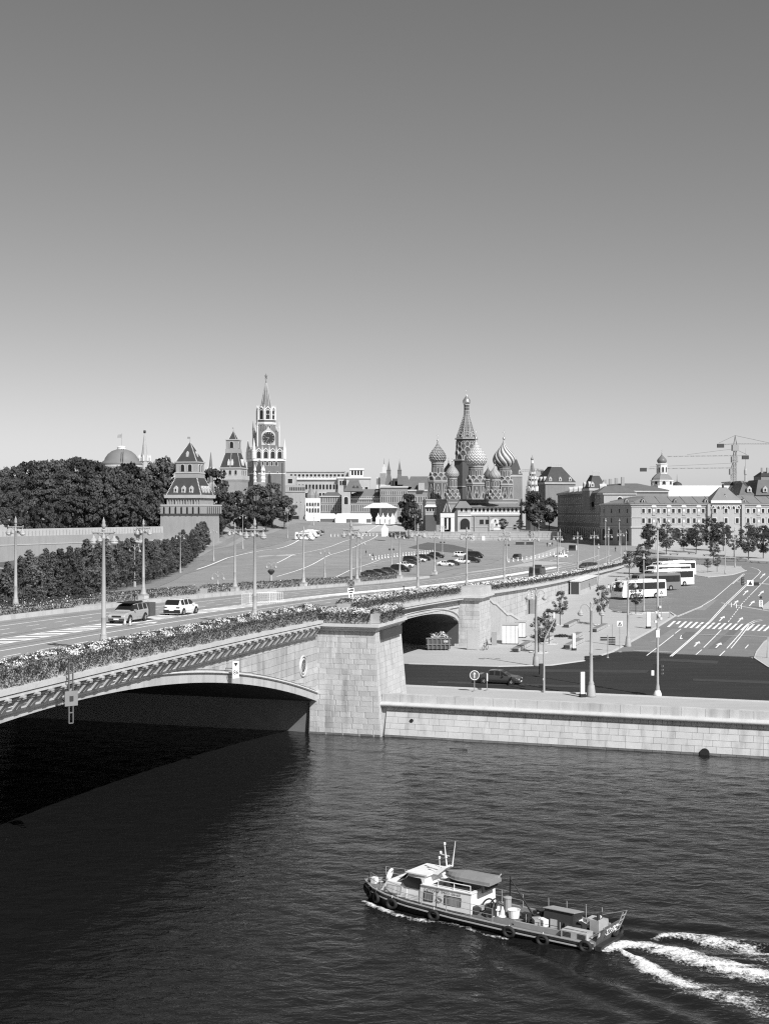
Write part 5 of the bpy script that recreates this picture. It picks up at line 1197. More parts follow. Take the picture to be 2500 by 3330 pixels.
# central gable
mb = MB(); mb.box(xg0, xg1, -.6, 6, -2, rzz(1634)); gb = mb.obj('centre_bay', stone_lt, TR)
mb = MB(); mb.box(xg0 - .5, xg1 + .5, -1.2, 6, rzz(1636), rzz(1627)); mb.obj('cornice', trim, TR)
xm = (xg0 + xg1) / 2; mb = MB(); hip(mb, xg0 - .4, xg1 + .4, -1, 9, rzz(1627), rzz(1584), (xg1 - xg0) * .42, 4.6); mb.obj('gable_roof', roof_gr, TR)
for x in (-1, 0, 1):
    for zpy, hh in ((1668, 1.6), (1701, 1.8)): window(TR, (xm + x * 4.05, -.6, rzz(zpy)), 0, 1.1, hh, False, trim, .22, .16)
for x in np.linspace(-4.6, 4.6, 6): window(TR, (xm + x, -.6, rzz(1655)), 0, .9, 1.0, True, trim, .2, .2, False, 'niche')
window(TR, (xm, -.6, rzz(1752)), 0, 3.4, 4.2, True, trimg, .35, .2, False, 'shop_arch')
for x in (-6.2, 6.2):
    mb = MB(); mb.box(xm + x - .5, xm + x + .5, -1.0, -.6, -.5, rzz(1640)); mb.obj('pilaster', stone_lt, TR)
mb = MB(); mb.lathe([(.4, 0), (.4, 1), (.15, 1.2), (.05, 2)], 8, (xm, 3.6, rzz(1584))); mb.obj('finial', darkm, TR)
for u_ in (700, 812, 1030, 1235, 1490):
    x = rx(U5(u_)); mb = MB(); mb.slab([(-.9, 0), (.9, 0), (.75, .9), (.4, 1.4), (0, 1.6), (-.4, 1.4), (-.75, .9)], -.2, 1.8); d = part('dormer', mb.mesh('dormer', tile_md), TR, (x, .2, rzz(1635))); window(d, (0, -.2, .15), 0, .6, .9, True, trim, .12, .06, False, 'dormer_window')
mb = MB(); mb.slab([(-.9, 0), (.9, 0), (0, 1.6)], -.2, 1.8); d = part('dormer', mb.mesh('dormer', tile_md), TR, (xm, .6, rzz(1620))); window(d, (0, -.2, .1), 0, .6, .8, True, trim, .12, .06, False, 'dormer_window')
# shaded row running back beside the church
SRt = thing('trading_row', 'tall shaded row of arched windows running back behind the dark street trees', 'building', (at(1955, 0, 506).x, 506, 8.6))
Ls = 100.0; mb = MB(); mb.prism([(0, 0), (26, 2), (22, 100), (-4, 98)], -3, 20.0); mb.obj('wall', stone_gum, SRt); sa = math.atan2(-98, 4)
mb = MB(); mb.prism([(-.5, -.5), (26, 1.5), (22, 100), (-4.6, 98)], 20.0, 20.7); mb.obj('cornice', trimg, SRt)
for z_, hh, ww, ar in ((2.0, 4.2, 2.6, True), (8.2, 2.6, 1.2, False), (12.2, 2.6, 1.2, False), (16.0, 2.2, 1.2, True)):
    for i in range(22):
        f = (i + .5) / 22; window(SRt, (-4 * f - .02, 98 * f, z_), sa, ww, hh, ar, trim, .32)
mb = MB(); mb.add([(-.6, -.6, 20.7), (27, 1.4, 20.7), (23, 101, 20.7), (-4.8, 99, 20.7), (9, 12, 23.6), (16, 12, 23.6), (13, 92, 23.6), (6, 92, 23.6)], [(0, 1, 5, 4), (1, 2, 6, 5), (2, 3, 7, 6), (3, 0, 4, 7), (4, 5, 6, 7)]); mb.obj('roof', tile_md, SRt)
for i in range(7): f = (i + .5) / 9; mb = MB(); mb.slab([(-.8, 0), (.8, 0), (.8, 1.3), (0, 2.3), (-.8, 1.3)], -.2, 2.5); d = part('dormer', mb.mesh('dormer', trimg), SRt, (-4 * f + .5, 98 * f, 21), sa); window(d, (0, -.2, .3), 0, .7, 1, True, trim, .12, .06, False, 'dormer_window')
for i in range(6): mb = MB(); mb.box(9, 10.2, 8 + i * 14, 9.2 + i * 14, 22, 26); mb.obj('chimney', brick, SRt)
def tower_roof(label, u0, u1, vb, vt, Y, topw, mat=None, dorm=3, body=6):
    a, b = at(U5(u0), V5(vb), Y), at(U5(u1), V5(vb), Y); w = b.x - a.x; h = at(0, V5(vt), Y).z - a.z; th = thing('pavilion_tower', label, 'tower', ((a.x + b.x) / 2, Y + w / 2, a.z), R(14))
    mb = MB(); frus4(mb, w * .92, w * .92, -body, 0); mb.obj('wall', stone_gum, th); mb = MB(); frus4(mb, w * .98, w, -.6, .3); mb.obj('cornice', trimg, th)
    mb = MB(); frus4(mb, w * .95, w * topw, .3, h); r_ = mb.obj('mansard_roof', mat or tile_dk, th); mb = MB(); frus4(mb, w * topw * 1.05, w * topw * 1.05, h, h + .25); 
    for x in np.linspace(-.5, .5, 7): mb.tube((x * w * topw, -w * topw / 2, h + .2), (x * w * topw, -w * topw / 2, h + 1.8), .07, .07, 4)
    mb.tube((-w * topw / 2, -w * topw / 2, h + 1.8), (w * topw / 2, -w * topw / 2, h + 1.8), .1, .1, 4); mb.obj('crest_railing', trimg, th)
    for sd in (0, 3):
        a_ = sd * math.pi / 2
        for x in np.linspace(-.3, .3, dorm):
            r0 = w * .44; mb = MB(); mb.slab([(-.7, 0), (.7, 0), (.7, 1.3), (0, 2.2), (-.7, 1.3)], -.2, 1.8); d = part('dormer', mb.mesh('dormer', trimg), th, (x * w * math.cos(a_) + r0 * math.sin(a_), x * w * math.sin(a_) - r0 * math.cos(a_), .8), a_); window(d, (0, -.2, .3), 0, .6, 1.0, True, trim, .1, .06, False, 'dormer_window')
    winrow(th, -w * .4, w * .4, 4, -body + 1, 1.2, 2.2, True, trimg, -w * .46); return th
tower_roof('big dark mansard pavilion roof just right of the bell tower', 110, 345, 395, 285, 620, .32, body=30)
tower_roof('smaller dark mansard roof above the shaded row', 425, 560, 437, 345, 520, .36, dorm=2, body=8)
tower_roof('steep dark pavilion roof half hidden behind the church', -120, -10, 345, 235, 640, .4, dorm=2, body=30)
th, w, h = block('annex_building', 'low lit annex with a grey hipped roof above the plaza facade', U5(545), U5(760), V5(462), V5(560), 500, 14, stone_lt, rz=0); mb = MB(); hip(mb, -2.5, w + .6, -.8, 16, h, h + (V5(462) - V5(415)) * 500 / FPX, w * .35, 7); mb.obj('hip_roof', tile_md, th); window(th, (w * .5, 0, h - 3.4), 0, 2.0, 1.8, True, trim, .25)
mb = MB(); mb.box(-.4, w + .3, -.5, 14.2, h - .6, h); mb.obj('cornice', trim, th)
Yw = 560; th, w, h = block('modern_building', 'plain white modern block with square windows behind the plaza facade', U5(910), U5(1448), V5(413), V5(520), Yw, 30, offwhite)
for u_, ww in ((967, 2.4), (1027, 4.2), (1108, 4.2), (1250, 4.2)): window(th, ((u_ - 910) * .4816 * Yw / FPX, 0, h - 8.2), 0, ww, 3.3, False, trimg, .25)
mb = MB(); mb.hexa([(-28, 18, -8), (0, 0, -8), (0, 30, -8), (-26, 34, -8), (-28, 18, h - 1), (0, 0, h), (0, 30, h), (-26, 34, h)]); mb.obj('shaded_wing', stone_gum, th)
for i in range(4): window(th, (-10 + i * 2.2, 6.4 - i * 1.42, h - 8.5), R(-32.7), 1.1, 3.4, False, trimg, .1)
mb = MB(); mb.box(2, 40, -6, 0, -8, h - (485 - 413) * .4816 * Yw / FPX + .5); mb.obj('lower_terrace', offwhite, th)
mb = MB(); mb.box(34, 60, 10, 24, h, h + 1.6); mb.box(33, 61, 9, 25, h + 1.6, h + 2.0); mb.obj('plant_room', greym, th)
# right-hand dark roofs
th, w, h = block('city_house', 'dark mansard roofed house at the right edge behind the plaza facade', U5(1440), U5(1680), V5(478), V5(520), 540, 30, stone_gum)
mb = MB(); hip(mb, 1, w * .52, 0, 28, h, h + (478 - 378) * .4816 * 540 / FPX, 4, 8); hip(mb, w * .5, w + 18, -2, 28, h, h + (478 - 372) * .4816 * 540 / FPX, 3.2, 8); mb.obj('mansard_roof', tile_md, th)
for x in (.38, .78): mb = MB(); mb.slab([(-.9, 0), (.9, 0), (.9, 1.6), (0, 2.6), (-.9, 1.6)], -.3, 2); d = part('dormer', mb.mesh('dormer', trimg), th, (w * x, 1.2 if x < .5 else -1, h + 1.2)); window(d, (0, -.3, .3), 0, .8, 1.2, True, trim, .12, .06, False, 'dormer_window')
th, w, h = block('roof_house', 'small dark rooftop house with chimneys at the far right skyline', U5(1605), U5(1700), V5(350), V5(400), 600, 12, stone_gum); mb = MB(); hip(mb, -.3, w, -.4, 12, h, h + 2.2, 2, 5); mb.obj('hip_roof', tile_dk, th)
for x in (1, 3.5, 6): mb = MB(); mb.box(x, x + .8, 3, 4, h, h + 4); mb.obj('chimney', brick, th)
# white church with bulbous dome
Yc2 = 640; c = at(U5(936), V5(412), Yc2); k = Yc2 / FPX * .4816; th = thing('white_church', 'white church with octagonal lantern and one bulbous dome on the skyline', 'church', (c.x, Yc2, c.z)); z_ = lambda v: (412 - v) * k
mb = MB(); mb.lathe([(74 * k, -6), (74 * k, z_(385)), (78 * k, z_(383)), (78 * k, z_(378)), (70 * k, z_(376))], 8, rot=R(22.5)); mb.obj('base_storey', trim, th)
mb = MB(); mb.lathe([(72 * k, z_(378)), (66 * k, z_(362)), (50 * k, z_(345)), (38 * k, z_(334))], 8, rot=R(22.5)); mb.obj('base_roof', roof_gr, th)
mb = MB(); mb.lathe([(36 * k, z_(338)), (36 * k, z_(275)), (40 * k, z_(272)), (40 * k, z_(268)), (26 * k, z_(264))], 8, rot=R(22.5)); mb.obj('lantern', trim, th)
for q in range(8):
    a = q * math.pi / 4; ar = 36 * k * math.cos(R(22.5)); window(th, (ar * math.sin(a), -ar * math.cos(a), z_(322)), a, .8, z_(290) - z_(322), True, stone_lt, .2); ar = 74 * k * math.cos(R(22.5)); window(th, (ar * math.sin(a), -ar * math.cos(a), z_(405)), a, 1.4, 1.4, True, stone_lt, .2)
onion(th, 'dome', (0, 0, z_(264)), 33 * k, 66 * k, 'plain', 1, 1, [M('green_dome', .15, .4, .1, .4)], seg=36, nz=24)
c = at(U5(1038), V5(410), 660); th = thing('small_cupola', 'little dark cupola with spike right of the white church', 'dome', (c.x, 660, c.z)); k = 660 / FPX * .4816; mb = MB(); mb.lathe([(34 * k, -4), (34 * k, 2 * k), (28 * k, 12 * k), (14 * k, 20 * k), (3 * k, 24 * k), (1.5 * k, 40 * k), (.5 * k, 72 * k)], 16); mb.obj('cupola', tile_dk, th, smooth=True)
# tv mast
c = at(U5(1500), V5(372), 2500); k = 2500 / FPX * .4816; th = thing('television_tower', 'very distant television tower needle on the skyline', 'tower', (c.x, 2500, c.z)); mb = MB(); mb.lathe([(9 * k, -30), (7 * k, 30 * k), (11 * k, 36 * k), (11 * k, 62 * k), (7 * k, 70 * k), (5 * k, 90 * k)], 12); mb.obj('shaft', M('far_concrete', .33, .9), th); mb = MB(); mb.lathe([(2 * k, 90 * k), (1.2 * k, 150 * k), (.5 * k, 212 * k)], 8); mb.obj('antenna', greym, th)
# cranes
def lattice(mb, p, q, w, n, r):
    p, q = Vector(p), Vector(q); d = (q - p).normalized(); a = Vector((0, 1, 0)) if abs(d.y) < .9 else Vector((1, 0, 0)); b = d.cross(a)
    cs_ = [(-1, -1), (1, -1), (1, 1), (-1, 1)]
    for x, y in cs_: mb.tube(p + a * x * w / 2 + b * y * w / 2, q + a * x * w / 2 + b * y * w / 2, r, r, 4)
    for i in range(n):
        f0, f1 = i / n, (i + 1) / n
        for j in range(4):
            x0, y0 = cs_[j]; x1, y1 = cs_[(j + 1) % 4]; mb.tube(p.lerp(q, f0) + a * x0 * w / 2 + b * y0 * w / 2, p.lerp(q, f1) + a * x1 * w / 2 + b * y1 * w / 2, r * .7, r * .7, 3)
def crane(label, u, Y, vtop, vjib, ul, ur, cw_left=True, vbase=420, tie=60, slope=0.0):
    k = Y / FPX * .4816; c = at(U5(u), V5(vbase), Y); th = thing('tower_crane', label, 'crane', (c.x, Y, c.z), group='tower cranes on the skyline')
    zj = (vbase - vjib) * k; zt = (vbase - vtop) * k; mb = MB(); lattice(mb, (0, 0, -10), (0, 0, zj), 18 * k, 22, .11); mb.obj('mast', greym, th)
    mb = MB(); lattice(mb, ((ul - u) * k, 0, zj + (0 if cw_left else slope)), (0, 0, zj + .5), 5 * k, 12, .08); lattice(mb, (0, 0, zj + .5), ((ur - u) * k, 0, zj + .5 + (slope if cw_left else 0)), 5 * k, 30, .08); mb.obj('jib', greym, th)
    ce = ul if cw_left else ur
    mb = MB(); xx = sorted(((ce - u) * k, (ce - u) * k + 3.4 * (1 if cw_left else -1))); mb.box(xx[0], xx[1], -.9, .9, zj - 1.5, zj + .5); mb.obj('counterweight', darkm, th)
    mb = MB(); mb.box(-1.6, 1.6, -1.5, 1.5, zj - 3.2, zj); mb.obj('cab', greym, th)
    mb = MB(); mb.tube((-.8, 0, zj), (0, 0, zt), .25, .12, 4); mb.tube((.8, 0, zj), (0, 0, zt), .25, .12, 4)
    mb.tube((0, 0, zt), ((ce - u) * k * .9, 0, zj + 1), .08, .08, 3); oe = ur if cw_left else ul
    mb.tube((0, 0, zt), ((oe - u) * k * .7, 0, zj + 1 + slope * .7), .08, .08, 3); mb.obj('tie_bar', darkm, th); return th
crane('tallest tower crane with its jib reaching off the right edge', 1430, 700, 75, 138, 1310, 1760)
crane('tower crane with a jib pointing left, lower than the tallest crane', 1425, 712, 165, 217, 970, 1520, False)
crane('tower crane with a low jib passing behind the white church', 1412, 724, 262, 300, 790, 1440, True, slope=-2.5)
crane('short distant crane between the bell tower and the mansard roof', 98, 800, 300, 318, -55, 140, False, 420)

# ================================================================== surfaces on the ground
def wsheet(name, pts, mat, **k): return sheet(name, pts, mat, **k)
wsheet('square', [BP(60, -30.6)[:2], BP(182, -30.6)[:2], BP(182, -25)[:2], BP(310, -25)[:2], BP(345, -20)[:2], (72, 470), (66, 541), (-12, 541), (-14, 575), (5, 606), (5, 660), (-70, 660), (-70, 560), (-62, 470), (-56, 412), (-50, 300), (-43, 207), (-41, 175)], cobble, step=6, zoff=.03)
pixsheet('grass_bank', [(200, 1952), (250, 1935), (430, 1850), (640, 1788), (800, 1735), (925, 1706), (1012, 1699), (1000, 1717), (960, 1752), (850, 1782), (740, 1818), (600, 1868), (480, 1922), (380, 1952)], grassm, zoff=.07)
pixsheet('path', [(280, 1945), (440, 1862), (560, 1826), (660, 1796), (800, 1742), (925, 1711), (935, 1715), (808, 1752), (664, 1806), (570, 1838), (460, 1876), (350, 1945)], M('path_stone', .27, .9, .12, .4), zoff=.11, step=4)
wsheet('grass_verge', [(-60, 125), (-38, 125), (-41, 180), (-43, 207), (-50, 300), (-56, 412), (-60, 452), (-76, 450), (-88, 424), (-131, 325), (-180, 240), (-160, 130)], M('verge_grass', .09, .95, .25, .4), step=8, zoff=.04)
lot = pixsheet('parking_lot', [(1078, 1884), (1150, 1850), (1236, 1821), (1330, 1808), (1440, 1804), (1560, 1806), (1640, 1812), (1600, 1832), (1480, 1850), (1380, 1880), (1250, 1900)], M('lot_asphalt', .25, .9, .14, .5), zoff=.07)
pixsheet('asphalt_patch', [(1326, 1782), (1392, 1764), (1470, 1772), (1535, 1788), (1545, 1803), (1464, 1797)], M('patch_asphalt', .11, .9, .1, .4), zoff=.07)
pixsheet('ramp_path', [(1690, 1822), (1748, 1802), (1820, 1777), (1838, 1783), (1800, 1806), (1750, 1822), (1702, 1832)], paving, zoff=.09, step=4)
emb_road = wsheet('embankment_road', [EP(-260, 16.2)[:2], EP(260, 16.2)[:2]] + [G(*p)[:2] for p in ((2600, 2192), (2500, 2170), (2456, 2148), (2440, 2138), (2200, 2128), (2060, 2119), (1990, 2122), (1900, 2150), (1790, 2165), (1620, 2169), (1330, 2160))] + [EP(-40, 36)[:2], EP(-260, 36)[:2]], asphalt_new, zoff=.03, step=9)
plaza_road = pixsheet('plaza_road', [(1990, 2121), (2195, 2003), (2178, 1992), (2090, 1994), (2000, 1990), (1978, 1978), (1990, 1905), (2050, 1872), (2120, 1850), (2300, 1878), (2380, 1870), (2425, 1856), (2408, 1842), (2300, 1836), (2120, 1830), (2005, 1824), (1985, 1806), (2120, 1806), (2500, 1826), (2800, 1840), (2800, 1935), (2600, 2010), (2482, 2085), (2455, 2140), (2440, 2137), (2200, 2127), (2060, 2118)], asphalt_old, zoff=.035, step=6)
avenue = wsheet('avenue', [BP(300, -24)[:2], BP(300, 1)[:2], BP(330, 4)[:2], BP(360, 8)[:2], (92, 470), (72, 540), (70, 640), (58, 640), (61, 540), (66, 480), BP(340, -22)[:2], BP(318, -25)[:2]], asphalt, zoff=.06, step=6)
pavk = M('kerb_stone', .5, .8, .1, 1.0)
def kerb(pix, w=.35, h=.14, parent=None):
    P = [G(*p) for p in pix]; Q = []
    for a, b in zip(P[:-1], P[1:]):
        n = max(1, int((b - a).length / 6)); Q += [a.lerp(b, i / n) for i in range(n)]
    Q.append(P[-1]); mb = MB(); V = []
    for i, p in enumerate(Q):
        d = (Q[min(i + 1, len(Q) - 1)] - Q[max(i - 1, 0)]); d.z = 0; d.normalize(); nn = Vector((-d.y, d.x, 0)) * w / 2; z = gzf(p.x, p.y)
        for s_, zz in ((-1, -.1), (1, -.1), (1, h), (-1, h)): V.append((p.x + nn.x * s_, p.y + nn.y * s_, z + zz))
    F = [(0, 1, 2, 3)]
    for i in range(len(Q) - 1): F += [(4 * i + k, 4 * i + 4 + k, 4 * i + 4 + (k + 1) % 4, 4 * i + (k + 1) % 4) for k in range(4)]
    mb.add(V, F); o = mb.obj('kerb', pavk, parent)
    if parent is None: o['kind'] = 'structure'
    return o
kerb([(1330, 2160), (1620, 2169), (1790, 2165), (1900, 2150), (1990, 2121), (2195, 2003), (2178, 1992), (2090, 1994), (2000, 1990)], parent=emb_road)
kerb([(2425, 1856), (2380, 1870), (2300, 1878), (2120, 1850)], parent=plaza_road); kerb([(2408, 1842), (2300, 1836), (2120, 1830), (2005, 1824)], parent=plaza_road)
isl = wsheet('traffic_island', [G(*p)[:2] for p in ((2455, 2141), (2462, 2122), (2482, 2095), (2520, 2070), (2700, 2030), (2700, 2260), (2500, 2171))], paving, zoff=.15, step=5); kerb([(2520, 2069), (2482, 2094), (2461, 2122), (2454, 2142), (2500, 2172), (2620, 2215)], parent=isl)
isl2 = wsheet('traffic_island', [G(*p)[:2] for p in ((2480, 1985), (2475, 1976), (2500, 1955), (2560, 1935), (2600, 1960), (2540, 1985))], paving, zoff=.15, step=4)
for a_ in (isl, isl2): a_['kind'] = 'structure'
mb = MB(); mb.hexa([EP(-30, 15.9, 2.5), EP(200, 15.9, 2.5), EP(200, 16.2, 2.5), EP(-30, 16.2, 2.5), EP(-30, 15.9, 2.72), EP(200, 15.9, 2.72), EP(200, 16.2, 2.72), EP(-30, 16.2, 2.72)]); mb.obj('kerb', pavk, emb_road)
for i, (P, g_) in enumerate((([(1420, 2222), (1900, 2238), (1905, 2231), (1425, 2216)], .05), ([(1650, 2185), (2100, 2190), (2110, 2180), (1660, 2177)], .045), ([(2140, 2150), (2330, 2160), (2335, 2150), (2150, 2142)], .05), ([(1700, 2200), (1745, 2201), (1748, 2195), (1703, 2194)], .02), ([(2250, 2215), (2500, 2225), (2500, 2216), (2252, 2208)], .045), ([(2200, 2080), (2235, 2081), (2262, 2056), (2230, 2055)], .14), ([(2260, 1985), (2290, 1986), (2330, 1952), (2305, 1950)], .24), ([(2110, 2090), (2150, 2092), (2215, 2048), (2185, 2046)], .23), ([(2300, 2110), (2330, 2111), (2420, 2032), (2395, 2030)], .15))):
    pixsheet('road_patch', P, M('patch_%d' % i, g_, .9, .15, .8), zoff=.045, step=4, parent=emb_road if P[0][1] > 2140 else plaza_road)
# paint on the plaza road
def gline(pix, w, parent=plaza_road, name='lane_line', zo=.06, dash=None):
    P = [G(*p) for p in pix]; mb = MB()
    for a, b in zip(P[:-1], P[1:]):
        d = b - a; L = math.hypot(d.x, d.y); d = d / L; nn = Vector((-d.y, d.x, 0)).normalized() * w / 2; n = max(1, int(L / 4)) if not dash else 1; x = 0.0
        segs = [(L * i / n, L * (i + 1) / n) for i in range(n)] if not dash else [(q, min(L, q + dash[0])) for q in np.arange(0, L, dash[0] + dash[1])]
        for q0, q1 in segs:
            p0, p1 = a + d * q0, a + d * q1; z0, z1 = gzf(p0.x, p0.y) + zo, gzf(p1.x, p1.y) + zo
            mb.quad((p0.x - nn.x, p0.y - nn.y, z0), (p1.x - nn.x, p1.y - nn.y, z1), (p1.x + nn.x, p1.y + nn.y, z1), (p0.x + nn.x, p0.y + nn.y, z0))
    return mb.obj(name, paint, parent)
def z4(x, y): return (2050 + .2709 * x, 1850 + .2709 * y)
for P, w in (([(470, 1055), (850, 718), (935, 640), (1135, 422), (1390, 182)], .16), ([(492, 1055), (870, 718), (955, 640), (1150, 430), (1410, 182), (1530, 70), (1555, 35), (1520, 5), (1430, -20)], .16), ([(190, 1045), (515, 795)], .15), ([(530, 780), (600, 725)], .15), ([(545, 575), (850, 450), (1000, 360), (1210, 180), (1350, 60)], .16), ([(560, 580), (860, 455)], .14), ([(1220, 185), (1368, 62)], .14),
             ([(780, 1035), (850, 975)], .15), ([(872, 950), (1085, 735)], .15), ([(1065, 1050), (1128, 988)], .15), ([(1150, 960), (1340, 745), (1400, 665), (1480, 625), (1570, 610)], .15), ([(1200, 960), (1372, 745), (1420, 675), (1490, 640), (1580, 622)], .15), ([(1370, 960), (1410, 915)], .15),
             ([(30, 982), (500, 1003)], .22), ([(800, 790), (1640, 818)], .22), ([(550, 600), (940, 608)], .22), ([(1365, 55), (1510, 58)], .2), ([(690, 455), (840, 460)], .12)):
    gline([z4(*p) for p in P], w)
gline([z4(1168, 640), z4(1330, 425), z4(1440, 310), z4(1661, 90)], .15, dash=(2.4, 1.8), name='dashed_line'); gline([z4(1440, 310), z4(1661, 88)], .14)
for i in range(8): gline([z4(1160 + i * 26, 930 - i * 28), z4(1195 + i * 26, 934 - i * 28)], .2, name='ladder_mark')
for i in range(18):
    if i == 1: b0, t0 = (535, 668), (575, 632)
    else: b0, t0 = (430 + 67.6 * i, 702 + 3.0 * i), (512 + 67.6 * i, 630 + 2.9 * i)
    q = [z4(*b0), z4(b0[0] + 32, b0[1]), z4(t0[0] + 30, t0[1]), z4(*t0)]; q = [G(*p) for p in q]
    mb = MB(); mb.quad(*[(p.x, p.y, gzf(p.x, p.y) + .065) for p in q]); mb.obj('zebra_stripe', paint, plaza_road)
def garrow(x, y, turn=False, s=1.0):
    tip = G(*z4(x + 42 * s, y - 42 * s)); tail = G(*z4(x - 20 * s, y + 22 * s)); d = (tip - tail); d.z = 0; L = d.length; d.normalize(); nn = Vector((d.y, -d.x, 0)); mb = MB()
    def pt(a, b): p = tail + d * a + nn * b; return (p.x, p.y, gzf(p.x, p.y) + .06)
    mb.quad(pt(0, -.11), pt(0, .11), pt(L * .6, .11), pt(L * .6, -.11)); mb.quad(pt(L * .58, -.42), pt(L * .58, .42), pt(L, 0))
    mb.obj('arrow', paint, plaza_road)
for x, y in ((780, 915), (1040, 930), (1080, 610), (1300, 625), (1245, 420), (1440, 425), (1365, 298), (1550, 305), (1570, 95)): garrow(x, y)
tip = [G(*z4(*p)) for p in ((555, 832), (585, 845), (600, 800), (612, 800), (600, 830), (628, 838), (600, 848), (570, 840))]
mb = MB(); mb.add([(p.x, p.y, gzf(p.x, p.y) + .06) for p in tip], [tuple(range(8))]); mb.obj('arrow', paint, plaza_road)
for i in range(11):                    # coach bay lines
    x0, y0, x1, y1 = 1990 + i * 18, 1985 - i * 10.8, 2125 + i * 15.5, 1983 - i * 13.2
    gline([(x0, y0), (x1, y1)], .14, name='bay_line')
gline([(900, 1832), (1240, 1703)], .35, lot, 'painted_line', .08); gline([(900, 1876), (1228, 1742)], .35, lot, 'painted_line', .08); gline([(640, 1853), (740, 1815), (900, 1786), (972, 1757)], .5, lot, 'painted_line', .1); gline([(1078, 1884), (1150, 1850), (1236, 1821)], .3, lot, 'painted_line', .12); gline([(905, 1905), (1078, 1884)], .01, lot, 'painted_line', .12)
gline([(880, 1890), (820, 1905)], .3, lot, 'painted_line', .08)
for x, y in ((1190, 1845), (1210, 1836), (1230, 1830), (1260, 1824)): gline([(x, y), (x + 30, y - 4)], .3, lot, 'arrow', .12)
zs = 318
for t in (-12.4, -8.6, -20.7, -4.5):
    P = [BP(s, t) for s in (300, 330, 345)]; mb = MB()
    for a, b in zip(P[:-1], P[1:]):
        a, b = Vector(a), Vector(b); nn = Vector((NX, NY, 0)) * .1; mb.quad(*[(p.x, p.y, gzf(p.x, p.y) + .09) for p in (a - nn, b - nn, b + nn, a + nn)])
    mb.obj('lane_line', paint, avenue)

# ================================================================== trees
def tree_mesh(seed, kind):
    """trunk and crown of one tree, 10 m tall"""
    rg = np.random.default_rng(seed); rn = random.Random(seed); mb = MB()
    if kind == 'broad': zc, rx, rz, K, n, sz, tr = 5.9, 3.9, 4.1, 60, 78, .27, 1.9
    elif kind == 'row': zc, rx, rz, K, n, sz, tr = 5.2, 2.7, 4.9, 78, 62, .165, 1.1
    elif kind == 'spruce': zc, rx, rz, K, n, sz, tr = 5.0, 2.6, 5.0, 70, 60, .24, 1.0
    elif kind == 'plaza': zc, rx, rz, K, n, sz, tr = 5.6, 3.3, 4.4, 80, 60, .17, 1.6
    else: zc, rx, rz, K, n, sz, tr = 6.4, 2.5, 3.6, 40, 60, .15, 3.0      # sapling
    C = []; Nn = []
    for k in range(K):
        z = rn.uniform(-1, 1); a = rn.uniform(0, 2 * math.pi)
        if kind == 'row': prof = min(1, max(.03, (1 - z) / 1.15)) * (1 - .5 * max(-z - .55, 0))
        elif kind == 'spruce': prof = max(.06, (1 - z) / 2 * (.75 + .5 * ((k * 7) % 5) / 5))
        else: prof = math.sqrt(max(0.04, 1 - z * z)) * rn.uniform(.72, 1.12)
        rr = prof * rx * (rn.uniform(.35, 1.0) ** .5)
        cx, cy, cz = rr * math.cos(a), rr * math.sin(a), zc + z * rz * (1 if z > 0 else .82) * rn.uniform(.9, 1.02)
        rc = {'broad': 1.0, 'row': .52, 'spruce': .62, 'plaza': .7, 'sapling': .62}[kind] * rn.uniform(.7, 1.25)
        d = rg.normal(0, 1, (n, 3)); d /= np.linalg.norm(d, axis=1)[:, None]; rad = rc * rg.uniform(.55, 1.05, (n, 1))
        sq = np.array([1, 1, .62 if kind in ('broad', 'spruce', 'plaza') else .9])
        p = np.array([cx, cy, cz]) + d * rad * sq
        if kind == 'spruce': p[:, 2] -= .35 * np.hypot(p[:, 0] - cx * .5, p[:, 1] - cy * .5) * .6
        C.append(p); out = p - np.array([0, 0, zc - 1.5]); out /= np.linalg.norm(out, axis=1)[:, None] + 1e-6
        Nn.append(d * .75 + out * .35)
        if k % 3 == 0 and kind != 'spruce': mb.tube((0, 0, tr + rn.uniform(.0, 2.4)), (cx * .8, cy * .8, cz - .2), .10, .03, 4)
    V, F = leaf_cards(rg, np.concatenate(C), np.concatenate(Nn), sz, .55, .75)
    crown = npmesh('crown', V, F, leafm if kind in ('broad', 'spruce') else leafm2)
    b = .22 if kind in ('broad',) else .13
    mb.tube((0, 0, -.6), (0, 0, tr), b * 1.25, b, 8); mb.tube((0, 0, tr), (rn.uniform(-.3, .3), rn.uniform(-.3, .3), zc + rz * .5), b, .05, 7)
    return mb.mesh('trunk', barkm), crown
TM = {k: [tree_mesh(100 * i + j, k) for j in range(n)] for i, (k, n) in enumerate((('broad', 5), ('row', 4), ('spruce', 2), ('plaza', 4), ('sapling', 3)))}
tn = random.Random(8)
def tree(name, label, kind, p, h, wide=1.0, group=None, var=None, darker=None):
    th = thing(name, label, 'tree', p, tn.uniform(0, 6.28), group); th.scale = (h / 10 * wide, h / 10 * wide, h / 10)
    t, c = TM[kind][var if var is not None else tn.randrange(len(TM[kind]))]; part('trunk', t, th); part('crown', c, th); return th
y = 118.0
while y < 437:                                   # clipped row below the fortress wall
    x = -45.2 - .0626 * (y - 207) + tn.uniform(-.4, .4); tree('row_tree', 'dense clipped tree in the row below the fortress wall', 'row', (x, y, gzf(x, y)), tn.uniform(7.4, 9.2), tn.uniform(.92, 1.08), 'clipped trees below the fortress wall'); y += 6.6
y = 122.0
while y < 430:
    x = -50.2 - .0626 * (y - 207) + tn.uniform(-.4, .4); tree('row_tree', 'dense clipped tree in the row below the fortress wall', 'row', (x, y, gzf(x, y)), tn.uniform(6.2, 7.6), tn.uniform(.95, 1.1), 'clipped trees below the fortress wall'); y += 9.1
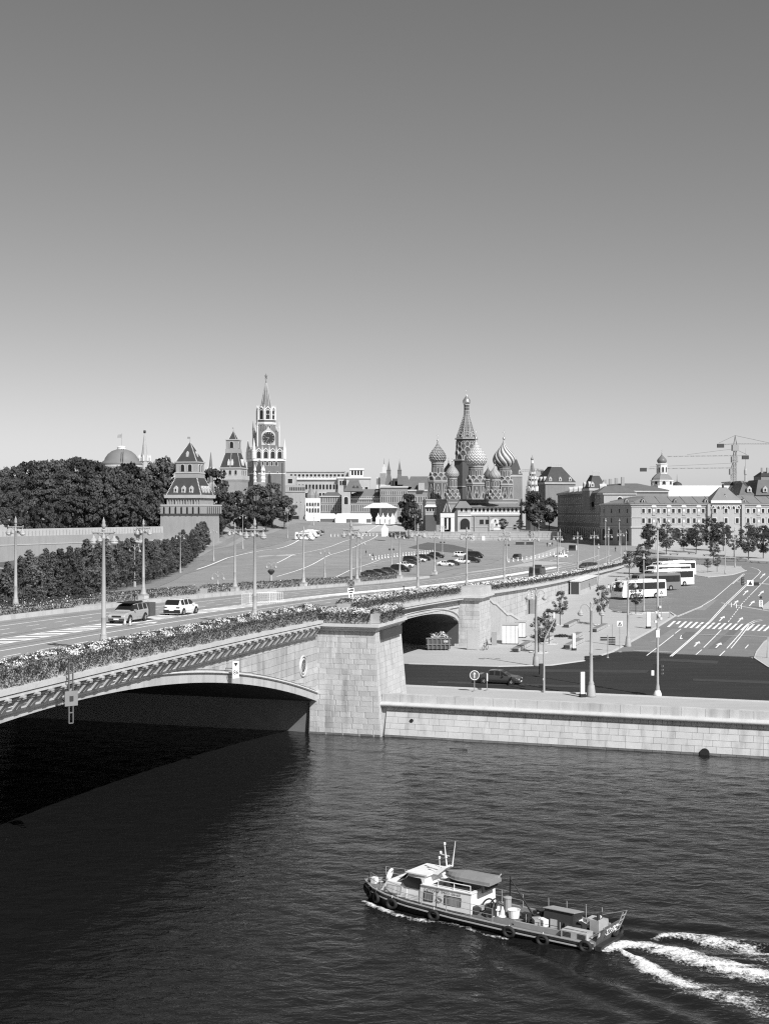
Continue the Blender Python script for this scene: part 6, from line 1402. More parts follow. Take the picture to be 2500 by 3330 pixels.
def ptree(name, label, kind, px, ytop, Y, wide=1.0, group=None, base=None):
    x = (px - CX) / FPX * Y; z = gzf(x, Y) if base is None else base; h = at(px, ytop, Y).z - z; return tree(name, label, kind, (x, Y, z), max(h, 4) * 1.0, wide, group)
# the wood on the hill behind the wall
wood = 'trees of the wood behind the fortress wall'; wl = 'broad dark tree in the wood on the hill behind the fortress wall'
for Y, tops, st in ((500, ((-60, 1520), (40, 1520), (80, 1508), (140, 1497), (210, 1487), (290, 1493), (340, 1520), (400, 1520), (470, 1520), (560, 1560)), 42), (460, ((-40, 1560), (60, 1550), (160, 1540), (260, 1545), (360, 1530), (450, 1555), (540, 1560)), 46), (425, ((-40, 1610), (60, 1600), (170, 1590), (300, 1575), (420, 1580), (530, 1600)), 40), (404, ((-20, 1660), (90, 1640), (230, 1625), (360, 1625), (470, 1630), (520, 1640)), 40)):
    xs, ys = zip(*tops); px = xs[0]
    while px < xs[-1]:
        yt = np.interp(px, xs, ys) + tn.uniform(-9, 10)
        Yt = Y + tn.uniform(-9, 9); k_ = (px - CX) / FPX; Yw_ = 271.5 / (.4336 - k_) + 9; Yt = max(Yt, Yw_ + tn.uniform(0, 14))
        if k_ * Yt < -78: ptree('wood_tree', wl, 'broad', px, yt, Yt, tn.uniform(.66, .9) * (1.0 if Y > 415 else .85), wood)
        px += st * tn.uniform(.75, 1.2)
for px, yt, Y in ((195, 1535, 440), (318, 1545, 435), (300, 1520, 450), (405, 1555, 438), (225, 1590, 432)): ptree('spruce_tree', 'pointed spruce standing among the broad trees of the wood', 'spruce', px, yt, Y, .95, 'spruces in the wood')
ptree('lime_tree', 'very dark round tree crown right of the domed palace', 'broad', 528, 1496, 470, .8); ptree('lime_tree', 'dark tree filling the gap left of the squat tower', 'broad', 575, 1560, 480, .6)
tl = ('tree behind the squat tower, seen between it and the slim tower', 'bushy tree below the slim tower', 'broad tree on the slope under the slim tower', 'tall leafy tree hiding the foot of the clock tower', 'rounded tree just right of the tall leafy one under the clock tower', 'right end tree of the clump at the gatehouse')
for (px, yt, Y), l_ in zip(((690, 1530, 500), (722, 1597, 490), (775, 1600, 500), (835, 1577, 520), (885, 1574, 545), (925, 1615, 540)), tl): ptree('lime_tree', l_, 'broad', px, yt, Y, .85)
ptree('lime_tree', 'low tree at the front of the clump beside the squat tower', 'broad', 715, 1650, 480, .9); ptree('lime_tree', 'low tree in the middle of the clump below the clock tower', 'broad', 800, 1645, 505, .9); ptree('lime_tree', 'low spreading tree at the foot of the clump below the clock tower', 'broad', 865, 1640, 525, .9)
ptree('maple_tree', 'dark tree at the left corner of the church terrace', 'broad', 1328, 1610, 525, .62); ptree('maple_tree', 'slimmer dark tree overlapping the left end of the church', 'broad', 1350, 1640, 530, .5)
ptree('maple_tree', 'large dark tree under the bell tower', 'broad', 1738, 1600, 565, .72, base=zwt); ptree('maple_tree', 'dark tree right of the one under the bell tower', 'broad', 1785, 1622, 575, .7, base=zwt); ptree('maple_tree', 'low dark tree at the corner of the terrace wall', 'broad', 1745, 1660, 548, .9, base=zwt)
ptree('young_tree', 'small round tree before the blind white arch of the church', 'plaza', 1634, 1686, 548, 1.2, base=zwt); ptree('young_tree', 'small tree near the right end of the church', 'plaza', 1690, 1688, 550, .95, base=zwt)
ptree('maple_tree', 'small bent tree growing out of the terrace wall foot', 'sapling', 1722, 1728, 536, .7)
pl = [(2108, 1797, 1706, 'leftmost of the wispy plaza trees before the long facade'), (2165, 1803, 1704, 'bushy plaza tree second from the left before the long facade'), (2222, 1794, 1722, 'small slim plaza tree between two bushy ones'), (2262, 1797, 1706, 'broad plaza tree left of the facade gable'), (2310, 1790, 1686, 'tallest plaza tree standing before the facade gable'), (2350, 1792, 1700, 'plaza tree just right of the tallest one'), (2385, 1812, 1742, 'low plaza tree right of the gable'), (2432, 1820, 1708, 'big plaza tree near the right edge'), (2480, 1816, 1712, 'plaza tree cut by the right edge of the view'), (2318, 1838, 1762, 'lone tree in front of the other plaza trees'), (2088, 1868, 1770, 'dark tree behind the parked coaches'), (2045, 1878, 1796, 'bushy low tree at the head of the coach park'), (2300, 1862, 1818, 'tiny tree on the paved tip beside the road'), (2330, 1860, 1806, 'thin tree on the paved tip beside the road')]
for px, yb, yt, l_ in pl:
    p = G(px, yb); h = (yb - yt) * p.y / FPX; tree('plaza_tree', l_, 'plaza' if h > 7 else 'sapling', p, h * 1.04, .95 if h > 7 else 1.05)
for px, yb, yt, l_, w_ in ((1820, 2034, 1924, 'young tree with a round crown beside the ramp wall', 1.0), (1955, 2034, 1906, 'airy young tree in front of the white coach', .9), (2066, 1997, 1902, 'young tree before the coach rear wheel', .95), (1750, 2122, 2008, 'leafy tree beside the pale kiosk', 1.25), (1784, 2094, 1982, 'taller slim tree behind the pale kiosk', 1.0)):
    p = G(px, yb); h = (yb - yt) * p.y / FPX; tree('young_tree', l_, 'sapling', p, h, w_)
    mb = MB(); mb.lathe([(1.25, 0), (1.25, .12), (1.1, .12), (1.1, .05)], 20); o = mb.obj('tree_pit', pavk, loc=(p.x, p.y, p.z)); tag(o, 'round stone tree pit around the ' + l_, 'tree pit')

# ================================================================== lamp posts
def bridge_lamp_meshes():
    d = {}
    mb = MB(); mb.lathe([(.62, 0), (.62, .5), (.68, .52), (.68, .6)], 4, rot=R(45)); d['plinth'] = (mb.mesh('plinth', granite_side), False)
    mb = MB(); mb.lathe([(.42, .6), (.44, .72), (.34, .8), (.30, 1.0), (.24, 1.35), (.215, 1.42), (.235, 1.48), (.18, 1.54), (.165, 2.6), (.18, 2.64), (.16, 2.68), (.105, 8.0), (.16, 8.06), (.16, 8.14), (.12, 8.2), (.11, 8.62), (.15, 8.66), (.12, 8.72)], 12); d['pole'] = (mb.mesh('pole', polem, True), True)
    mb = MB(); mb.lathe([(.06, 8.72), (.13, 8.86), (.16, 8.98), (.1, 9.15), (.13, 9.22), (.03, 9.45), (.01, 9.55)], 10); d['finial'] = (mb.mesh('finial', polem, True), True)
    mb = MB(); mb.tube((-.95, 0, 8.46), (.95, 0, 8.46), .065, .065, 6); mb.tube((0, -.45, 8.46), (0, .45, 8.46), .055, .055, 6)
    for s in (-1, 1): mb.tube((s * .88, 0, 8.46), (s * .88, 0, 8.26), .04, .04, 5); mb.lathe([(.03, 8.48), (.08, 8.54), (.02, 8.64)], 6, (s * .95, 0, 0)); mb.tube((s * .12, 0, 8.2), (s * .6, 0, 8.42), .03, .03, 4)
    d['crossarm'] = (mb.mesh('crossarm', polem), False)
    mb = MB(); mb.lathe([(.05, .44), (.11, .4), (.13, .26), (.2, .2), (.38, .02), (.39, -.02)], 12); sh = mb.mesh('lamp_shade', polem, True)
    mb = MB(); mb.lathe([(.36, -.02), (.35, -.12), (.26, -.26), (.12, -.33), (.02, -.35)], 12); gl = mb.mesh('globe', globe, True)
    return d, sh, gl
BL, SHADE, GLOBE = bridge_lamp_meshes()
def add_shade(th, loc, s=1.0):
    o = part('lamp_shade', SHADE, th, loc); o.scale = (s, s, s); part('globe', GLOBE, o)
def bridge_lamp(s, t, label, zoff=0.0):
    th = thing('bridge_lamp', label, 'lamp post', BP(s, t, deck(s) + zoff), BRZ - math.pi / 2 + R(-10), 'lamp posts on the bridge')
    for n_, (me, sm) in BL.items(): part(n_, me, th)
    for x in (-.88, .88): add_shade(th, (x, 0, 7.9), .86)
    for yy in (-.42, .42): add_shade(th, (0, yy, 8.0), .55)
    return th
rl = ['tall lamp post nearest the viewer on the bridge edge above the river', 'lamp post on the bridge edge left of the big pier', 'lamp post on the bridge edge at the big pier, with road signs', 'lamp post on the bridge edge over the embankment arch', 'lamp post on the bridge edge just before the second pier', 'lamp post on the bridge edge just past the stair head', 'lamp post on the ramp edge above the arched doorway', 'lamp post on the ramp edge in front of the dark truck', 'lamp post on the ramp edge left of the black van', 'lamp post on the ramp edge right of the black van', 'second last lamp post down the ramp edge', 'last lamp post at the foot of the ramp edge']
for k in range(12): bridge_lamp(27.06 * k, 0, rl[k])
ll = ['lamp post on the far pavement at the left edge of the view', 'lamp post on the far pavement behind the silver car', 'lamp post on the far pavement right of the white car', 'lamp post on the far pavement before the white motorhomes', 'lamp post on the far pavement left of the signed lamp post', 'lamp post on the far pavement before the parked cars', 'lamp post at the end of the far planter']
for k in range(7): bridge_lamp(32.5 + 27.06 * k, -27.2 - .35, ll[k], .16)
# road signs hung on one lamp post
def board(th, name, w, h, loc, mat, rz=0.0, d=.04): mb = MB(); mb.box(-w / 2, w / 2, -d, d, -h / 2, h / 2); return part(name, mb.mesh(name, mat), th, loc, rz)
signblk = M('sign_dark', .03, .5); signblue = M('sign_blue', .10, .5); signwht = M('sign_white', .78, .5)
def disc(th, name, r, loc, mat, y0=-.03, y1=.02, rz=None):
    mb = MB(); mb.tube((0, y0, 0), (0, y1, 0), r, r, 24); return part(name, mb.mesh(name, mat), th, loc, rz)
q = BP(54.1, 0, deck(54.1)); sg = thing('no_stopping_sign', 'round crossed sign with two white plates under it on the signed lamp post', 'sign', (q[0], q[1] - .26, q[2]))
d = disc(sg, 'disc', .42, (0, 0, 2.75), signblue); mb = MB()
for s_ in (-1, 1): mb.tube((-.26, -.05, -.26 * s_), (.26, -.05, .26 * s_), .05, .05, 4)
mb.torus((0, -.04, 0), .38, .05, (0, 1, 0), 24, 6); mb.obj('cross_mark', M('sign_red', .25, .5), d)
b1 = board(sg, 'plate', .75, .38, (0, 0, 2.0), signwht); mb = MB(); mb.box(-.28, .28, -.06, -.045, -.06, .02); mb.box(-.05, .3, -.061, -.046, .0, .1); mb.obj('truck_mark', signblk, b1)
b2 = board(sg, 'plate', .5, .95, (0, 0, 1.2), signwht); mb = MB(); mb.box(-.035, .035, -.06, -.045, -.25, .25)
for s_ in (-1, 1): mb.add([(-.12, -.055, .2 * s_), (.12, -.055, .2 * s_), (0, -.055, .38 * s_)], [(0, 1, 2)])
mb.obj('arrow_mark', signblk, b2)
# ornate twin-arm lanterns on the square and the embankment
def ornate(label, px, yt, yb, pole_r=.11, arms=1.0, big=False, nm='street_lamp', group='ornate street lamps', p=None, rz=0.0):
    p = p or G(px, yb); h = (yb - yt) * p.y / FPX; th = thing(nm, label, 'street lamp', p, rz, group); a = arms
    mb = MB(); r = pole_r; mb.lathe([(r * 3.0, 0), (r * 3.0, .15), (r * 2.6, .5), (r * 2.2, 1.1), (r * 1.7, 1.25), (r * 1.9, 1.35), (r * 1.2, 1.6), (r * 1.1, h * .45), (r * 1.25, h * .455), (r * 1.0, h * .47), (r * .7, h - 1.0), (r * 1.1, h - .95), (r * .7, h - .85), (r * .5, h - .3), (r * .9, h - .2), (.02, h)], 10); mb.obj('pole', polem, th, smooth=True)
    for sx in (-1, 1):
        mb = MB(); P = [(sx * a * x, 0, h - 1.0 + z) for x, z in ((.05, 0), (.15, .4), (.38, .68), (.66, .7), (.86, .5), (.92, .25))]; mb.path(P, .05, 5)
        if big: mb.path([(sx * a * x, 0, h - 1.2 + z) for x, z in ((.1, 0), (.3, .1), (.42, .35), (.3, .5))], .03, 4)
        mb.obj('arm', polem, th); add_shade(th, (sx * a * .92, 0, h - 1.2), .85 if big else .75)
    return th
for a_ in (('white lantern lamp in front of the clipped trees, leftmost of its row', 241, 1809, 1936), ('white lantern lamp on the grass bank behind the bridge lamp', 439, 1771, 1910), ('white lantern lamp on the grass bank before the squat tower', 587, 1735, 1864), ('white lantern lamp on the bank right of the squat tower', 695, 1717, 1826), ('white lantern lamp below the clump of trees at the clock tower', 790, 1672, 1786), ('white lantern lamp beside the white motorhomes', 935, 1661, 1751), ('white lantern lamp at the gatehouse path', 1020, 1634, 1709), ('white lantern lamp in the middle of the square, left one', 1056, 1781, 1880), ('white lantern lamp in the middle of the square, right one', 1172, 1751, 1871), ('white lantern lamp with loudspeakers at the parked cars', 1273, 1728, 1847), ('lamp with a hanging basket behind the far planter', 882, 1825, 1892), ('low lantern lamp half hidden behind the far planter', 709, 1858, 1925), ('lantern lamp with loudspeakers before the terrace wall', 1438, 1708, 1815), ('lantern lamp with loudspeakers near the foot of the ramp', 1647, 1720, 1825), ('lantern lamp left of the terrace tree', 1350, 1671, 1760), ('lantern lamp on the church terrace by the dark tree', 1751, 1686, 1762)):
    th = ornate(*a_)
    if 'loudspeakers' in a_[0]:
        for sx in (-1, 1): mb = MB(); mb.box(sx * .5 - .25, sx * .5 + .25, -.2, .2, 4.4, 4.85); mb.obj('loudspeaker', darkm, th)
    if 'basket' in a_[0]:
        mb = MB(); mb.lathe([(.1, 1.3), (.6, 1.9), (.75, 2.2), (.4, 2.5)], 10); mb.obj('basket', leafs, th)
ornate('tall twin-arm lamp on the quayside pavement', 1921, 1955, 2266, .16, 1.15, True, 'twin_arm_lamp', 'twin-arm lamps of the plaza')
ornate('twin-arm lamp at the plaza kerb with a banner', 1742, 1912, 2166, .15, 1.1, True, 'twin_arm_lamp', 'twin-arm lamps of the plaza')
ornate('twin-arm lamp in front of the white coach', 2041, 1876, 2104, .15, 1.1, True, 'twin_arm_lamp', 'twin-arm lamps of the plaza')
def pole(label, px, yt, yb, r=.10, head=True, nm='light_pole', p=None):
    p = p or G(px, yb); h = (yb - yt) * p.y / FPX; th = thing(nm, label, 'light pole', p, 0, 'plain poles around the plaza')
    mb = MB(); mb.lathe([(r * 2.4, 0), (r * 2.4, .3), (r * 1.8, 1.0), (r * 1.2, 1.3), (r, h * .5), (r * .7, h)], 8); mb.obj('shaft', polem, th, smooth=True)
    if head: mb = MB(); mb.lathe([(.3, h - .5), (.34, h - .4), (.16, h - .1), (.1, h + .1), (.16, h + .25), (.02, h + .5)], 8); mb.obj('lantern', polem, th)
    return th, h
for a_ in (('pole with a lantern top behind the white coach', 2092, 1808, 1990), ('pole with a lantern top at the ramp foot', 1945, 1775, 1905), ('pole with a lantern top left of the plaza trees', 2131, 1735, 1842), ('pole beside the lone plaza tree', 2357, 1743, 1867), ('pole at the right among the plaza trees', 2388, 1720, 1845), ('pole with a round sign left of the junction', 1968, 1690, 1840), ('pole with a lantern top near the junction', 1978, 1718, 1838), ('thin pole at the shaded corner of the facade', 2013, 1690, 1775), ('pole at the avenue, first from the terrace', 1820, 1724, 1800), ('pole at the left end of the junction', 2035, 1730, 1790)): pole(*a_)
# ------------------------------------------------------------------ signals and signs on the plaza
def signal_head(th, loc, rz=0.0, s=1.0):
    mb = MB(); mb.box(-.17 * s, .17 * s, -.12, .12, -.5 * s, .5 * s); o = part('signal_head', mb.mesh('signal_head', signblk), th, loc, rz)
    for z in (-.32, 0, .32): disc(o, 'lens', .12 * s, (0, -.12, z * s), M('signal_lens', .12, .3), -.05, .02); mb = MB(); mb.path([(-.13 * s, -.28, z * s), (-.1 * s, -.28, z * s + .1 * s), (.1 * s, -.28, z * s + .1 * s), (.13 * s, -.28, z * s)], .02, 4); mb.obj('visor', greym, o)
    return o
p = G(2137, 2268); th, h = pole('tall camera pole with traffic signals on the quayside pavement', 2137, 1705, 2266, .11, False, 'signal_pole')
mb = MB(); mb.lathe([(.42, 0), (.4, .3), (.28, .6), (.12, .75)], 12); mb.obj('ball_base', offwhite, th, smooth=True)
sc = p.y / FPX; zz = lambda py: (2266 - py) * sc
signal_head(th, (.3, .1, zz(2180)), R(70), 1.15); signal_head(th, (-.15, .2, zz(2177)), R(180), 1.1); mb = MB(); mb.box(-.62, -.36, -.06, .06, zz(2196), zz(2180)); mb.obj('sign_plate', signwht, th)
mb = MB(); mb.box(-.18, .18, -.14, .14, zz(2072), zz(2048)); mb.box(-.1, .22, -.16, .16, zz(2046), zz(2044)); mb.obj('control_box', offwhite, th)
for py, sx in ((2010, .3), (2020, -.22), (1990, -.18), (1972, .2), (2000, .12)):
    mb = MB(); mb.tube((0, 0, zz(py) - .1), (sx, -.1, zz(py)), .03, .03, 4); mb.box(sx - .1, sx + .1, -.3, .05, zz(py) - .1, zz(py) + .1); mb.obj('camera', offwhite, th)
mb = MB(); mb.lathe([(.3, h - .4), (.34, h - .3), (.14, h), (.1, h + .2), (.02, h + .5)], 8); mb.obj('lantern', polem, th)
p = G(1768, 2252); th = thing('bent_signal_pole', 'slim cranked pole with a white signal at the quayside', 'signal pole', p); sc = p.y / FPX
mb = MB(); mb.path([(0, 0, 0), (0, 0, (2252 - 2095) * sc), ((1772 - 1768) * sc, 0, (2252 - 2075) * sc), ((1806 - 1768) * sc, 0, (2252 - 2008) * sc)], [.11, .09, .085, .05], 8); mb.box(-.14, .08, -.1, .1, (2252 - 2212) * sc, (2252 - 2205) * sc); mb.obj('shaft', polem, th); signal_head(th, (-.28, .1, (2252 - 2176) * sc), R(200), 1.1)
mb = MB(); mb.box(((1800 - 1768)) * sc - .08, (1800 - 1768) * sc + .1, -.1, .1, (2252 - 2010) * sc, (2252 - 1992) * sc); mb.obj('camera', offwhite, th)
def post_sign(label, px, yb, yt, nm='road_sign', kind='disc', r=.36, mat=None, cat='sign'):
    p = G(px, yb); h = (yb - yt) * p.y / FPX; th = thing(nm, label, cat, p); mb = MB(); mb.tube((0, 0, 0), (0, 0, h), .04, .04, 6); mb.lathe([(.3, 0), (.28, .08), (.06, .12)], 10); mb.obj('post', greym, th)
    if kind == 'disc':
        d = disc(th, 'disc', r, (0, -.05, h - r), mat or signblue); mb = MB(); mb.torus((0, -.03, 0), r * .93, r * .07, (0, 1, 0), 24, 4); mb.box(-.04, .04, -.05, -.035, -r * .6, r * .3); mb.add([(-.14, -.05, r * .2), (.14, -.05, r * .2), (0, -.05, r * .68)], [(0, 1, 2)]); mb.obj('arrow_mark', signwht, d)
    elif kind == 'cross':
        b = board(th, 'board', .72, .72, (0, -.05, h - .4), signwht); mb = MB(); mb.add([(-.28, -.05, -.26), (.28, -.05, -.26), (0, -.05, .28)], [(0, 1, 2)]); tri = mb.obj('triangle_mark', signblk, b); mb = MB(); mb.tube((0, -.06, -.2), (.03, -.06, .02), .035, .03, 4); mb.tube((0, -.06, -.02), (.1, -.06, -.2), .025, .02, 4); mb.tube((0, -.06, -.02), (-.08, -.06, -.22), .025, .02, 4); mb.obj('walker_mark', signwht, tri)
    return th, h
post_sign('round white-rimmed arrow sign on a post at the quayside', 1542, 2249, 2180, r=.5)
th, h = post_sign('thin sign post seen edge-on beside the dark saloon car', 1583, 2246, 2190, kind='none'); mb = MB(); mb.box(-.05, .05, -.35, .35, h - .75, h); mb.obj('plate', signwht, th)
post_sign('pedestrian crossing sign on a post with a small signal', 2014, 2121, 2018, kind='cross'); post_sign('pedestrian crossing sign on a signal post by the grey coach', 2149, 2017, 1918, kind='cross')
post_sign('small triangular sign on a post before the young trees', 1990, 2090, 2030, kind='none'); post_sign('short thin sign post at the bus bay corner', 2176, 2008, 1970, kind='none')
p = G(1975, 2140); th = thing('fingerpost', 'dark pedestrian direction fingerpost on the plaza', 'sign', p); sc = p.y / FPX; mb = MB(); mb.tube((0, 0, 0), (0, 0, 76 * sc), .05, .05, 6); mb.lathe([(.2, 0), (.05, .2)], 8); mb.obj('post', greym, th)
for sx, zs_ in ((-1, (68, 61)), (1, (68, 61, 54, 47))):
    for z in zs_: mb = MB(); x0, x1 = sorted((sx * .08, sx * .95)); mb.box(x0, x1, -.03, .03, z * sc - .16, z * sc + .02); mb.obj('finger_board', signblk, th)
def totem(label, px, yb, yt, w=.5):
    p = G(px, yb); h = (yb - yt) * p.y / FPX; th = thing('information_totem', label, 'totem', p, R(15)); mb = MB(); mb.box(-w / 2 - .08, w / 2 + .08, -.2, .2, 0, h * .13); mb.obj('base', black, th); mb = MB(); mb.box(-w / 2, w / 2, -.1, .1, h * .13, h); mb.obj('panel', offwhite, th)
    mb = MB(); mb.box(-.02, .02, -.115, -.1, h * .16, h * .97); mb.obj('seam', greym, th)
totem('tall slim white information totem on the quayside pavement', 1893, 2267, 2185, .42); totem('white information totem between the stone benches', 1865, 2115, 2060, .42); totem('white information totem at the plaza kerb by the signal pole', 2107, 2044, 1990, .6)
# overhead gantry arms at the right edge
for px, py, Y, lab in ((2500, 1905, 200, 'signal gantry arm with a crossing sign reaching in from the right edge'),):
    b = at(2520, 1912, 205); th = thing('signal_gantry', lab, 'signal pole', (b.x + 2, b.y, gzf(b.x + 2, b.y))); zz = at(0, 1905, 205).z - th.location.z; sc = 205 / FPX
    mb = MB(); mb.lathe([(.3, 0), (.2, 1), (.14, zz + .4)], 8); mb.tube((0, 0, zz), ((2395 - 2520) * sc - 2, 0, zz + .6), .1, .05, 6); mb.obj('arm', polem, th); signal_head(th, ((2413 - 2520) * sc - 2, -.1, zz + .7), 0, 1.25)
    bb = board(th, 'board', 1.0, .85, ((2437 - 2520) * sc - 2, -.12, zz + .45), signwht); mb = MB(); mb.add([(-.34, -.05, -.3), (.34, -.05, -.3), (0, -.05, .34)], [(0, 1, 2)]); mb.obj('triangle_mark', signblk, bb); board(th, 'board', .8, .5, ((2457 - 2520) * sc - 2, -.12, zz + .3), signblk)
b = at(2580, 2000, 190); th = thing('height_barrier', 'long striped barrier bar over the lanes at the right', 'barrier', (b.x, b.y, gzf(b.x, b.y))); sc = 190 / FPX; z1 = at(0, 2002, 190).z - th.location.z; z0 = at(0, 1964, 190).z - th.location.z
mb = MB(); mb.tube((0, 0, 0), (0, 0, z1 + .2), .14, .12, 8); mb.obj('post', polem, th); mb = MB(); mb.tube((0, 0, z1), ((2355 - 2580) * sc, 2, z0), .1, .07, 6); mb.obj('bar', polem, th)
for px, py in ((2386, 1972), (2402, 1976), (2417, 1979)): mb = MB(); x = (px - 2580) * sc; f = x / ((2355 - 2580) * sc); mb.box(x - .05, x + .05, 2 * f - .08, 2 * f + .05, z1 + (z0 - z1) * f - .35, z1 + (z0 - z1) * f + .3); mb.obj('hanging_plate', offwhite, th)
p = G(2472, 1976); th = thing('chevron_board', 'dark chevron board on the right traffic island', 'sign', p); sc = p.y / FPX; mb = MB(); mb.box(-.35, .35, -.1, .1, .2, 24 * sc); bb = mb.obj('board', offwhite, th); mb = MB()
for i in range(3): mb.add([(-.2, -.12, .35 + i * .33), (0, -.12, .55 + i * .33), (.2, -.12, .35 + i * .33), (.2, -.12, .47 + i * .33), (0, -.12, .67 + i * .33), (-.2, -.12, .47 + i * .33)], [(0, 1, 4, 5), (1, 2, 3, 4)])
mb.obj('chevron_mark', signblk, bb); disc(th, 'disc', .24, (0, -.05, 33 * sc), signblk)
b = G(2496, 2143); th, h = pole('grey post at the tip of the right traffic island', 2494, 2070, 2143, .05, False); mb = MB(); mb.box(0, .5, -.04, .04, h - .6, h); mb.obj('sign_plate', greym, th)
# ------------------------------------------------------------------ plaza furniture
woodm = M('bench_wood', .20, .8, .15, 2.0)
def bench(label, pa, pb, nm='stone_bench'):
    a, b = G(*pa), G(*pb); d = b - a; L = math.hypot(d.x, d.y); th = thing(nm, label, 'bench', a, math.atan2(d.y, d.x), 'stone benches'); mb = MB(); mb.box(0, L, -.45, .45, .1, .52); mb.obj('seat', granite, th)
    for x in (L * .15, L * .85): mb = MB(); mb.box(x - .15, x + .15, -.36, .36, -.05, .1); mb.obj('foot', darkm, th)
    mb = MB(); mb.box(L * .05, L * .95, -.4, .4, .52, .58); mb.obj('wood_top', woodm, th); mb = MB(); mb.box(-.04, .002, -.4, .4, .12, .5); mb.obj('end_panel', darkm, th)
bench('long bench lying left of the leafy kiosk tree', (1675, 2121), (1718, 2098)); bench('bench right of the leafy tree trunk', (1765, 2089), (1790, 2078)); bench('long bench behind the white totem between the planting beds', (1842, 2110), (1890, 2086)); bench('short bench behind the totem, further up', (1862, 2078), (1885, 2066)); bench('curved bench under the round young tree', (1840, 2041), (1876, 2022)); bench('long bench near the airy young tree', (1930, 2056), (1968, 2036))
for i, (px, py) in enumerate(((2190, 1820), (2237, 1820), (2280, 1820), (2190, 1805), (2250, 1802), (2373, 1826), (2412, 1826), (2455, 1830), (2300, 1808), (2340, 1810), (2212, 1796), (2480, 1832))):
    p = G(px, py); th = thing('plaza_bench', 'low dark bench among the plaza trees', 'bench', p, R(-4), 'low benches among the plaza trees'); mb = MB(); mb.box(-1.4, 1.4, -.4, .4, .25, .55); mb.obj('seat', woodm, th); mb = MB(); mb.box(-1.2, -.9, -.35, .35, 0, .25); mb.obj('leg', darkm, th); mb = MB(); mb.box(.9, 1.2, -.35, .35, 0, .25); mb.obj('leg', darkm, th)
p = G(1826, 2072); th = thing('flower_bed', 'small round planting bed between the benches', 'flower bed', p); mb = MB(); mb.lathe([(1.8, 0), (1.8, .1), (1.65, .1), (1.65, .03)], 24); mb.obj('rim', pavk, th); rg = np.random.default_rng(3); n = 700; r_ = 1.4 * np.sqrt(rg.random(n)); a_ = rg.uniform(0, 6.28, n); V, F = leaf_cards(rg, np.column_stack([r_ * np.cos(a_), r_ * np.sin(a_), .1 + .45 * (1 - r_ / 1.5) * rg.random(n)]), np.tile([0, 0, 1.0], (n, 1)), .1); part('shrub', npmesh('shrub', V, F, leafs), th, kind='stuff')
# kiosks and containers
def kiosk(label, pa, pb, depth, h, nm='kiosk', roofm=None, door=True):
    a, b = G(*pa), G(*pb); d = b - a; L = math.hypot(d.x, d.y); th = thing(nm, label, 'kiosk', a, math.atan2(d.y, d.x)); mb = MB(); mb.box(0, L, 0, depth, 0, h); mb.obj('body', offwhite, th); mb = MB(); mb.box(-.12, L + .12, -.12, depth + .12, h, h + .1); mb.obj('roof', roofm or trimg, th)
    for x in np.arange(.6, L - .1, .6): mb = MB(); mb.box(x - .02, x + .02, -.03, 0.01, .1, h - .1); mb.obj('panel_seam', trimg, th)
    mb = MB(); mb.box(-.05, L + .05, -.05, depth + .05, -.05, .12); mb.obj('skirt', darkm, th)
    if door: mb = MB(); mb.box(L, L + .04, depth * .25, depth * .6, .12, 2.1); mb.obj('door', greym, th)
    return th
kiosk('pale metal kiosk at the foot of the stair', (1632, 2095), (1683, 2096), 2.6, 2.7); kiosk('second pale kiosk just behind the first', (1672, 2074), (1706, 2075), 2.2, 2.3)
p0 = BP(189, 3.0); th = thing('ticket_booth', 'long low booth with dark front against the ramp wall', 'kiosk', (p0[0], p0[1], gzf(*p0[:2])), BRZ); mb = MB(); mb.box(0, 26, -1.6, .4, 0, 2.7); mb.obj('body', trimg, th); mb = MB(); mb.box(-.2, 26.2, -1.9, .5, 2.7, 2.85); mb.obj('roof', offwhite, th); mb = MB(); mb.box(-.03, 0, -1.4, .2, .1, 2.5); mb.obj('end_door', darkm, th)
for i in range(12): mb = MB(); mb.box(.6 + i * 2.1, 2.4 + i * 2.1, -1.63, -1.6, .9, 2.3); mb.obj('shutter', greym, th)
a = G(1388, 2115); th = thing('waste_skip', 'dark ribbed waste skip heaped with rubbish under the road arch', 'skip', a, R(2)); mb = MB(); L_ = 82 / FPX * a.y * .92; mb.hexa([(0, 0, .15), (L_, 0, .15), (L_ - .2, 2.0, .15), (.2, 2.0, .15), (-.1, -.1, 1.65), (L_ + .1, -.1, 1.65), (L_ + .1, 2.1, 1.65), (-.1, 2.1, 1.65)]); mb.obj('body', M('skip_paint', .09, .6, .2, 2), th)
for i in range(6): mb = MB(); x = .15 + i * (L_ - .3) / 5; mb.box(x - .06, x + .06, -.2, -.02, .15, 1.6); mb.obj('rib', M('skip_rib', .16, .6, .2, 2), th)
mb = MB(); mb.box(-.15, L_ + .15, -.2, -.08, 1.5, 1.68); mb.box(-.1, L_ + .1, -.18, -.06, .75, .87); mb.obj('rail', MATS['skip_rib'], th); rg = np.random.default_rng(9); n = 160; V, F = leaf_cards(rg, np.column_stack([rg.uniform(.5, L_ - .3, n), rg.uniform(.2, 1.8, n), 1.5 + .8 * rg.random(n) * np.exp(-((np.linspace(0, 1, n) - .5) * 2) ** 2)]), rg.normal(0, 1, (n, 3)), .22); part('rubbish', npmesh('rubbish', V, F, M('rubbish', .4, .8, .6, 2)), th, kind='stuff')
me = TXT['188']; o = part('lettering', me, th, (L_ * .8, -.215, 1.18)); o.rotation_euler = (R(90), 0, 0)
a = G(1518, 2113); mb = MB(); mb.box(0, 1.5, -.15, -.05, .05, 2.7); mb.box(.06, 1.44, -.17, -.14, .12, 2.62); o = mb.obj('door_panel', trimg, loc=a, rz=R(-16)); tag(o, 'blank white panel leaning on the second pier', 'panel')
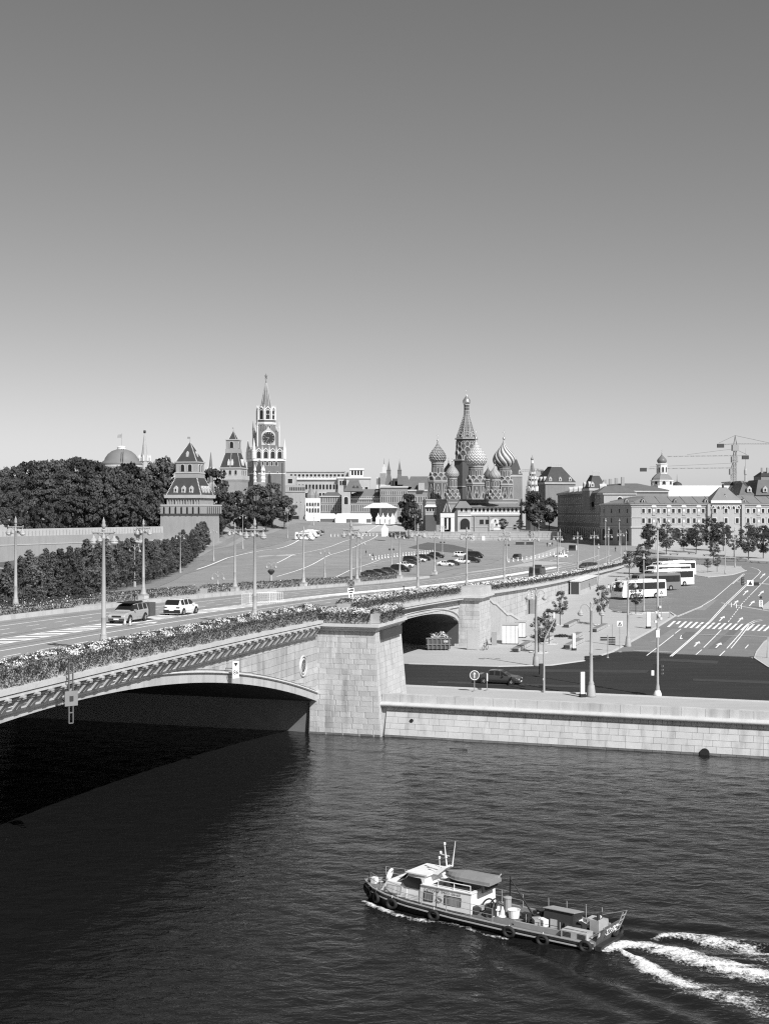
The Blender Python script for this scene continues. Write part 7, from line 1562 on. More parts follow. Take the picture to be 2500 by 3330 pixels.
a = G(1606, 2098); mb = MB(); mb.cbox((0, 0, .9), (.7, .5, 1.8)); o = mb.obj('utility_cabinet', greym, loc=a); tag(o, 'grey utility cabinet beside the stair foot', 'cabinet')
def bicycle(label, px, py):
    p = G(px, py); th = thing('bicycle', label, 'bicycle', p, R(60))
    for x in (-.52, .52): mb = MB(); mb.torus((x, 0, .34), .32, .03, (0, 1, 0), 18, 5); w_ = mb.obj('wheel', black, th); mb = MB(); mb.torus((x, 0, .34), .05, .03, (0, 1, 0), 8, 4); [mb.tube((x, 0, .34), (x + .3 * math.cos(q), 0, .34 + .3 * math.sin(q)), .008, .008, 3) for q in np.linspace(0, 5.6, 8)]; mb.obj('hub', steel, w_)
    mb = MB(); [mb.tube(a, b, .025, .025, 5) for a, b in (((-.52, 0, .34), (-.12, 0, .34)), ((-.12, 0, .34), (-.25, 0, .85)), ((-.25, 0, .8), (.36, 0, .82)), ((-.12, 0, .34), (.36, 0, .8)), ((.52, 0, .34), (.34, 0, .98)), ((-.52, 0, .34), (-.23, 0, .75)))]; mb.obj('frame', darkm, th)
    mb = MB(); mb.cbox((-.25, 0, .9), (.26, .12, .06)); mb.obj('saddle', black, th); mb = MB(); mb.tube((.33, -.25, 1.0), (.33, .25, 1.0), .02, .02, 5); mb.obj('handlebar', black, th)
bicycle('bicycle parked at the foot of the second pier', 1577, 2114)
for i, (px, py, l_) in enumerate(((1908, 2150, 'small dark plastic block on the kerb'), (1941, 2147, 'larger dark plastic block beside the kerb'))):
    p = G(px, py); mb = MB(); 
    for z in (.0, .32): mb.box(-.5 + .2 * (1 - i), .5 - .2 * (1 - i), -.2, .2, z, z + .27)
    tag(mb.obj('barrier_block', black, loc=p, rz=R(8)), l_, 'block')
# ------------------------------------------------------------------ crowd fences on the square and the deck
def fence_panel(label, p, rz, L=2.2, h=1.1, group='crowd fence panels', mat=None):
    th = thing('fence_panel', label, 'fence', p, rz, group); mb = MB(); [mb.tube(a, b, .022, .022, 4) for a, b in (((0, 0, .1), (0, 0, h)), ((L, 0, .1), (L, 0, h)), ((0, 0, h), (L, 0, h)), ((0, 0, .2), (L, 0, .2)), ((0, -.3, .0), (0, .3, 0)), ((L, -.3, 0), (L, .3, 0)))]; mb.obj('frame', mat or steel, th)
    for i in range(1, 12): mb = MB(); x = L * i / 12; mb.tube((x, 0, .2), (x, 0, h), .010, .010, 3); mb.obj('bar', mat or steel, th)
for i in range(7): s_ = 58 + i * .42; fence_panel('steel crowd fence panel stacked on the hatched median', BP(s_, -13.4 + .1 * i, deck(s_)), BRZ - R(62), 2.3, 1.25, 'fence panels on the median', offwhite)
fence_panel('crowd fence panel at the near end of the stack on the median', BP(54.5, -12.9, deck(54.5)), BRZ, 2.6, 1.3, mat=offwhite); fence_panel('crowd fence panel at the far end of the stack on the median', BP(61.8, -12.7, deck(62)), BRZ, 2.6, 1.3, mat=offwhite)
def bollards(pa, pb, n, label, grp):
    a, b = G(*pa), G(*pb)
    for i in range(n):
        p = a.lerp(b, (i + .5) / n); mb = MB(); mb.lathe([(.28, 0), (.28, .12), (.16, .2), (.13, .75), (.2, .8), (.16, .95), (.02, 1.05)], 8); o = mb.obj('bollard', offwhite, loc=(p.x, p.y, gzf(p.x, p.y)), smooth=True); tag(o, label, 'bollard', grp)
bollards((1205, 1822), (1410, 1798), 22, 'pale bollard in the row along the parked cars', 'bollards by the parked cars'); bollards((1645, 1830), (1850, 1795), 16, 'pale bollard along the avenue below the church', 'bollards along the avenue'); bollards((1070, 1745), (1230, 1742), 14, 'pale bollard in the row across the upper square', 'bollards across the upper square')
for px, py, lab in ((407, 2028, 'traffic cone at the front wheel of the silver car'), (424, 2030, 'traffic cone standing right of the one at the front wheel')):
    H = lambda s: 0
    Y = 9.9 * FPX / (py - CY); X = (px - CX) / FPX * Y; s_, t_b = ST(X, Y); th = thing('traffic_cone', lab, 'cone', (X, Y, deck(s_))); mb = MB(); mb.box(-.18, .18, -.18, .18, 0, .04); mb.obj('base', black, th); mb = MB(); mb.lathe([(.14, .04), (.03, .62)], 10); c_ = mb.obj('body', M('cone_orange', .45, .6), th); mb = MB(); mb.lathe([(.112, .22), (.084, .36)], 10); mb.obj('stripe', signwht, c_)
# benches in front of the terrace
for px0, px1, lab in ((1677, 1704, 'left of two dark planter boxes below the terrace wall'), (1711, 1735, 'right of two dark planter boxes below the terrace wall')):
    a, b = G(px0, 1772), G(px1, 1772); mb = MB(); mb.box(0, b.x - a.x, 0, 1.2, 0, 1.2); th = thing('planter_box', lab, 'planter', a); part('box', mb.mesh('box', darkm), th); mb = MB(); mb.box(-.05, b.x - a.x + .05, -.05, 1.25, 1.2, 1.28); mb.obj('rim', trimg, th)
# navigation marks on the bridge
s0 = -10.3; th = thing('navigation_mark', 'vertical river navigation mark with a square board hung on the bridge', 'sign', BP(s0, 3.45, deck(s0)), BRZ - math.pi / 2)
for z0, z1, nm in ((-1.0, .75, 'upper_lattice'), (-2.9, -1.0, 'lower_lattice')):
    mb = MB()
    for x in (-.13, .13): mb.box(x - .03, x + .03, -.05, .05, z0, z1)
    n = int((z1 - z0) / .8) + 1
    for i in range(n + 1): z = z0 + (z1 - z0) * i / n; mb.box(-.13, .13, -.045, .045, z - .03, z + .03)
    mb.obj(nm, M('nav_steel', .14, .6), th, rz=R(55))
mb = MB(); mb.box(-.42, .42, -.08, -.04, -1.85, -.95); bd = mb.obj('board', M('nav_board', .22, .7, .1, 2), th, rz=R(55)); mb = MB(); mb.box(-.12, .12, -.12, -.085, -1.55, -1.25); mb.obj('lamp_box', darkm, bd)
mb = MB()
for z in (-1.1, -1.9): mb.tube((-1.3, .2, z), (0, 0, z), .04, .04, 5); mb.tube((0, -.95 * 0 + .4, z), (0, 0, z), .04, .04, 5)
mb.tube((-1.3, .2, -1.1), (0, 0, -1.9), .03, .03, 4); mb.obj('bracket', darkm, th)
s0 = 15.6; th = thing('clearance_sign', 'white clearance sign reading 86 on brackets above the arch', 'sign', BP(s0, 3.1, 0), BRZ - math.pi / 2); zc = at(680, 2178, 105).z
bd = board(th, 'board', .62, 1.35, (0, 0, zc), signwht, R(60)); me = TXT['86']; o = part('lettering', me, bd, (0, -.05, -.22)); o.rotation_euler = (R(90), 0, 0); mb = MB(); mb.add([(-.2, -.05, .55), (.2, -.05, .55), (0, -.05, .25)], [(2, 1, 0)]); mb.obj('triangle_mark', signblk, bd)
mb = MB()
for z in (-.6, .1): mb.tube((-.9, 0, zc + z), (0, 0, zc + z), .035, .035, 4); mb.tube((-3.2, -.1, zc + z - .0), (-.9, 0, zc + z), .03, .03, 4)
for x in (-.9, -2.2, -3.2): mb.tube((x, 0, zc - .7), (x, 0, zc + .4), .035, .035, 4); mb.tube((x, 0, zc - .6), (x, .9, zc - .6), .03, .03, 4)
mb.obj('bracket', darkm, th); mb = MB(); mb.box(-2.35, -1.9, -.1, .1, zc - .4, zc + .25); mb.obj('lamp_box', darkm, th)
# event tents
def tent(label, px0, px1, ye, yr, yb, Y, depth, nm='event_tent', pag=False, rz=0):
    a, b = at(px0, yb, Y), at(px1, yb, Y); w = b.x - a.x; k = Y / FPX; he, hr = (yb - ye) * k, (yb - yr) * k; th = thing(nm, label, 'tent', (a.x, Y, a.z), rz)
    mb = MB(); mb.box(0, w, 0, depth, -.5, he); mb.obj('side_wall', tentm, th); mb = MB()
    if pag: mb.lathe([(w * .72, he), (w * .42, he + (hr - he) * .22), (w * .16, he + (hr - he) * .55), (.05, hr)], 4, (w / 2, depth / 2, 0), R(45))
    else: mb.add([(-.2, -.2, he), (w + .2, -.2, he), (w + .2, depth, he), (-.2, depth, he), (w * .04, depth / 2, hr), (w * .96, depth / 2, hr)], [(0, 1, 5, 4), (2, 3, 4, 5), (1, 2, 5), (3, 0, 4)])
    mb.obj('roof', tentm, th); return th, w, he
tent('long low white tent before the gatehouse', 997, 1090, 1683, 1670, 1695, 612, 12)
th, w, he = tent('white marquee with open dark bays right of the long low tent', 1090, 1208, 1684, 1670, 1701, 596, 12)
for x0, x1 in ((.30, .64), (.86, .99)): mb = MB(); mb.box(w * x0, w * x1, -.06, .05, .2, he - .5); mb.obj('opening', M('tent_shade', .12, .8), th)
th, w, he = tent('small white tent with a dark open front at the left of the marquee', 1040, 1092, 1683, 1672, 1699, 600, 10); mb = MB(); mb.box(.2, w * .9, -.06, .05, .2, he - .5); mb.obj('opening', MATS['tent_shade'], th)
for i, l_ in enumerate(('leftmost', 'second from the left', 'third from the left', 'rightmost')): tent('pointed white pagoda tent, %s of the four below the stage' % l_, 1222 + i * 15.5, 1237.5 + i * 15.5, 1684, 1668, 1700, 590 - i, 2.1 * 1.1, 'pagoda_tent', True)
tent('lone pointed white tent beside the terrace tree', 1240, 1262, 1719, 1700, 1740, 500, 2.6, 'pagoda_tent', True)
a = at(1178, 1690, 616); th = thing('stage', 'large covered stage with a pale peaked canopy', 'stage', (a.x, 616, a.z)); k = 616 / FPX; w = (1295 - 1178) * k; mb = MB(); he, hr = (1690 - 1652) * k, (1690 - 1635) * k
mb.add([(0, 0, he), (w, 0, he), (w, 14, he), (0, 14, he), (w * .3, 3, hr), (w * .68, 3, hr), (w * .68, 12, hr), (w * .3, 12, hr)], [(0, 1, 5, 4), (1, 2, 6, 5), (2, 3, 7, 6), (3, 0, 4, 7), (4, 5, 6, 7), (3, 2, 1, 0)]); mb.obj('canopy', M('stage_cloth', .5, .8, .05, .3), th)
mb = MB(); mb.box(w * .47, w * .98, 6, 12, -1, he); mb.obj('backdrop', M('stage_back', .42, .8, .08, .3), th); mb = MB(); mb.box(w * .2, w * .47, 8, 12, -1, he); mb.obj('wing', darkm, th)
for x in (.19, .98, .5): mb = MB(); lattice(mb, (w * x, .3, -1), (w * x, .3, he), .6, 8, .09); mb.obj('truss_leg', greym, th)

# ================================================================== vehicles
def paintm(name, g): return M('car_paint_' + name, g, .35, .03, 2.0, spec=.5, coat=.6)
PT = {'silver': paintm('silver', .33), 'white': paintm('white', .78), 'black': paintm('black', .018), 'dark': paintm('dark', .045), 'grey': paintm('grey', .16)}
carglass = M('car_glass', .015, .05, spec=.7)
SHAPES = {  # x (of length, rear -0.5), belt, top (of height); intervals that are side glass / windscreen / rear window
 'suv': ([(-.5, .36, .36), (-.495, .52, .52), (-.485, .64, .66), (-.44, .65, .93), (-.40, .655, .965), (-.26, .65, 1.0), (-.235, .65, 1.0), (-.06, .64, 1.0), (-.035, .64, .998), (.10, .63, .95), (.235, .62, .68), (.26, .61, .62), (.40, .57, .575), (.475, .51, .515), (.495, .42, .42), (.5, .3, .3)], {4, 6, 8, 9}, {9}, {2, 3}),
 'sedan': ([(-.5, .36, .36), (-.495, .60, .60), (-.48, .66, .665), (-.38, .67, .68), (-.22, .66, .95), (-.19, .66, .97), (-.08, .65, 1.0), (-.055, .65, 1.0), (.06, .64, .97), (.075, .64, .955), (.24, .62, .66), (.27, .60, .61), (.42, .55, .555), (.48, .47, .475), (.497, .38, .38), (.5, .28, .28)], {5, 7, 9}, {9}, {3}),
 'van': ([(-.5, .3, .3), (-.495, .5, .5), (-.49, .56, .9), (-.47, .56, .97), (-.40, .56, 1.0), (-.2, .56, 1.0), (-.18, .56, 1.0), (.05, .56, 1.0), (.07, .56, .99), (.2, .55, .93), (.36, .53, .58), (.38, .52, .53), (.46, .47, .475), (.49, .4, .4), (.5, .26, .26)], {4, 6, 8, 9}, {9}, {2})}
_cars = {}
def car_meshes(style, L, W, H, pm):
    key = (style, L, W, H, pm.name)
    if key in _cars: return _cars[key]
    st, side, ws, rw = SHAPES[style]; body = MB(); gl = MB(); n = len(st); zb = .13 * H + .03; rings = []
    for i, (x, b, t) in enumerate(st):
        e = min(1, .80 + .9 * min(x + .5, .5 - x) * 4) if abs(x) > .44 else 1.0
        w = W / 2 * (e if e < 1 else 1); cab = t - b > .05; wr = w * (.80 if cab else .93); B, T = b * H, t * H
        half = [(w * .9, zb), (w, zb + .16 * H), (w, max(B - .07 * H, zb + .17 * H)), (w * .965, B), (wr * (1.0 if not cab else 1.0), T - (.03 * H if cab else 0) + (.004 if not cab else 0)), (wr * .82, T + .006)]
        rings.append([(x * L, y, z) for y, z in half] + [(x * L, -y, z) for y, z in reversed(half)])
    m = 12
    for i in range(n - 1):
        a, b = rings[i], rings[i + 1]
        for j in range(m):
            j2 = (j + 1) % m; tgt = body
            if i in side and j in (3, 7): tgt = gl
            if (i in ws or i in rw) and j in (4, 5, 6): tgt = gl
            tgt.add([a[j], b[j], b[j2], a[j2]], [(0, 1, 2, 3)])
    body.add(rings[0], [tuple(range(m))]); body.add(rings[-1], [tuple(range(m - 1, -1, -1))])
    me_b, me_g = body.mesh('body', pm, False), gl.mesh('window_glass', carglass)
    r = .175 * H + .06; ty = MB(); ty.lathe([(r * .62, -.11), (r * .95, -.11), (r, -.07), (r, .07), (r * .95, .11), (r * .62, .11)], 18); ty.v = [(x, z, y) for x, y, z in ty.v]
    rm = MB(); rm.tube((0, .085, 0), (0, .1, 0), r * .62, r * .6, 16); rm.tube((0, -.1, 0), (0, -.085, 0), r * .6, r * .62, 16)
    for k in range(5):
        a = k * 1.2566
        for sy in (-.112, .112): rm.tube((0, sy, 0), (r * .6 * math.cos(a), sy, r * .6 * math.sin(a)), .035, .05, 4)
    ar = MB(); ar.tube((0, -.02, 0), (0, .02, 0), r * 1.22, r * 1.22, 20)
    lt = MB(); lt.cbox((0, 0, 0), (.10, .34, .13)); pl_ = MB(); pl_.cbox((0, 0, 0), (.03, .5, .12)); mi = MB(); mi.cbox((0, 0, 0), (.12, .22, .16)); gr = MB(); gr.cbox((0, 0, 0), (.06, W * .5, .16)); bu = MB(); bu.cbox((0, 0, 0), (.12, W * .86, .2))
    _cars[key] = (me_b, me_g, ty.mesh('tyre', black), rm.mesh('rim', steel), ar.mesh('wheel_arch', black), lt.mesh('headlight', globe), lt.mesh('tail_light', M('tail_lens', .09, .3)), pl_.mesh('number_plate', signwht), mi.mesh('mirror', pm), gr.mesh('grille', black), bu.mesh('bumper', M('bumper', .06, .6)), r)
    return _cars[key]
def car(label, style, L, W, H, color, p, rz, nm='parked_car', cat='car', group=None):
    b, g, ty, rm, ar, lt, tl_, plt, mi, gr, bu, r = car_meshes(style, L, W, H, PT[color]); th = thing(nm, label, cat, p, rz, group)
    part('body', b, th); part('window_glass', g, th)
    for x in (-.31, .315):
        for s_ in (-1, 1):
            part('wheel_arch', ar, th, (x * L, s_ * (W / 2 - .012), r * 1.02)); w = part('wheel', ty, th, (x * L, s_ * (W / 2 - .09), r)); part('rim', rm, w)
    bz = .5 * H if style != 'van' else .42 * H
    for s_ in (-1, 1):
        part('headlight', lt, th, (L * .486, s_ * W * .34, .40 * H)); part('tail_light', tl_, th, (-L * .488, s_ * W * .36, .52 * H)); part('mirror', mi, th, (L * .14, s_ * (W / 2 + .08), .66 * H))
    part('number_plate', plt, th, (L * .508, 0, .24 * H)); part('number_plate', plt, th, (-L * .502, 0, .36 * H)); part('grille', gr, th, (L * .494, 0, .38 * H)); part('bumper', bu, th, (L * .492, 0, .22 * H)); part('bumper', bu, th, (-L * .49, 0, .24 * H))
    return th
def DK(px, py):
    Y = 200.0
    for _ in range(40):
        X = (px - CX) / FPX * Y; s_, _t = ST(X, Y); Y = Y * .5 + .5 * (CAMZ - deck(s_)) * FPX / (py - CY)
    X = (px - CX) / FPX * Y; return Vector((X, Y, deck(ST(X, Y)[0])))
th = car('silver pickup utility car with roof rack and dark tail boards on the bridge', 'suv', 4.7, 1.86, 1.72, 'silver', (-23.35, 120.9, deck(ST(-23.35, 120.9)[0])), BRZ + math.pi, 'utility_car')
mb = MB(); mb.box(-1.3, .9, -.75, .75, 1.76, 1.82); mb.obj('roof_rack', black, th); mb = MB()
for x in (-1.2, -.4, .4): mb.tube((x, -.7, 1.84), (x, .7, 1.84), .03, .03, 4)
[mb.tube((-1.3, s_ * .72, 1.9), (.8, s_ * .72, 1.9), .025, .025, 4) for s_ in (-1, 1)]; mb.obj('rack_bar', darkm, th)
mb = MB(); mb.hexa([(-3.5, -.95, .35), (-2.45, -.95, .35), (-2.45, .95, .35), (-3.5, .95, .35), (-3.5, -.95, 1.6), (-2.2, -.95, 1.6), (-2.2, .95, 1.6), (-3.5, .95, 1.6)]); mb.obj('tail_board', M('tail_board_paint', .09, .5, .2, 1.5), th)
mb = MB(); [mb.tube((-2.3 - .4 * i, -.9, 1.6), (-2.3 - .4 * i, -.9, 2.4), .03, .03, 4) for i in range(4)]; mb.tube((-2.3, -.9, 2.4), (-3.5, -.9, 2.4), .03, .03, 4); mb.tube((-2.3, -.9, 1.65), (-2.3, .9, 2.0), .03, .03, 4); mb.obj('sign_frame', greym, th); mb = MB(); mb.lathe([(.05, 1.82), (.05, 2.2), (.16, 2.25), (.2, 2.4), (.05, 2.5)], 8, (-1.7, -.3, 0)); mb.obj('beacon', darkm, th)
q = Vector((-19.3, 131.0, 0)) - Vector((NX, NY, 0)) * .85; th = car('white crossover car with dark roof glass parked on the hatched median', 'suv', 4.5, 1.84, 1.62, 'white', (q.x, q.y, deck(ST(q.x, q.y)[0])), BRZ, 'crossover_car')
mb = MB(); mb.box(-2.27, -1.9, -.85, .85, .28, .62); mb.obj('rear_valance', black, th); mb = MB(); [mb.box(-1.2, .3, s_ * .6 - .03, s_ * .6 + .03, 1.62, 1.68) for s_ in (-1, 1)]; mb.obj('roof_rail', greym, th)
p = G(1616, 2226, .03); q = Vector((p.x, p.y, 0)) + Vector((EMX, EMY, 0)) * .9; car('dark saloon car driving along the embankment road', 'sedan', 4.75, 1.84, 1.46, 'dark', (q.x, q.y, gzf(q.x, q.y) + .04), math.atan2(EUY, EUX), 'saloon_car')
pk = [(1208, 1876, 'sedan', 'dark', 'dark car at the near left end of the parked row'), (1232, 1872, 'sedan', 'black', 'second dark car from the near left end of the parked row'), (1262, 1866, 'sedan', 'dark', 'third dark car from the near left end of the parked row'), (1303, 1860, 'suv', 'black', 'large black off-roader in the parked row'), (1318, 1846, 'sedan', 'white', 'white car behind the black off-roader'), (1337, 1838, 'sedan', 'dark', 'dark car between two white parked cars'), (1338, 1829, 'suv', 'black', 'black car just beyond the dark one between white cars'), (1360, 1828, 'sedan', 'white', 'far white car in the parked row'), (1376, 1823, 'suv', 'black', 'black off-roader beyond the far white car'), (1400, 1819, 'sedan', 'black', 'black saloon in the far group of the parked row'), (1420, 1815, 'suv', 'black', 'last black car at the far end of the parked row'), (1448, 1842, 'sedan', 'white', 'white car at the end of the far planter'), (1470, 1839, 'sedan', 'dark', 'dark car beside the white one at the planter end'), (1502, 1833, 'sedan', 'white', 'low white car left of the black van'), (1500, 1812, 'suv', 'white', 'white off-roader standing apart behind the others'), (1545, 1815, 'van', 'black', 'black van with open door by the parking entry'), (1535, 1830, 'suv', 'black', 'black off-roader in front of the black van')]
rr = random.Random(3)
for px, py, stl, colr, l_ in pk:
    p = G(px, py); L, W, H = {'sedan': (4.5, 1.8, 1.45), 'suv': (4.6, 1.88, 1.72), 'van': (5.0, 1.95, 2.0)}[stl]; car(l_, stl, L, W, H, colr, (p.x, p.y, gzf(p.x, p.y) + .08), R(-18 + rr.uniform(-6, 6)), 'parked_car', 'van' if stl == 'van' else 'car', 'cars parked on the square')
p = DK(1680, 1822); car('dark van coming up the avenue beside the lamp', 'van', 4.8, 1.9, 1.95, 'dark', p, BRZ + math.pi - .1, 'road_van', 'van')
p = DK(1822, 1814); car('white car crossing the avenue near the ramp foot', 'sedan', 4.4, 1.8, 1.5, 'white', p, R(185), 'road_car')
p = DK(1908, 1854); car('black minivan descending the ramp between two lamp posts', 'van', 4.9, 1.95, 1.9, 'black', p, R(190), 'minivan', 'van')
# trucks
def truck(label, p, rz, L, W, H, cab, cargo, nm='truck', cargo_mat=None):
    th = thing(nm, label, 'truck', p, rz); mb = MB(); c0 = L / 2 - cab; mb.slabx([(-W / 2, .5), (W / 2, .5), (W / 2, H * .55), (W / 2 * .92, H), (-W / 2 * .92, H), (-W / 2, H * .55)], c0, L / 2 - .15); mb.obj('cab', PT['dark'], th); mb = MB(); mb.box(L / 2 - .16, L / 2 - .12, -W * .42, W * .42, H * .55, H * .92); mb.obj('windscreen', carglass, th)
    mb = MB(); mb.box(-L / 2, c0, -W * .4, W * .4, .55, .75); mb.obj('chassis', black, th); mb = MB(); mb.hexa([(-L / 2, -W / 2, .9), (c0 - .15, -W / 2, .9), (c0 - .15, W / 2, .9), (-L / 2, W / 2, .9), (-L / 2 + .1, -W * .46, H * cargo), (c0 - .25, -W * .46, H * cargo), (c0 - .25, W * .46, H * cargo), (-L / 2 + .1, W * .46, H * cargo)]); mb.obj('cargo_body', cargo_mat or M('truck_cargo', .10, .6, .2, 1.5), th)
    for x in (-L * .36, -L * .2, L * .34):
        for s_ in (-1, 1): mb = MB(); mb.tube((0, -.15, 0), (0, .15, 0), .48, .48, 16); w = part('wheel', mb.mesh('wheel', black), th, (x, s_ * (W / 2 - .17), .48)); mb = MB(); mb.tube((0, -.16, 0), (0, .16, 0), .24, .24, 10); part('rim', mb.mesh('rim', greym), w)
    return th
p = DK(1746, 1884); th = truck('dark road maintenance truck with equipment on the ramp', p, BRZ + math.pi, 6.4, 2.3, 2.5, 1.7, .85, 'maintenance_truck')
mb = MB(); mb.tube((-2.8, 0, 2.2), (-1.2, 0, 2.6), .25, .25, 8); mb.box(-.6, .6, -.8, .8, 2.1, 2.9); mb.cbox((-3.1, 0, 1.8), (.5, 1.8, 1.2)); mb.obj('equipment', darkm, th)
p = DK(1863, 1798); truck('truck with a pale load bed waiting near the junction', p, R(255), 7.0, 2.4, 2.8, 1.9, .9, 'tipper_truck', offwhite)
# motorhomes and coaches
def bus(label, p, rz, L, W, H, pm, lower=None, nm='coach', cat='coach', group=None, slope=.5, win=(.50, .86), door=True):
    """p: rear left corner on the ground, heading rz"""
    th = thing(nm, label, cat, p, rz, group); r = .5 if H > 3 else .36; zb = .35; body = MB()
    prof = [(0, zb), (L - .15, zb), (L, zb + .35), (L - .02, H * .36), (L - slope, H * .93), (L - slope - .5, H), (.25, H), (.05, H * .93), (0, H * .5)]
    n = len(prof); V = []
    for s_, e in ((-1, 0), (1, 0)): V += [(x, s_ * W / 2, z) for x, z in prof]
    mb = MB(); ins = .12; V = [(x, -W / 2 + (ins if z > H * .9 else 0), z) for x, z in prof] + [(x, W / 2 - (ins if z > H * .9 else 0), z) for x, z in prof]
    mb.add(V, [tuple(range(n)), tuple(range(2 * n - 1, n - 1, -1))] + [(i, n + i, n + (i + 1) % n, (i + 1) % n) for i in range(n)]); mb.obj('body', pm, th)
    for s_ in (-1, 1):
        nw = 6 if L > 9 else 3
        for i in range(nw):
            x0, x1 = .35 + (L - slope - 1.2) * i / nw, .35 + (L - slope - 1.2) * (i + 1) / nw - .06; mb = MB(); y = s_ * (W / 2 + .012); mb.add([(x0, y, H * win[0]), (x1, y, H * win[0]), (x1, y, H * win[1]), (x0, y, H * win[1])], [(0, 1, 2, 3) if s_ < 0 else (3, 2, 1, 0)]); mb.obj('side_window', carglass, th)
    mb = MB(); a0 = Vector((L + .012, 0, H * .40)); a1 = Vector((L - slope + .03, 0, H * .90)); mb.quad((a0.x, -W * .46, a0.z), (a0.x, W * .46, a0.z), (a1.x, W * .44, a1.z), (a1.x, -W * .44, a1.z)); mb.obj('windscreen', carglass, th)
    mb = MB(); mb.quad((-.012, W * .42, H * .6), (-.012, -W * .42, H * .6), (.02, -W * .42, H * .88), (.02, W * .42, H * .88)); mb.obj('rear_window', carglass, th)
    if lower: mb = MB(); mb.box(.1, L - .4, -W / 2 - .008, W / 2 + .008, zb, H * .30); mb.obj('skirt', lower, th)
    for x in ((L * .78, L * .24) if L > 9 else (L * .76, L * .2)):
        for s_ in (-1, 1):
            mb = MB(); mb.tube((0, -.02, 0), (0, .02, 0), r * 1.2, r * 1.2, 20); part('wheel_arch', mb.mesh('wheel_arch', black), th, (x, s_ * W / 2, r)); mb = MB(); mb.tube((0, -.12, 0), (0, .12, 0), r, r, 20); w = part('wheel', mb.mesh('wheel', black), th, (x, s_ * (W / 2 - .07), r)); mb = MB(); mb.tube((0, -.13, 0), (0, .13, 0), r * .55, r * .55, 14); part('rim', mb.mesh('rim', steel), w)
    mb = MB(); mb.box(L * .3, L * .62, -W * .36, W * .36, H, H + .18); mb.obj('roof_unit', pm, th)
    for s_ in (-1, 1):
        mb = MB(); mb.box(L - .06, L + .02, s_ * W * .36 - .2, s_ * W * .36 + .2, zb + .35, zb + .6); mb.obj('headlight', globe, th)
        mb = MB(); mb.path([(L - slope - .1, s_ * W * .42, H * .93), (L + .25, s_ * (W * .5 + .12), H * .88), (L + .3, s_ * (W * .5 + .14), H * .66)], .05, 5); mb.obj('mirror', pm, th)
    return th
wp, gp = PT['white'], PT['grey']
a, b = G(1996, 1952), G(2166, 1942); hd = math.atan2(a.y - b.y, a.x - b.x)
def coach(label, px, py, pm, L=11.6, H=3.65, lower=None, dx=0.0):
    p = G(px, py); w = Vector((-math.sin(hd), math.cos(hd), 0)); q = p - w * (1.25); return bus(label, (q.x, q.y, gzf(q.x, q.y) + .03), hd, L, 2.5, H, pm, lower, group='coaches in the plaza coach park')
coach('nearest white coach with a dark window band, nose to the left', 2166, 1944, wp, 11.4); coach('dark grey coach second from the front of the coach park', 2213, 1919, gp, 12); coach('white coach third from the front, with a tall window band', 2256, 1905, wp, 12.2, 3.8); coach('white coach fourth from the front with a rounded roof', 2247, 1886, wp, 11.5, 3.7); coach('farthest white coach, only its roof showing', 2262, 1872, wp, 11.6, 3.7); coach('dark coach at the back left of the coach park', 2205, 1864, PT['black'], 11, 3.6)
p = G(960, 1757); bus('white motorhome with an open side door on the square', (p.x, p.y + 2.2, gzf(p.x, p.y)), R(-6), 7.0, 2.3, 3.0, wp, nm='motorhome', cat='motorhome', slope=1.0, win=(.52, .72)); p = G(985, 1748); bus('second white motorhome behind the first one', (p.x, p.y + 2.2, gzf(p.x, p.y)), R(-20), 6.4, 2.3, 2.9, wp, nm='motorhome', cat='motorhome', slope=1.0, win=(.52, .72)); p = G(1000, 1742); bus('farthest motorhome, mostly hidden behind the other two', (p.x, p.y + 4, gzf(p.x, p.y)), R(-25), 6.4, 2.3, 2.8, PT['silver'], nm='motorhome', cat='motorhome', slope=1.0, win=(.52, .72))

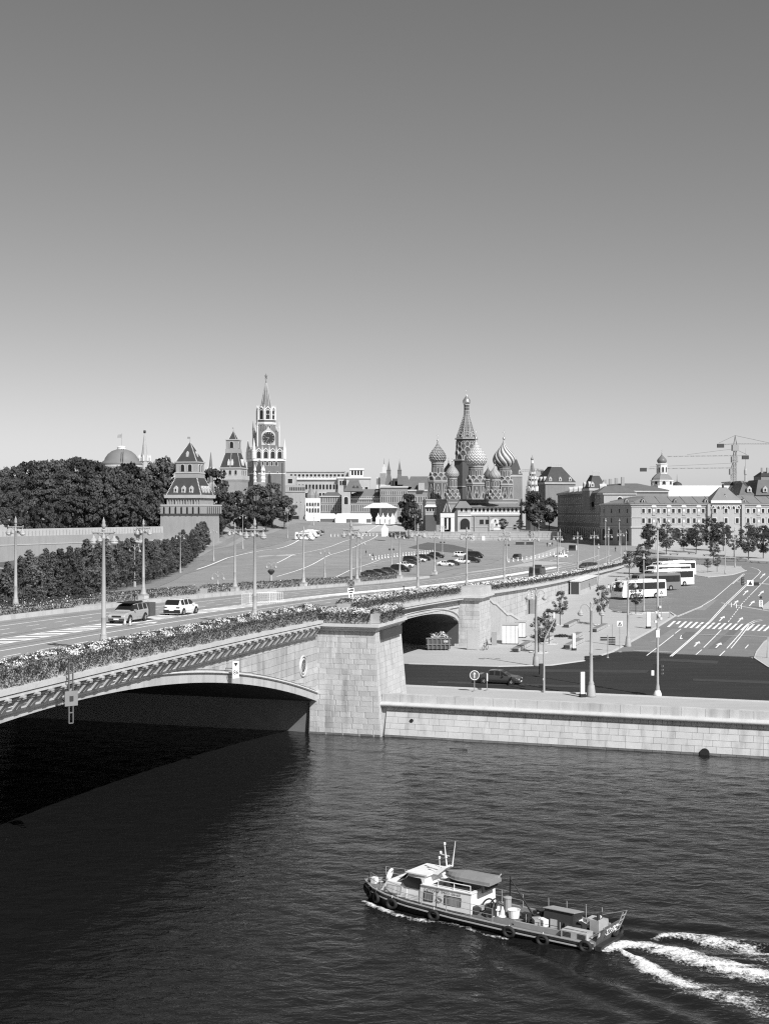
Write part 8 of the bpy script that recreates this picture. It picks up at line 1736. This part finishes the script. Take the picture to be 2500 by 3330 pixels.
# ================================================================== people
def person(label, p, pose='stand', top='d', bot='d', rz=0.0, grp=None):
    k = (pose, top, bot)
    th = thing('person', label, 'person', p, rz, grp); part('body', _bm[k][0], th); part('hair', _bm[k][1], th); return th
P_ = [((1190, 1808), 'stand', 'd', 'm', 2.0, 'person in a dark top standing alone on the square'), ((1202, 1819), 'walk', 'w', 'l', 1.0, 'person in white walking left of a dark-clothed companion on the square'), ((1213, 1819), 'walk', 'd', 'd', -1.6, 'person in dark clothes beside the one in white on the square'), ((1168, 1742), 'stand', 'd', 'd', 0, 'dark figure at the bollards of the upper square, left one'), ((1191, 1742), 'stand', 'd', 'm', 0, 'dark figure at the bollards of the upper square, right one'), ((1054, 1738), 'stand', 'd', 'd', 1, 'person standing near the motorhomes'), ((1778, 1779), 'walk', 'd', 'd', 2.6, 'leftmost of three people walking up the pale path below the terrace'), ((1787, 1779), 'walk', 'w', 'd', 2.6, 'middle one in white of three people on the pale path'), ((1795, 1778), 'walk', 'd', 'm', 2.6, 'rightmost of three people on the pale path'), ((1915, 1918), 'walk', 'd', 'd', 1.5, 'person in black walking beside the ticket booth'), ((1978, 1928), 'stand', 'w', 'm', 0, 'person in white waiting left of the coach nose'), ((1984, 1930), 'stand', 'd', 'd', 1, 'person in dark clothes at the nose of the white coach'), ((1991, 1922), 'stand', 'm', 'd', 2, 'person in grey boarding beside the white coach'), ((1997, 1927), 'walk', 'w', 'd', 3, 'person in a white shirt close to the coach door'), ((2002, 1906), 'stand', 'd', 'm', 3, 'person behind the white coach nose'), ((2010, 1900), 'stand', 'l', 'd', 3, 'person in a pale top behind the first coach'), ((2030, 1812), 'walk', 'w', 'd', 1, 'pedestrian in white at the junction kerb'), ((2038, 1815), 'walk', 'd', 'd', 1, 'pedestrian in black following the one in white at the junction'), ((2047, 1810), 'stand', 'l', 'm', 0, 'pedestrian in a pale jacket waiting at the junction'), ((2054, 1818), 'stand', 'w', 'l', 0, 'pedestrian all in white under the plaza trees'), ((2060, 1812), 'walk', 'd', 'm', 2, 'pedestrian in dark clothes at the left plaza tree'), ((2020, 1830), 'stand', 'd', 'd', 0, 'pedestrian at the head of the coach park'), ((1985, 1842), 'walk', 'm', 'd', 1, 'pedestrian in grey crossing at the ramp foot'), ((2000, 1795), 'walk', 'd', 'd', 2, 'far pedestrian before the shaded row'), ((1720, 1985), 'stand', 'd', 'd', 1, 'person standing beside the arched doorway')]
for (px, py), ps, tp, bt, rz, l_ in P_: p = G(px, py); person(l_, (p.x, p.y, gzf(p.x, p.y) + .04), ps, tp, bt, rz)
s_ = 72.0; person('worker leaning over the flowers above the embankment arch', BP(73, .5, deck(73)), 'stand', 'd', 'd', BRZ); s_ = 135
person('person in dark clothes sitting on the ramp parapet, left of a pair', BP(134.0, .9, deck(134) + .55), 'sit', 'd', 'd', BRZ); person('person in white sitting on the ramp parapet, right of a pair', BP(135.6, .9, deck(135) + .55), 'sit', 'w', 'd', BRZ)

# ================================================================== work boat
BO = thing('work_boat', 'white cabined work boat with tyre fenders and a dinghy on its roof', 'boat', (10.75, 64.1, 0), math.atan2(.587, -.81)); BO.scale = (.985, 1, .80)
bw = M('boat_white', .72, .45, .10, 1.2, stain=.12); bdk = M('boat_hull', .035, .5, .25, 1.5); bdeck = M('boat_deck', .13, .8, .2, 2.0); bgr = M('boat_grey', .30, .6, .15, 2.0)
HX = [0, .6, 4, 8, 11, 12.6, 13.6, 14.3, 14.75]; HW = [1.35, 1.5, 1.58, 1.58, 1.5, 1.3, .95, .5, .08]; HD = [.55, .55, .58, .66, .78, .9, 1.0, 1.08, 1.12]
hw = lambda x: float(np.interp(x, HX, HW)); hd_ = lambda x: float(np.interp(x, HX, HD))
def hull_part(name, mat, f0, f1, w0, w1):
    mb = MB(); xs = np.concatenate([np.linspace(0, 12, 17), np.linspace(12.3, 14.75, 14)]); n = len(xs)
    for s_ in (-1, 1):
        V = [(x - (.35 * (1 - f0) if x > 13 else 0), s_ * hw(x) * w0(x), -.5 + (hd_(x) + .5) * f0) for x in xs] + [(x - (.35 * (1 - f1) if x > 13 else 0), s_ * hw(x) * w1(x), -.5 + (hd_(x) + .5) * f1) for x in xs]
        mb.add(V, [((i, i + 1, n + i + 1, n + i) if s_ < 0 else (i + 1, i, n + i, n + i + 1)) for i in range(n - 1)])
    mb.quad((0, -hw(0) * w0(0), -.5 + (hd_(0) + .5) * f0), (0, hw(0) * w0(0), -.5 + (hd_(0) + .5) * f0), (0, hw(0) * w1(0), -.5 + (hd_(0) + .5) * f1), (0, -hw(0) * w1(0), -.5 + (hd_(0) + .5) * f1)); return mb.obj(name, mat, BO)
hull_part('hull', bdk, 0, .78, lambda x: .72, lambda x: .96); hull_part('bulwark', M('boat_bulwark', .13, .6, .3, 1.5), .78, 1.0, lambda x: .96, lambda x: 1.0)
mb = MB(); xs = np.linspace(0, 14.7, 40); n = len(xs); mb.add([(x, -hw(x), hd_(x)) for x in xs] + [(x, hw(x), hd_(x)) for x in xs], [(i, i + 1, n + i + 1, n + i) for i in range(n - 1)]); mb.obj('deck', bdeck, BO)
mb = MB(); [mb.path([(x, s_ * (hw(x) + .02), hd_(x) - dz) for x in xs], .05, 5) for s_ in (-1, 1) for dz in (0, .3)]; mb.obj('rub_rail', bgr, BO)
for i in range(5):
    mb = MB(); [mb.path([(x, s_ * (hw(x) - .12 - i * .1), hd_(x) + .012) for x in np.linspace(7.5, 13, 20)], .012, 3) for s_ in (-1, 1)]; mb.obj('deck_seam', bdk, BO)
def cabin(name, x0, x1, w0, w1, z0, z1, tw=.88, fr=0.0, bk=0.0, mat=bw):
    mb = MB(); mb.hexa([(x0, -w0, z0), (x1, -w1, z0), (x1, w1, z0), (x0, w0, z0), (x0 + bk, -w0 * tw, z1), (x1 - fr, -w1 * tw, z1), (x1 - fr, w1 * tw, z1), (x0 + bk, w0 * tw, z1)]); return mb.obj(name, mat, BO)
c1 = cabin('fore_cabin', 11.2, 13.15, 1.2, .98, .7, 1.62, .86, .45); c2 = cabin('wheelhouse', 9.9, 11.95, 1.2, 1.12, .7, 2.45, .80, .75, .25); c3 = cabin('main_cabin', 7.1, 10.3, 1.26, 1.22, .6, 1.92, .92)
mb = MB(); mb.box(7.05, 10.2, -1.2, 1.2, 1.92, 1.97); mb.obj('cabin_roof', bw, BO); mb = MB(); mb.box(7.3, 9.7, -.8, .8, 1.972, 1.99); mb.obj('roof_mat', bdk, BO)
mb = MB(); mb.box(9.95, 11.35, -1.02, 1.02, 2.45, 2.53); mb.obj('wheelhouse_roof', bw, BO)
mb = MB(); mb.box(11.5, 12.4, -.3, .1, 1.62, 1.67); mb.box(11.6, 11.95, .2, .55, 1.62, 1.66); mb.obj('hatch', bgr, BO)
def side_poly(name, parent, pts, mat, w, z0, tw, z1, o=.015, both=True):
    for s_ in ((1, -1) if both else (1,)):
        V = [(x, s_ * (w * (1 + (tw - 1) * (z - z0) / (z1 - z0)) + o), z) for x, z in pts]; mb = MB(); mb.add(V, [tuple(range(len(V))) if s_ < 0 else tuple(range(len(V) - 1, -1, -1))]); mb.obj(name, mat, parent)
side_poly('window', c2, [(10.15, 1.75), (10.4, 1.55), (11.25, 1.55), (11.5, 1.8), (11.2, 2.25), (10.35, 2.25)], carglass, 1.2, .7, .80, 2.45, .02); curt = M('curtain', .45, .9, .5, 9.0, stretch=(1, 1, .05))
side_poly('window', c1, [(11.65, 1.0), (12.55, 1.0), (12.5, 1.42), (11.65, 1.42)], curt, 1.15, .7, .86, 1.62, .02); side_poly('window_frame', c1, [(11.58, .95), (12.63, .95), (12.57, 1.47), (11.58, 1.47)], bgr, 1.15, .7, .86, 1.62, .008)
for x0, x1 in ((9.5, 9.98), (7.75, 8.7)):
    side_poly('window_frame', c3, [(x0 - .06, .95), (x1 + .06, .95), (x1 + .06, 1.56), (x0 - .06, 1.56)], bdk, 1.245, .6, .92, 1.92, .012); side_poly('window', c3, [(x0, 1.0), (x1, 1.0), (x1, 1.51), (x0, 1.51)], M('boat_curtain', .2, .3, .7, 7.0, stretch=(1, 1, .05)), 1.245, .6, .92, 1.92, .02)
mb = MB(); mb.quad((11.97, -.95, 1.72), (11.97, .95, 1.72), (11.42, .88, 2.3), (11.42, -.88, 2.3)); mb.obj('windscreen', carglass, c2)
side_poly('door_seam', c3, [(9.2, .7), (9.23, .7), (9.23, 1.85), (9.2, 1.85)], bdk, 1.245, .6, .92, 1.92, .012)
for z in (.86, .95, 1.04, 1.13): side_poly('panel_line', c2, [(10.2, z), (11.4, z), (11.4, z + .02), (10.2, z + .02)], bgr, 1.2, .7, .80, 2.45, .012)
o = part('lettering', TXT['СЕТУНЬ  РМС 06-60'], c3, (8.85, 1.19, 1.74)); o.rotation_euler = (R(90), 0, R(180))
mb = MB(); mb.torus((9.0, 1.24, 1.25), .16, .025, (0, 1, 0), 18, 4); mb.obj('emblem', bgr, c3)
# mast, rails, dinghy
mb = MB(); mb.hexa([(9.6, -.5, 2.5), (10.1, -.5, 2.5), (10.1, .5, 2.5), (9.6, .5, 2.5), (9.15, -.35, 3.0), (9.4, -.35, 3.0), (9.4, .35, 3.0), (9.15, .35, 3.0)]); mb.obj('mast_base', bw, BO)
mb = MB(); mb.tube((9.3, .1, 2.9), (9.45, .1, 4.35), .045, .03, 6); mb.tube((9.2, -.25, 2.9), (9.0, -.25, 4.6), .04, .02, 6); mb.tube((9.15, .1, 3.7), (9.7, .1, 3.75), .03, .03, 4); mb.tube((9.6, .3, 2.6), (9.65, .3, 3.5), .03, .02, 4); mb.obj('mast', bw, BO)
for q in ((9.45, .1, 4.4), (9.7, .1, 3.78), (9.65, .3, 3.5), (9.36, .1, 3.55)): mb = MB(); mb.lathe([(.07, 0), (.07, .12), (.03, .16)], 8, q); mb.obj('mast_light', bw, BO)
mb = MB(); n = 11; L_ = 3.1; V = []; prof = []
for i in range(n):
    f = i / (n - 1); wd = .62 * (1 - max(0, (f - .55) / .45) ** 2.2) * (1 if f > .02 else .96); hh = .52 * (1 - .35 * max(0, (f - .6) / .4))
    V += [(6.35 + f * L_, wd * c, 2.42 + hh * s_) for c, s_ in ((-1, 0), (-.96, .4), (-.62, .85), (0, 1.0), (.62, .85), (.96, .4), (1, 0))]
F = []
for i in range(n - 1): F += [(7 * i + k, 7 * i + 7 + k, 7 * i + 8 + k, 7 * i + 1 + k) for k in range(6)] + [(7 * i + 6, 7 * i + 13, 7 * i + 7, 7 * i)]
F += [tuple(range(7)), tuple(7 * (n - 1) + k for k in range(6, -1, -1))]; mb.add(V, F); DI = thing('dinghy', 'upturned grey dinghy lying on the roof of the work boat', 'dinghy', BO.location, BO.rotation_euler[2]); DI.scale = BO.scale; mb.obj('hull', M('dinghy_grey', .22, .6, .12, 1.5), DI, smooth=False)
mb = MB(); mb.tube((6.4, -.6, 2.42), (6.4, .6, 2.42), .03, .03, 4); mb.path([(6.4 + L_ * f, .63 * (1 - max(0, (f - .55) / .45) ** 2.2), 2.43) for f in np.linspace(0, 1, 9)], .03, 4); mb.obj('gunwale', bgr, DI)
for x in (6.7, 8.9): mb = MB(); mb.box(x - .05, x + .05, -.75, .75, 1.97, 2.42); mb.obj('dinghy_cradle', bdk, BO)
mb = MB()
for x in (7.2, 8.2, 9.2): mb.tube((x, 1.08, 1.95), (x, 1.08, 2.4), .025, .025, 5)
mb.tube((7.2, 1.08, 2.4), (9.3, 1.08, 2.4), .03, .03, 5); mb.obj('roof_rail', bw, BO)
for s_ in (1, -1):
    mb = MB(); hs = [13.9, 12.9, 11.6, 10.0, 8.4, 6.9, 5.6]
    for x in hs: mb.tube((x, s_ * (hw(x) - .05), hd_(x)), (x, s_ * (hw(x) - .05), hd_(x) + .85), .022, .022, 5)
    for dz in (.45, .85): mb.path([(x, s_ * (hw(x) - .05), hd_(x) + dz) for x in hs], .016, 4)
    mb.obj('guard_rail', bgr, BO)
mb = MB(); mb.tube((14.3, .3, 1.05), (14.3, .3, 1.9), .025, .025, 5); mb.tube((14.3, -.3, 1.05), (14.3, -.3, 1.9), .025, .025, 5); mb.path([(13.9, .85, 1.85), (14.3, .3, 1.9), (14.45, 0, 1.9), (14.3, -.3, 1.9), (13.9, -.85, 1.85)], .02, 4); mb.obj('bow_rail', bdk, BO)
mb = MB(); mb.torus((13.35, -.3, 1.55), .36, .085, (.9, .3, .25), 24, 8); mb.obj('lifebuoy', white, BO, smooth=True); mb = MB(); mb.cbox((13.9, .35, 1.25), (.3, .3, .4)); mb.obj('bollard_post', bw, BO); mb = MB(); mb.torus((13.8, -.1, 1.1), .2, .07, (0, 0, 1), 14, 6); mb.obj('rope_coil', bgr, BO)
for x, s_, z in ((14.5, .25, .55), (13.95, .75, .5), (13.2, 1.15, .45), (11.9, 1.5, .42), (9.1, 1.66, .32), (4.55, 1.68, .3), (2.65, 1.66, .22), (.35, 1.55, .35), (-.12, -1.2, .55), (-.12, -.7, .7)):
    mb = MB(); ax = (0, 1, 0) if x > 0 and x < 13 else (.5, .85, 0) if x > 13 else (1, 0, 0); mb.torus((x, s_, z), .27, .105, ax, 22, 8); mb.obj('tyre_fender', black, BO, smooth=True); mb = MB(); mb.tube((x, s_, z + .3), (x, s_ * .95, hd_(max(x, 0)) + .12), .018, .018, 4); mb.obj('fender_rope', bw, BO)
# aft working deck: clutter
rg = random.Random(12)
mb = MB(); mb.lathe([(.2, 0), (.2, .95), (.23, .97), (.23, 1.05), (.1, 1.1)], 12, (5.75, -.2, .6)); mb.obj('vent_drum', bgr, BO, smooth=False); mb = MB(); mb.lathe([(.26, 0), (.31, .5), (.33, .52), (.29, .52), (.25, .1)], 16, (5.1, .25, .62)); mb.obj('bucket', white, BO)
mb = MB(); mb.lathe([(.24, 0), (.16, .12), (.03, .62)], 10, (5.7, .4, .62)); mb.obj('cone', bw, BO)
for i in range(16): mb = MB(); mb.cbox((6.0 + rg.uniform(0, 1.0), rg.uniform(-.3, .9), .62 + rg.uniform(.1, .55)), (rg.uniform(.3, .7), rg.uniform(.2, .5), rg.uniform(.15, .4)), rg.uniform(0, 3)); mb.obj('deck_gear', [bdk, bgr, bdk, bdeck, bdk, bw][i % 6], BO)
mb = MB(); mb.torus((6.5, .5, 1.15), .42, .05, (.3, .8, .4), 22, 5); mb.torus((6.35, .2, 1.2), .36, .04, (.5, .6, .5), 20, 5); mb.obj('hose_coil', bdk, BO)
mb = MB(); mb.tube((4.3, -.4, .65), (6.0, -.9, 2.6), .05, .04, 6); mb.tube((4.1, -.2, .65), (6.0, -.9, 2.6), .04, .04, 6); mb.tube((6.05, -.9, .6), (6.0, -.9, 2.75), .05, .04, 6); mb.obj('derrick', bdk, BO); mb = MB(); mb.tube((6.9, -.3, 1.9), (6.2, -.3, 3.0), .04, .03, 5); mb.hexa([(6.75, -.32, 2.0), (6.95, -.32, 2.0), (6.95, -.28, 2.0), (6.75, -.28, 2.0), (6.4, -.32, 2.7), (6.55, -.32, 2.8), (6.55, -.28, 2.8), (6.4, -.28, 2.7)]); mb.obj('stern_staff', bw, BO)
# aft well
mb = MB(); mb.box(.5, 4.4, -1.1, 1.1, .585, .60); mb.obj('well_floor', bdk, BO)
for s_ in (-1, 1): mb = MB(); mb.box(.4, 4.5, s_ * 1.22 - .06, s_ * 1.22 + .06, .56, .86); mb.obj('coaming', bgr, BO)
mb = MB(); mb.hexa([(1.75, -.75, .6), (3.4, -.75, .6), (3.4, .35, .6), (1.75, .35, .6), (1.75, -.85, 1.35), (3.4, -.85, 1.35), (3.4, .1, 1.55), (1.75, .1, 1.55)]); mb.obj('engine_casing', bdk, BO); mb = MB(); mb.hexa([(1.7, -.9, 1.36), (3.45, -.9, 1.36), (3.45, .2, 1.58), (1.7, .2, 1.58), (1.7, -.9, 1.40), (3.45, -.9, 1.40), (3.45, .2, 1.62), (1.7, .2, 1.62)]); mb.obj('casing_lid', bgr, BO)
mb = MB(); mb.box(.35, 1.75, .75, 1.42, .56, 1.02); bx_ = mb.obj('stern_locker', M('locker_paint', .42, .5, .25, 2.0), BO)
for x0 in (1.2, .4):
    for k in range(4): mb = MB(); mb.box(x0, x0 + .45, 1.42, 1.435, .66 + k * .08, .70 + k * .08); mb.obj('louvre', bdk, bx_)
mb = MB(); mb.box(.45, .95, -.55, -.05, .6, 1.35); mb.box(.5, 1.4, -1.2, -.6, .6, 1.15); mb.obj('control_box', MATS['locker_paint'], BO); mb = MB(); mb.box(.5, .56, -.55, -.05, 1.35, 1.75); mb.obj('gauge_board', bdk, BO); disc(BO, 'gauge', .1, (.52, -.3, 1.5), white)
for x, y in ((3.9, 1.1), (3.0, 1.25), (1.9, 1.25), (3.9, -1.2), (2.9, -1.3), (1.8, -1.3), (.9, -1.3)): mb = MB(); mb.tube((x, y, .6), (x, y, 1.7 if y < 0 else 1.35), .022, .022, 5); mb.obj('stanchion', bgr, BO)
mb = MB(); mb.path([(3.9, -1.2, 1.7), (2.9, -1.3, 1.7), (1.8, -1.3, 1.65), (.9, -1.3, 1.6)], .016, 4); mb.tube((3.9, 1.15, 1.0), (.4, 1.3, 1.1), .016, .016, 4); mb.obj('well_rail', bdk, BO)
for i in range(26): mb = MB(); mb.cbox((2.8 + rg.uniform(-2.0, 1.8), rg.uniform(-.9, .8), .6 + rg.uniform(.1, .3)), (rg.uniform(.2, .6), rg.uniform(.2, .5), rg.uniform(.15, .6)), rg.uniform(0, 3)); mb.obj('deck_gear', [bdk, bgr, bdk, bw][i % 4], BO)
# stern gate with name and ladder
mb = MB(); mb.hexa([(.0, -1.15, .35), (.08, -1.15, .35), (.08, 1.15, .35), (.0, 1.15, .35), (-.45, -1.1, 1.45), (-.37, -1.1, 1.45), (-.37, 1.1, 1.45), (-.45, 1.1, 1.45)]); gt = mb.obj('stern_gate', M('gate_paint', .12, .6, .2, 1.5), BO)
tl2 = math.atan2(.45, 1.1)
for body, z, sz in (('РМС 06-60', 1.22, .27), ('СЕТУНЬ', .95, .3)):
    o = part('lettering', TXT[body], gt, (-.03 - (z - .35) * .41, .1, z)); mtx = Matrix.Rotation(R(-90), 4, 'Z') @ Matrix.Rotation(R(90) - tl2 + .0, 4, 'X'); o.rotation_euler = mtx.to_euler()
mb = MB()
for y in (-.95, -.55): mb.tube((-.1, y, .5), (-.62, y, 1.95), .03, .03, 5)
for k in range(4): z = .75 + k * .33; mb.tube((-.12 - (z - .5) * .36, -.95, z), (-.12 - (z - .5) * .36, -.55, z), .022, .022, 5)
mb.tube((-.62, -.95, 1.95), (1.0, -1.1, 1.25), .03, .03, 5); mb.tube((-.45, 1.1, 1.45), (.4, 1.2, .7), .03, .03, 5); mb.obj('ladder', bgr, BO)
mb = MB(); mb.torus((-.12, .78, .95), .32, .06, (1, .1, .4), 22, 6); mb.obj('rope_ring', bw, BO); mb = MB(); mb.hexa([(-.25, -1.2, .05), (.0, -1.2, .05), (.0, 1.2, .05), (-.25, 1.2, .05), (-.35, -1.2, .35), (.05, -1.2, .35), (.05, 1.2, .35), (-.35, 1.2, .35)]); mb.obj('stern_step', bdk, BO)
# ------------------------------------------------------------------ foam of the wake
def foam_field(name, streams, res, seed, thr, zamp, label=None):
    pts = []
    for st in streams:
        for q in st: pts.append(WP(q[0], q[1]))
    xs = [p.x for p in pts]; ys = [p.y for p in pts]
    X, Y = np.meshgrid(np.arange(min(xs) - 2, max(xs) + 2, res), np.arange(min(ys) - 2, max(ys) + 2, res)); D = np.zeros_like(X)
    for st in streams:
        for (a, b) in zip(st[:-1], st[1:]):
            p, q = WP(a[0], a[1]), WP(b[0], b[1]); dx, dy = q.x - p.x, q.y - p.y; L2 = dx * dx + dy * dy
            t = np.clip(((X - p.x) * dx + (Y - p.y) * dy) / L2, 0, 1); dist = np.hypot(X - p.x - t * dx, Y - p.y - t * dy); w = a[2] + (b[2] - a[2]) * t
            inten = (a[3] if len(a) > 3 else 1) + ((b[3] if len(b) > 3 else 1) - (a[3] if len(a) > 3 else 1)) * t
            D = np.maximum(D, np.clip(1 - dist / w, 0, 1) * inten)
    N1 = fbm(X * 1.6, Y * 2.4, seed, 4); keep = D > .015; Z = water_h(X, Y) + .03 + zamp * np.clip(D, 0, 1) * (.4 + 1.2 * fbm(X * 5, Y * 7, seed + 7, 3)) + .05 * (N1 - .5)
    val = np.sqrt(D) * 1.1 + (N1 - .5) * 1.0; Z = np.where(D > .2, Z, water_h(X, Y) + .02 + .06 * D)
    idx = np.arange(X.size).reshape(X.shape); kq = keep[:-1, :-1] & keep[1:, 1:] & keep[:-1, 1:] & keep[1:, :-1]; F = np.stack([idx[:-1, :-1], idx[:-1, 1:], idx[1:, 1:], idx[1:, :-1]], -1)[kq]
    u, inv = np.unique(F, return_inverse=True); V = np.stack([X, Y, Z], -1).reshape(-1, 3)[u]; me = npmesh(name, V, inv.reshape(F.shape), foamm, smooth=True)
    at_ = me.attributes.new('froth', 'FLOAT', 'POINT'); at_.data.foreach_set('value', val.ravel()[u].astype(np.float32)); return part(name, me, None, kind='stuff')
foamm = M('foam', .80, .6, .15, 4.0, bump=.8, bscale=9); t_ = foamm.node_tree; N_ = t_.nodes; L_ = t_.links
a_ = N_.new('ShaderNodeAttribute'); a_.attribute_name = 'froth'; nz_ = N_.new('ShaderNodeTexNoise'); nz_.inputs['Scale'].default_value = 7.0; nz_.inputs['Detail'].default_value = 6; nz_.inputs['Roughness'].default_value = .65; g_ = N_.new('ShaderNodeNewGeometry'); L_.new(g_.outputs['Position'], nz_.inputs['Vector'])
m1 = N_.new('ShaderNodeMath'); m1.operation = 'MULTIPLY_ADD'; m1.inputs[1].default_value = 1.9; m1.inputs[2].default_value = -.95; L_.new(nz_.outputs[0], m1.inputs[0]); m2 = N_.new('ShaderNodeMath'); L_.new(m1.outputs[0], m2.inputs[0]); L_.new(a_.outputs['Fac'], m2.inputs[1])
mr = N_.new('ShaderNodeMapRange'); mr.interpolation_type = 'SMOOTHSTEP'; mr.inputs[1].default_value = .34; mr.inputs[2].default_value = 1.15; L_.new(m2.outputs[0], mr.inputs[0]); L_.new(mr.outputs[0], N_['Principled BSDF'].inputs['Alpha'])
fo = foam_field('wake_foam', [[(1975, 3090, .4), (2030, 3072, .7), (2090, 3074, .8), (2180, 3097, 1.0), (2280, 3130, 1.2), (2400, 3160, 1.4), (2600, 3185, 1.5)],
                         [(2020, 3095, .15), (2070, 3122, .5), (2130, 3162, .8), (2200, 3195, 1.0, .7), (2300, 3232, 1.3, .4), (2420, 3258, 1.7, .3), (2560, 3290, 1.9, .25)],
                         [(2120, 3055, .2, .4), (2200, 3045, .6, .7), (2280, 3052, .9, .75), (2360, 3078, 1.3, .5), (2480, 3100, 1.6, .32), (2600, 3120, 1.8, .3)],
                         ], .05, 5, 0, .10)
fo['label'] = 'white churned wake foam trailing behind the work boat'; fo['category'] = 'foam'
f2 = foam_field('bow_foam', [[(1172, 2926, .1, .4), (1210, 2945, .3, .6), (1270, 2968, .3, .42), (1330, 2985, .35, .5), (1430, 3002, .3, .3), (1500, 3016, .35, .42), (1560, 3037, .25, .2), (1640, 3048, .35, .3)], [(1960, 3095, .2, .6), (1900, 3085, .15, .4), (1800, 3065, .1, .3)]], .05, 15, 0, .05)
f2['label'] = 'thin broken foam line along the hull of the work boat'; f2['category'] = 'foam'
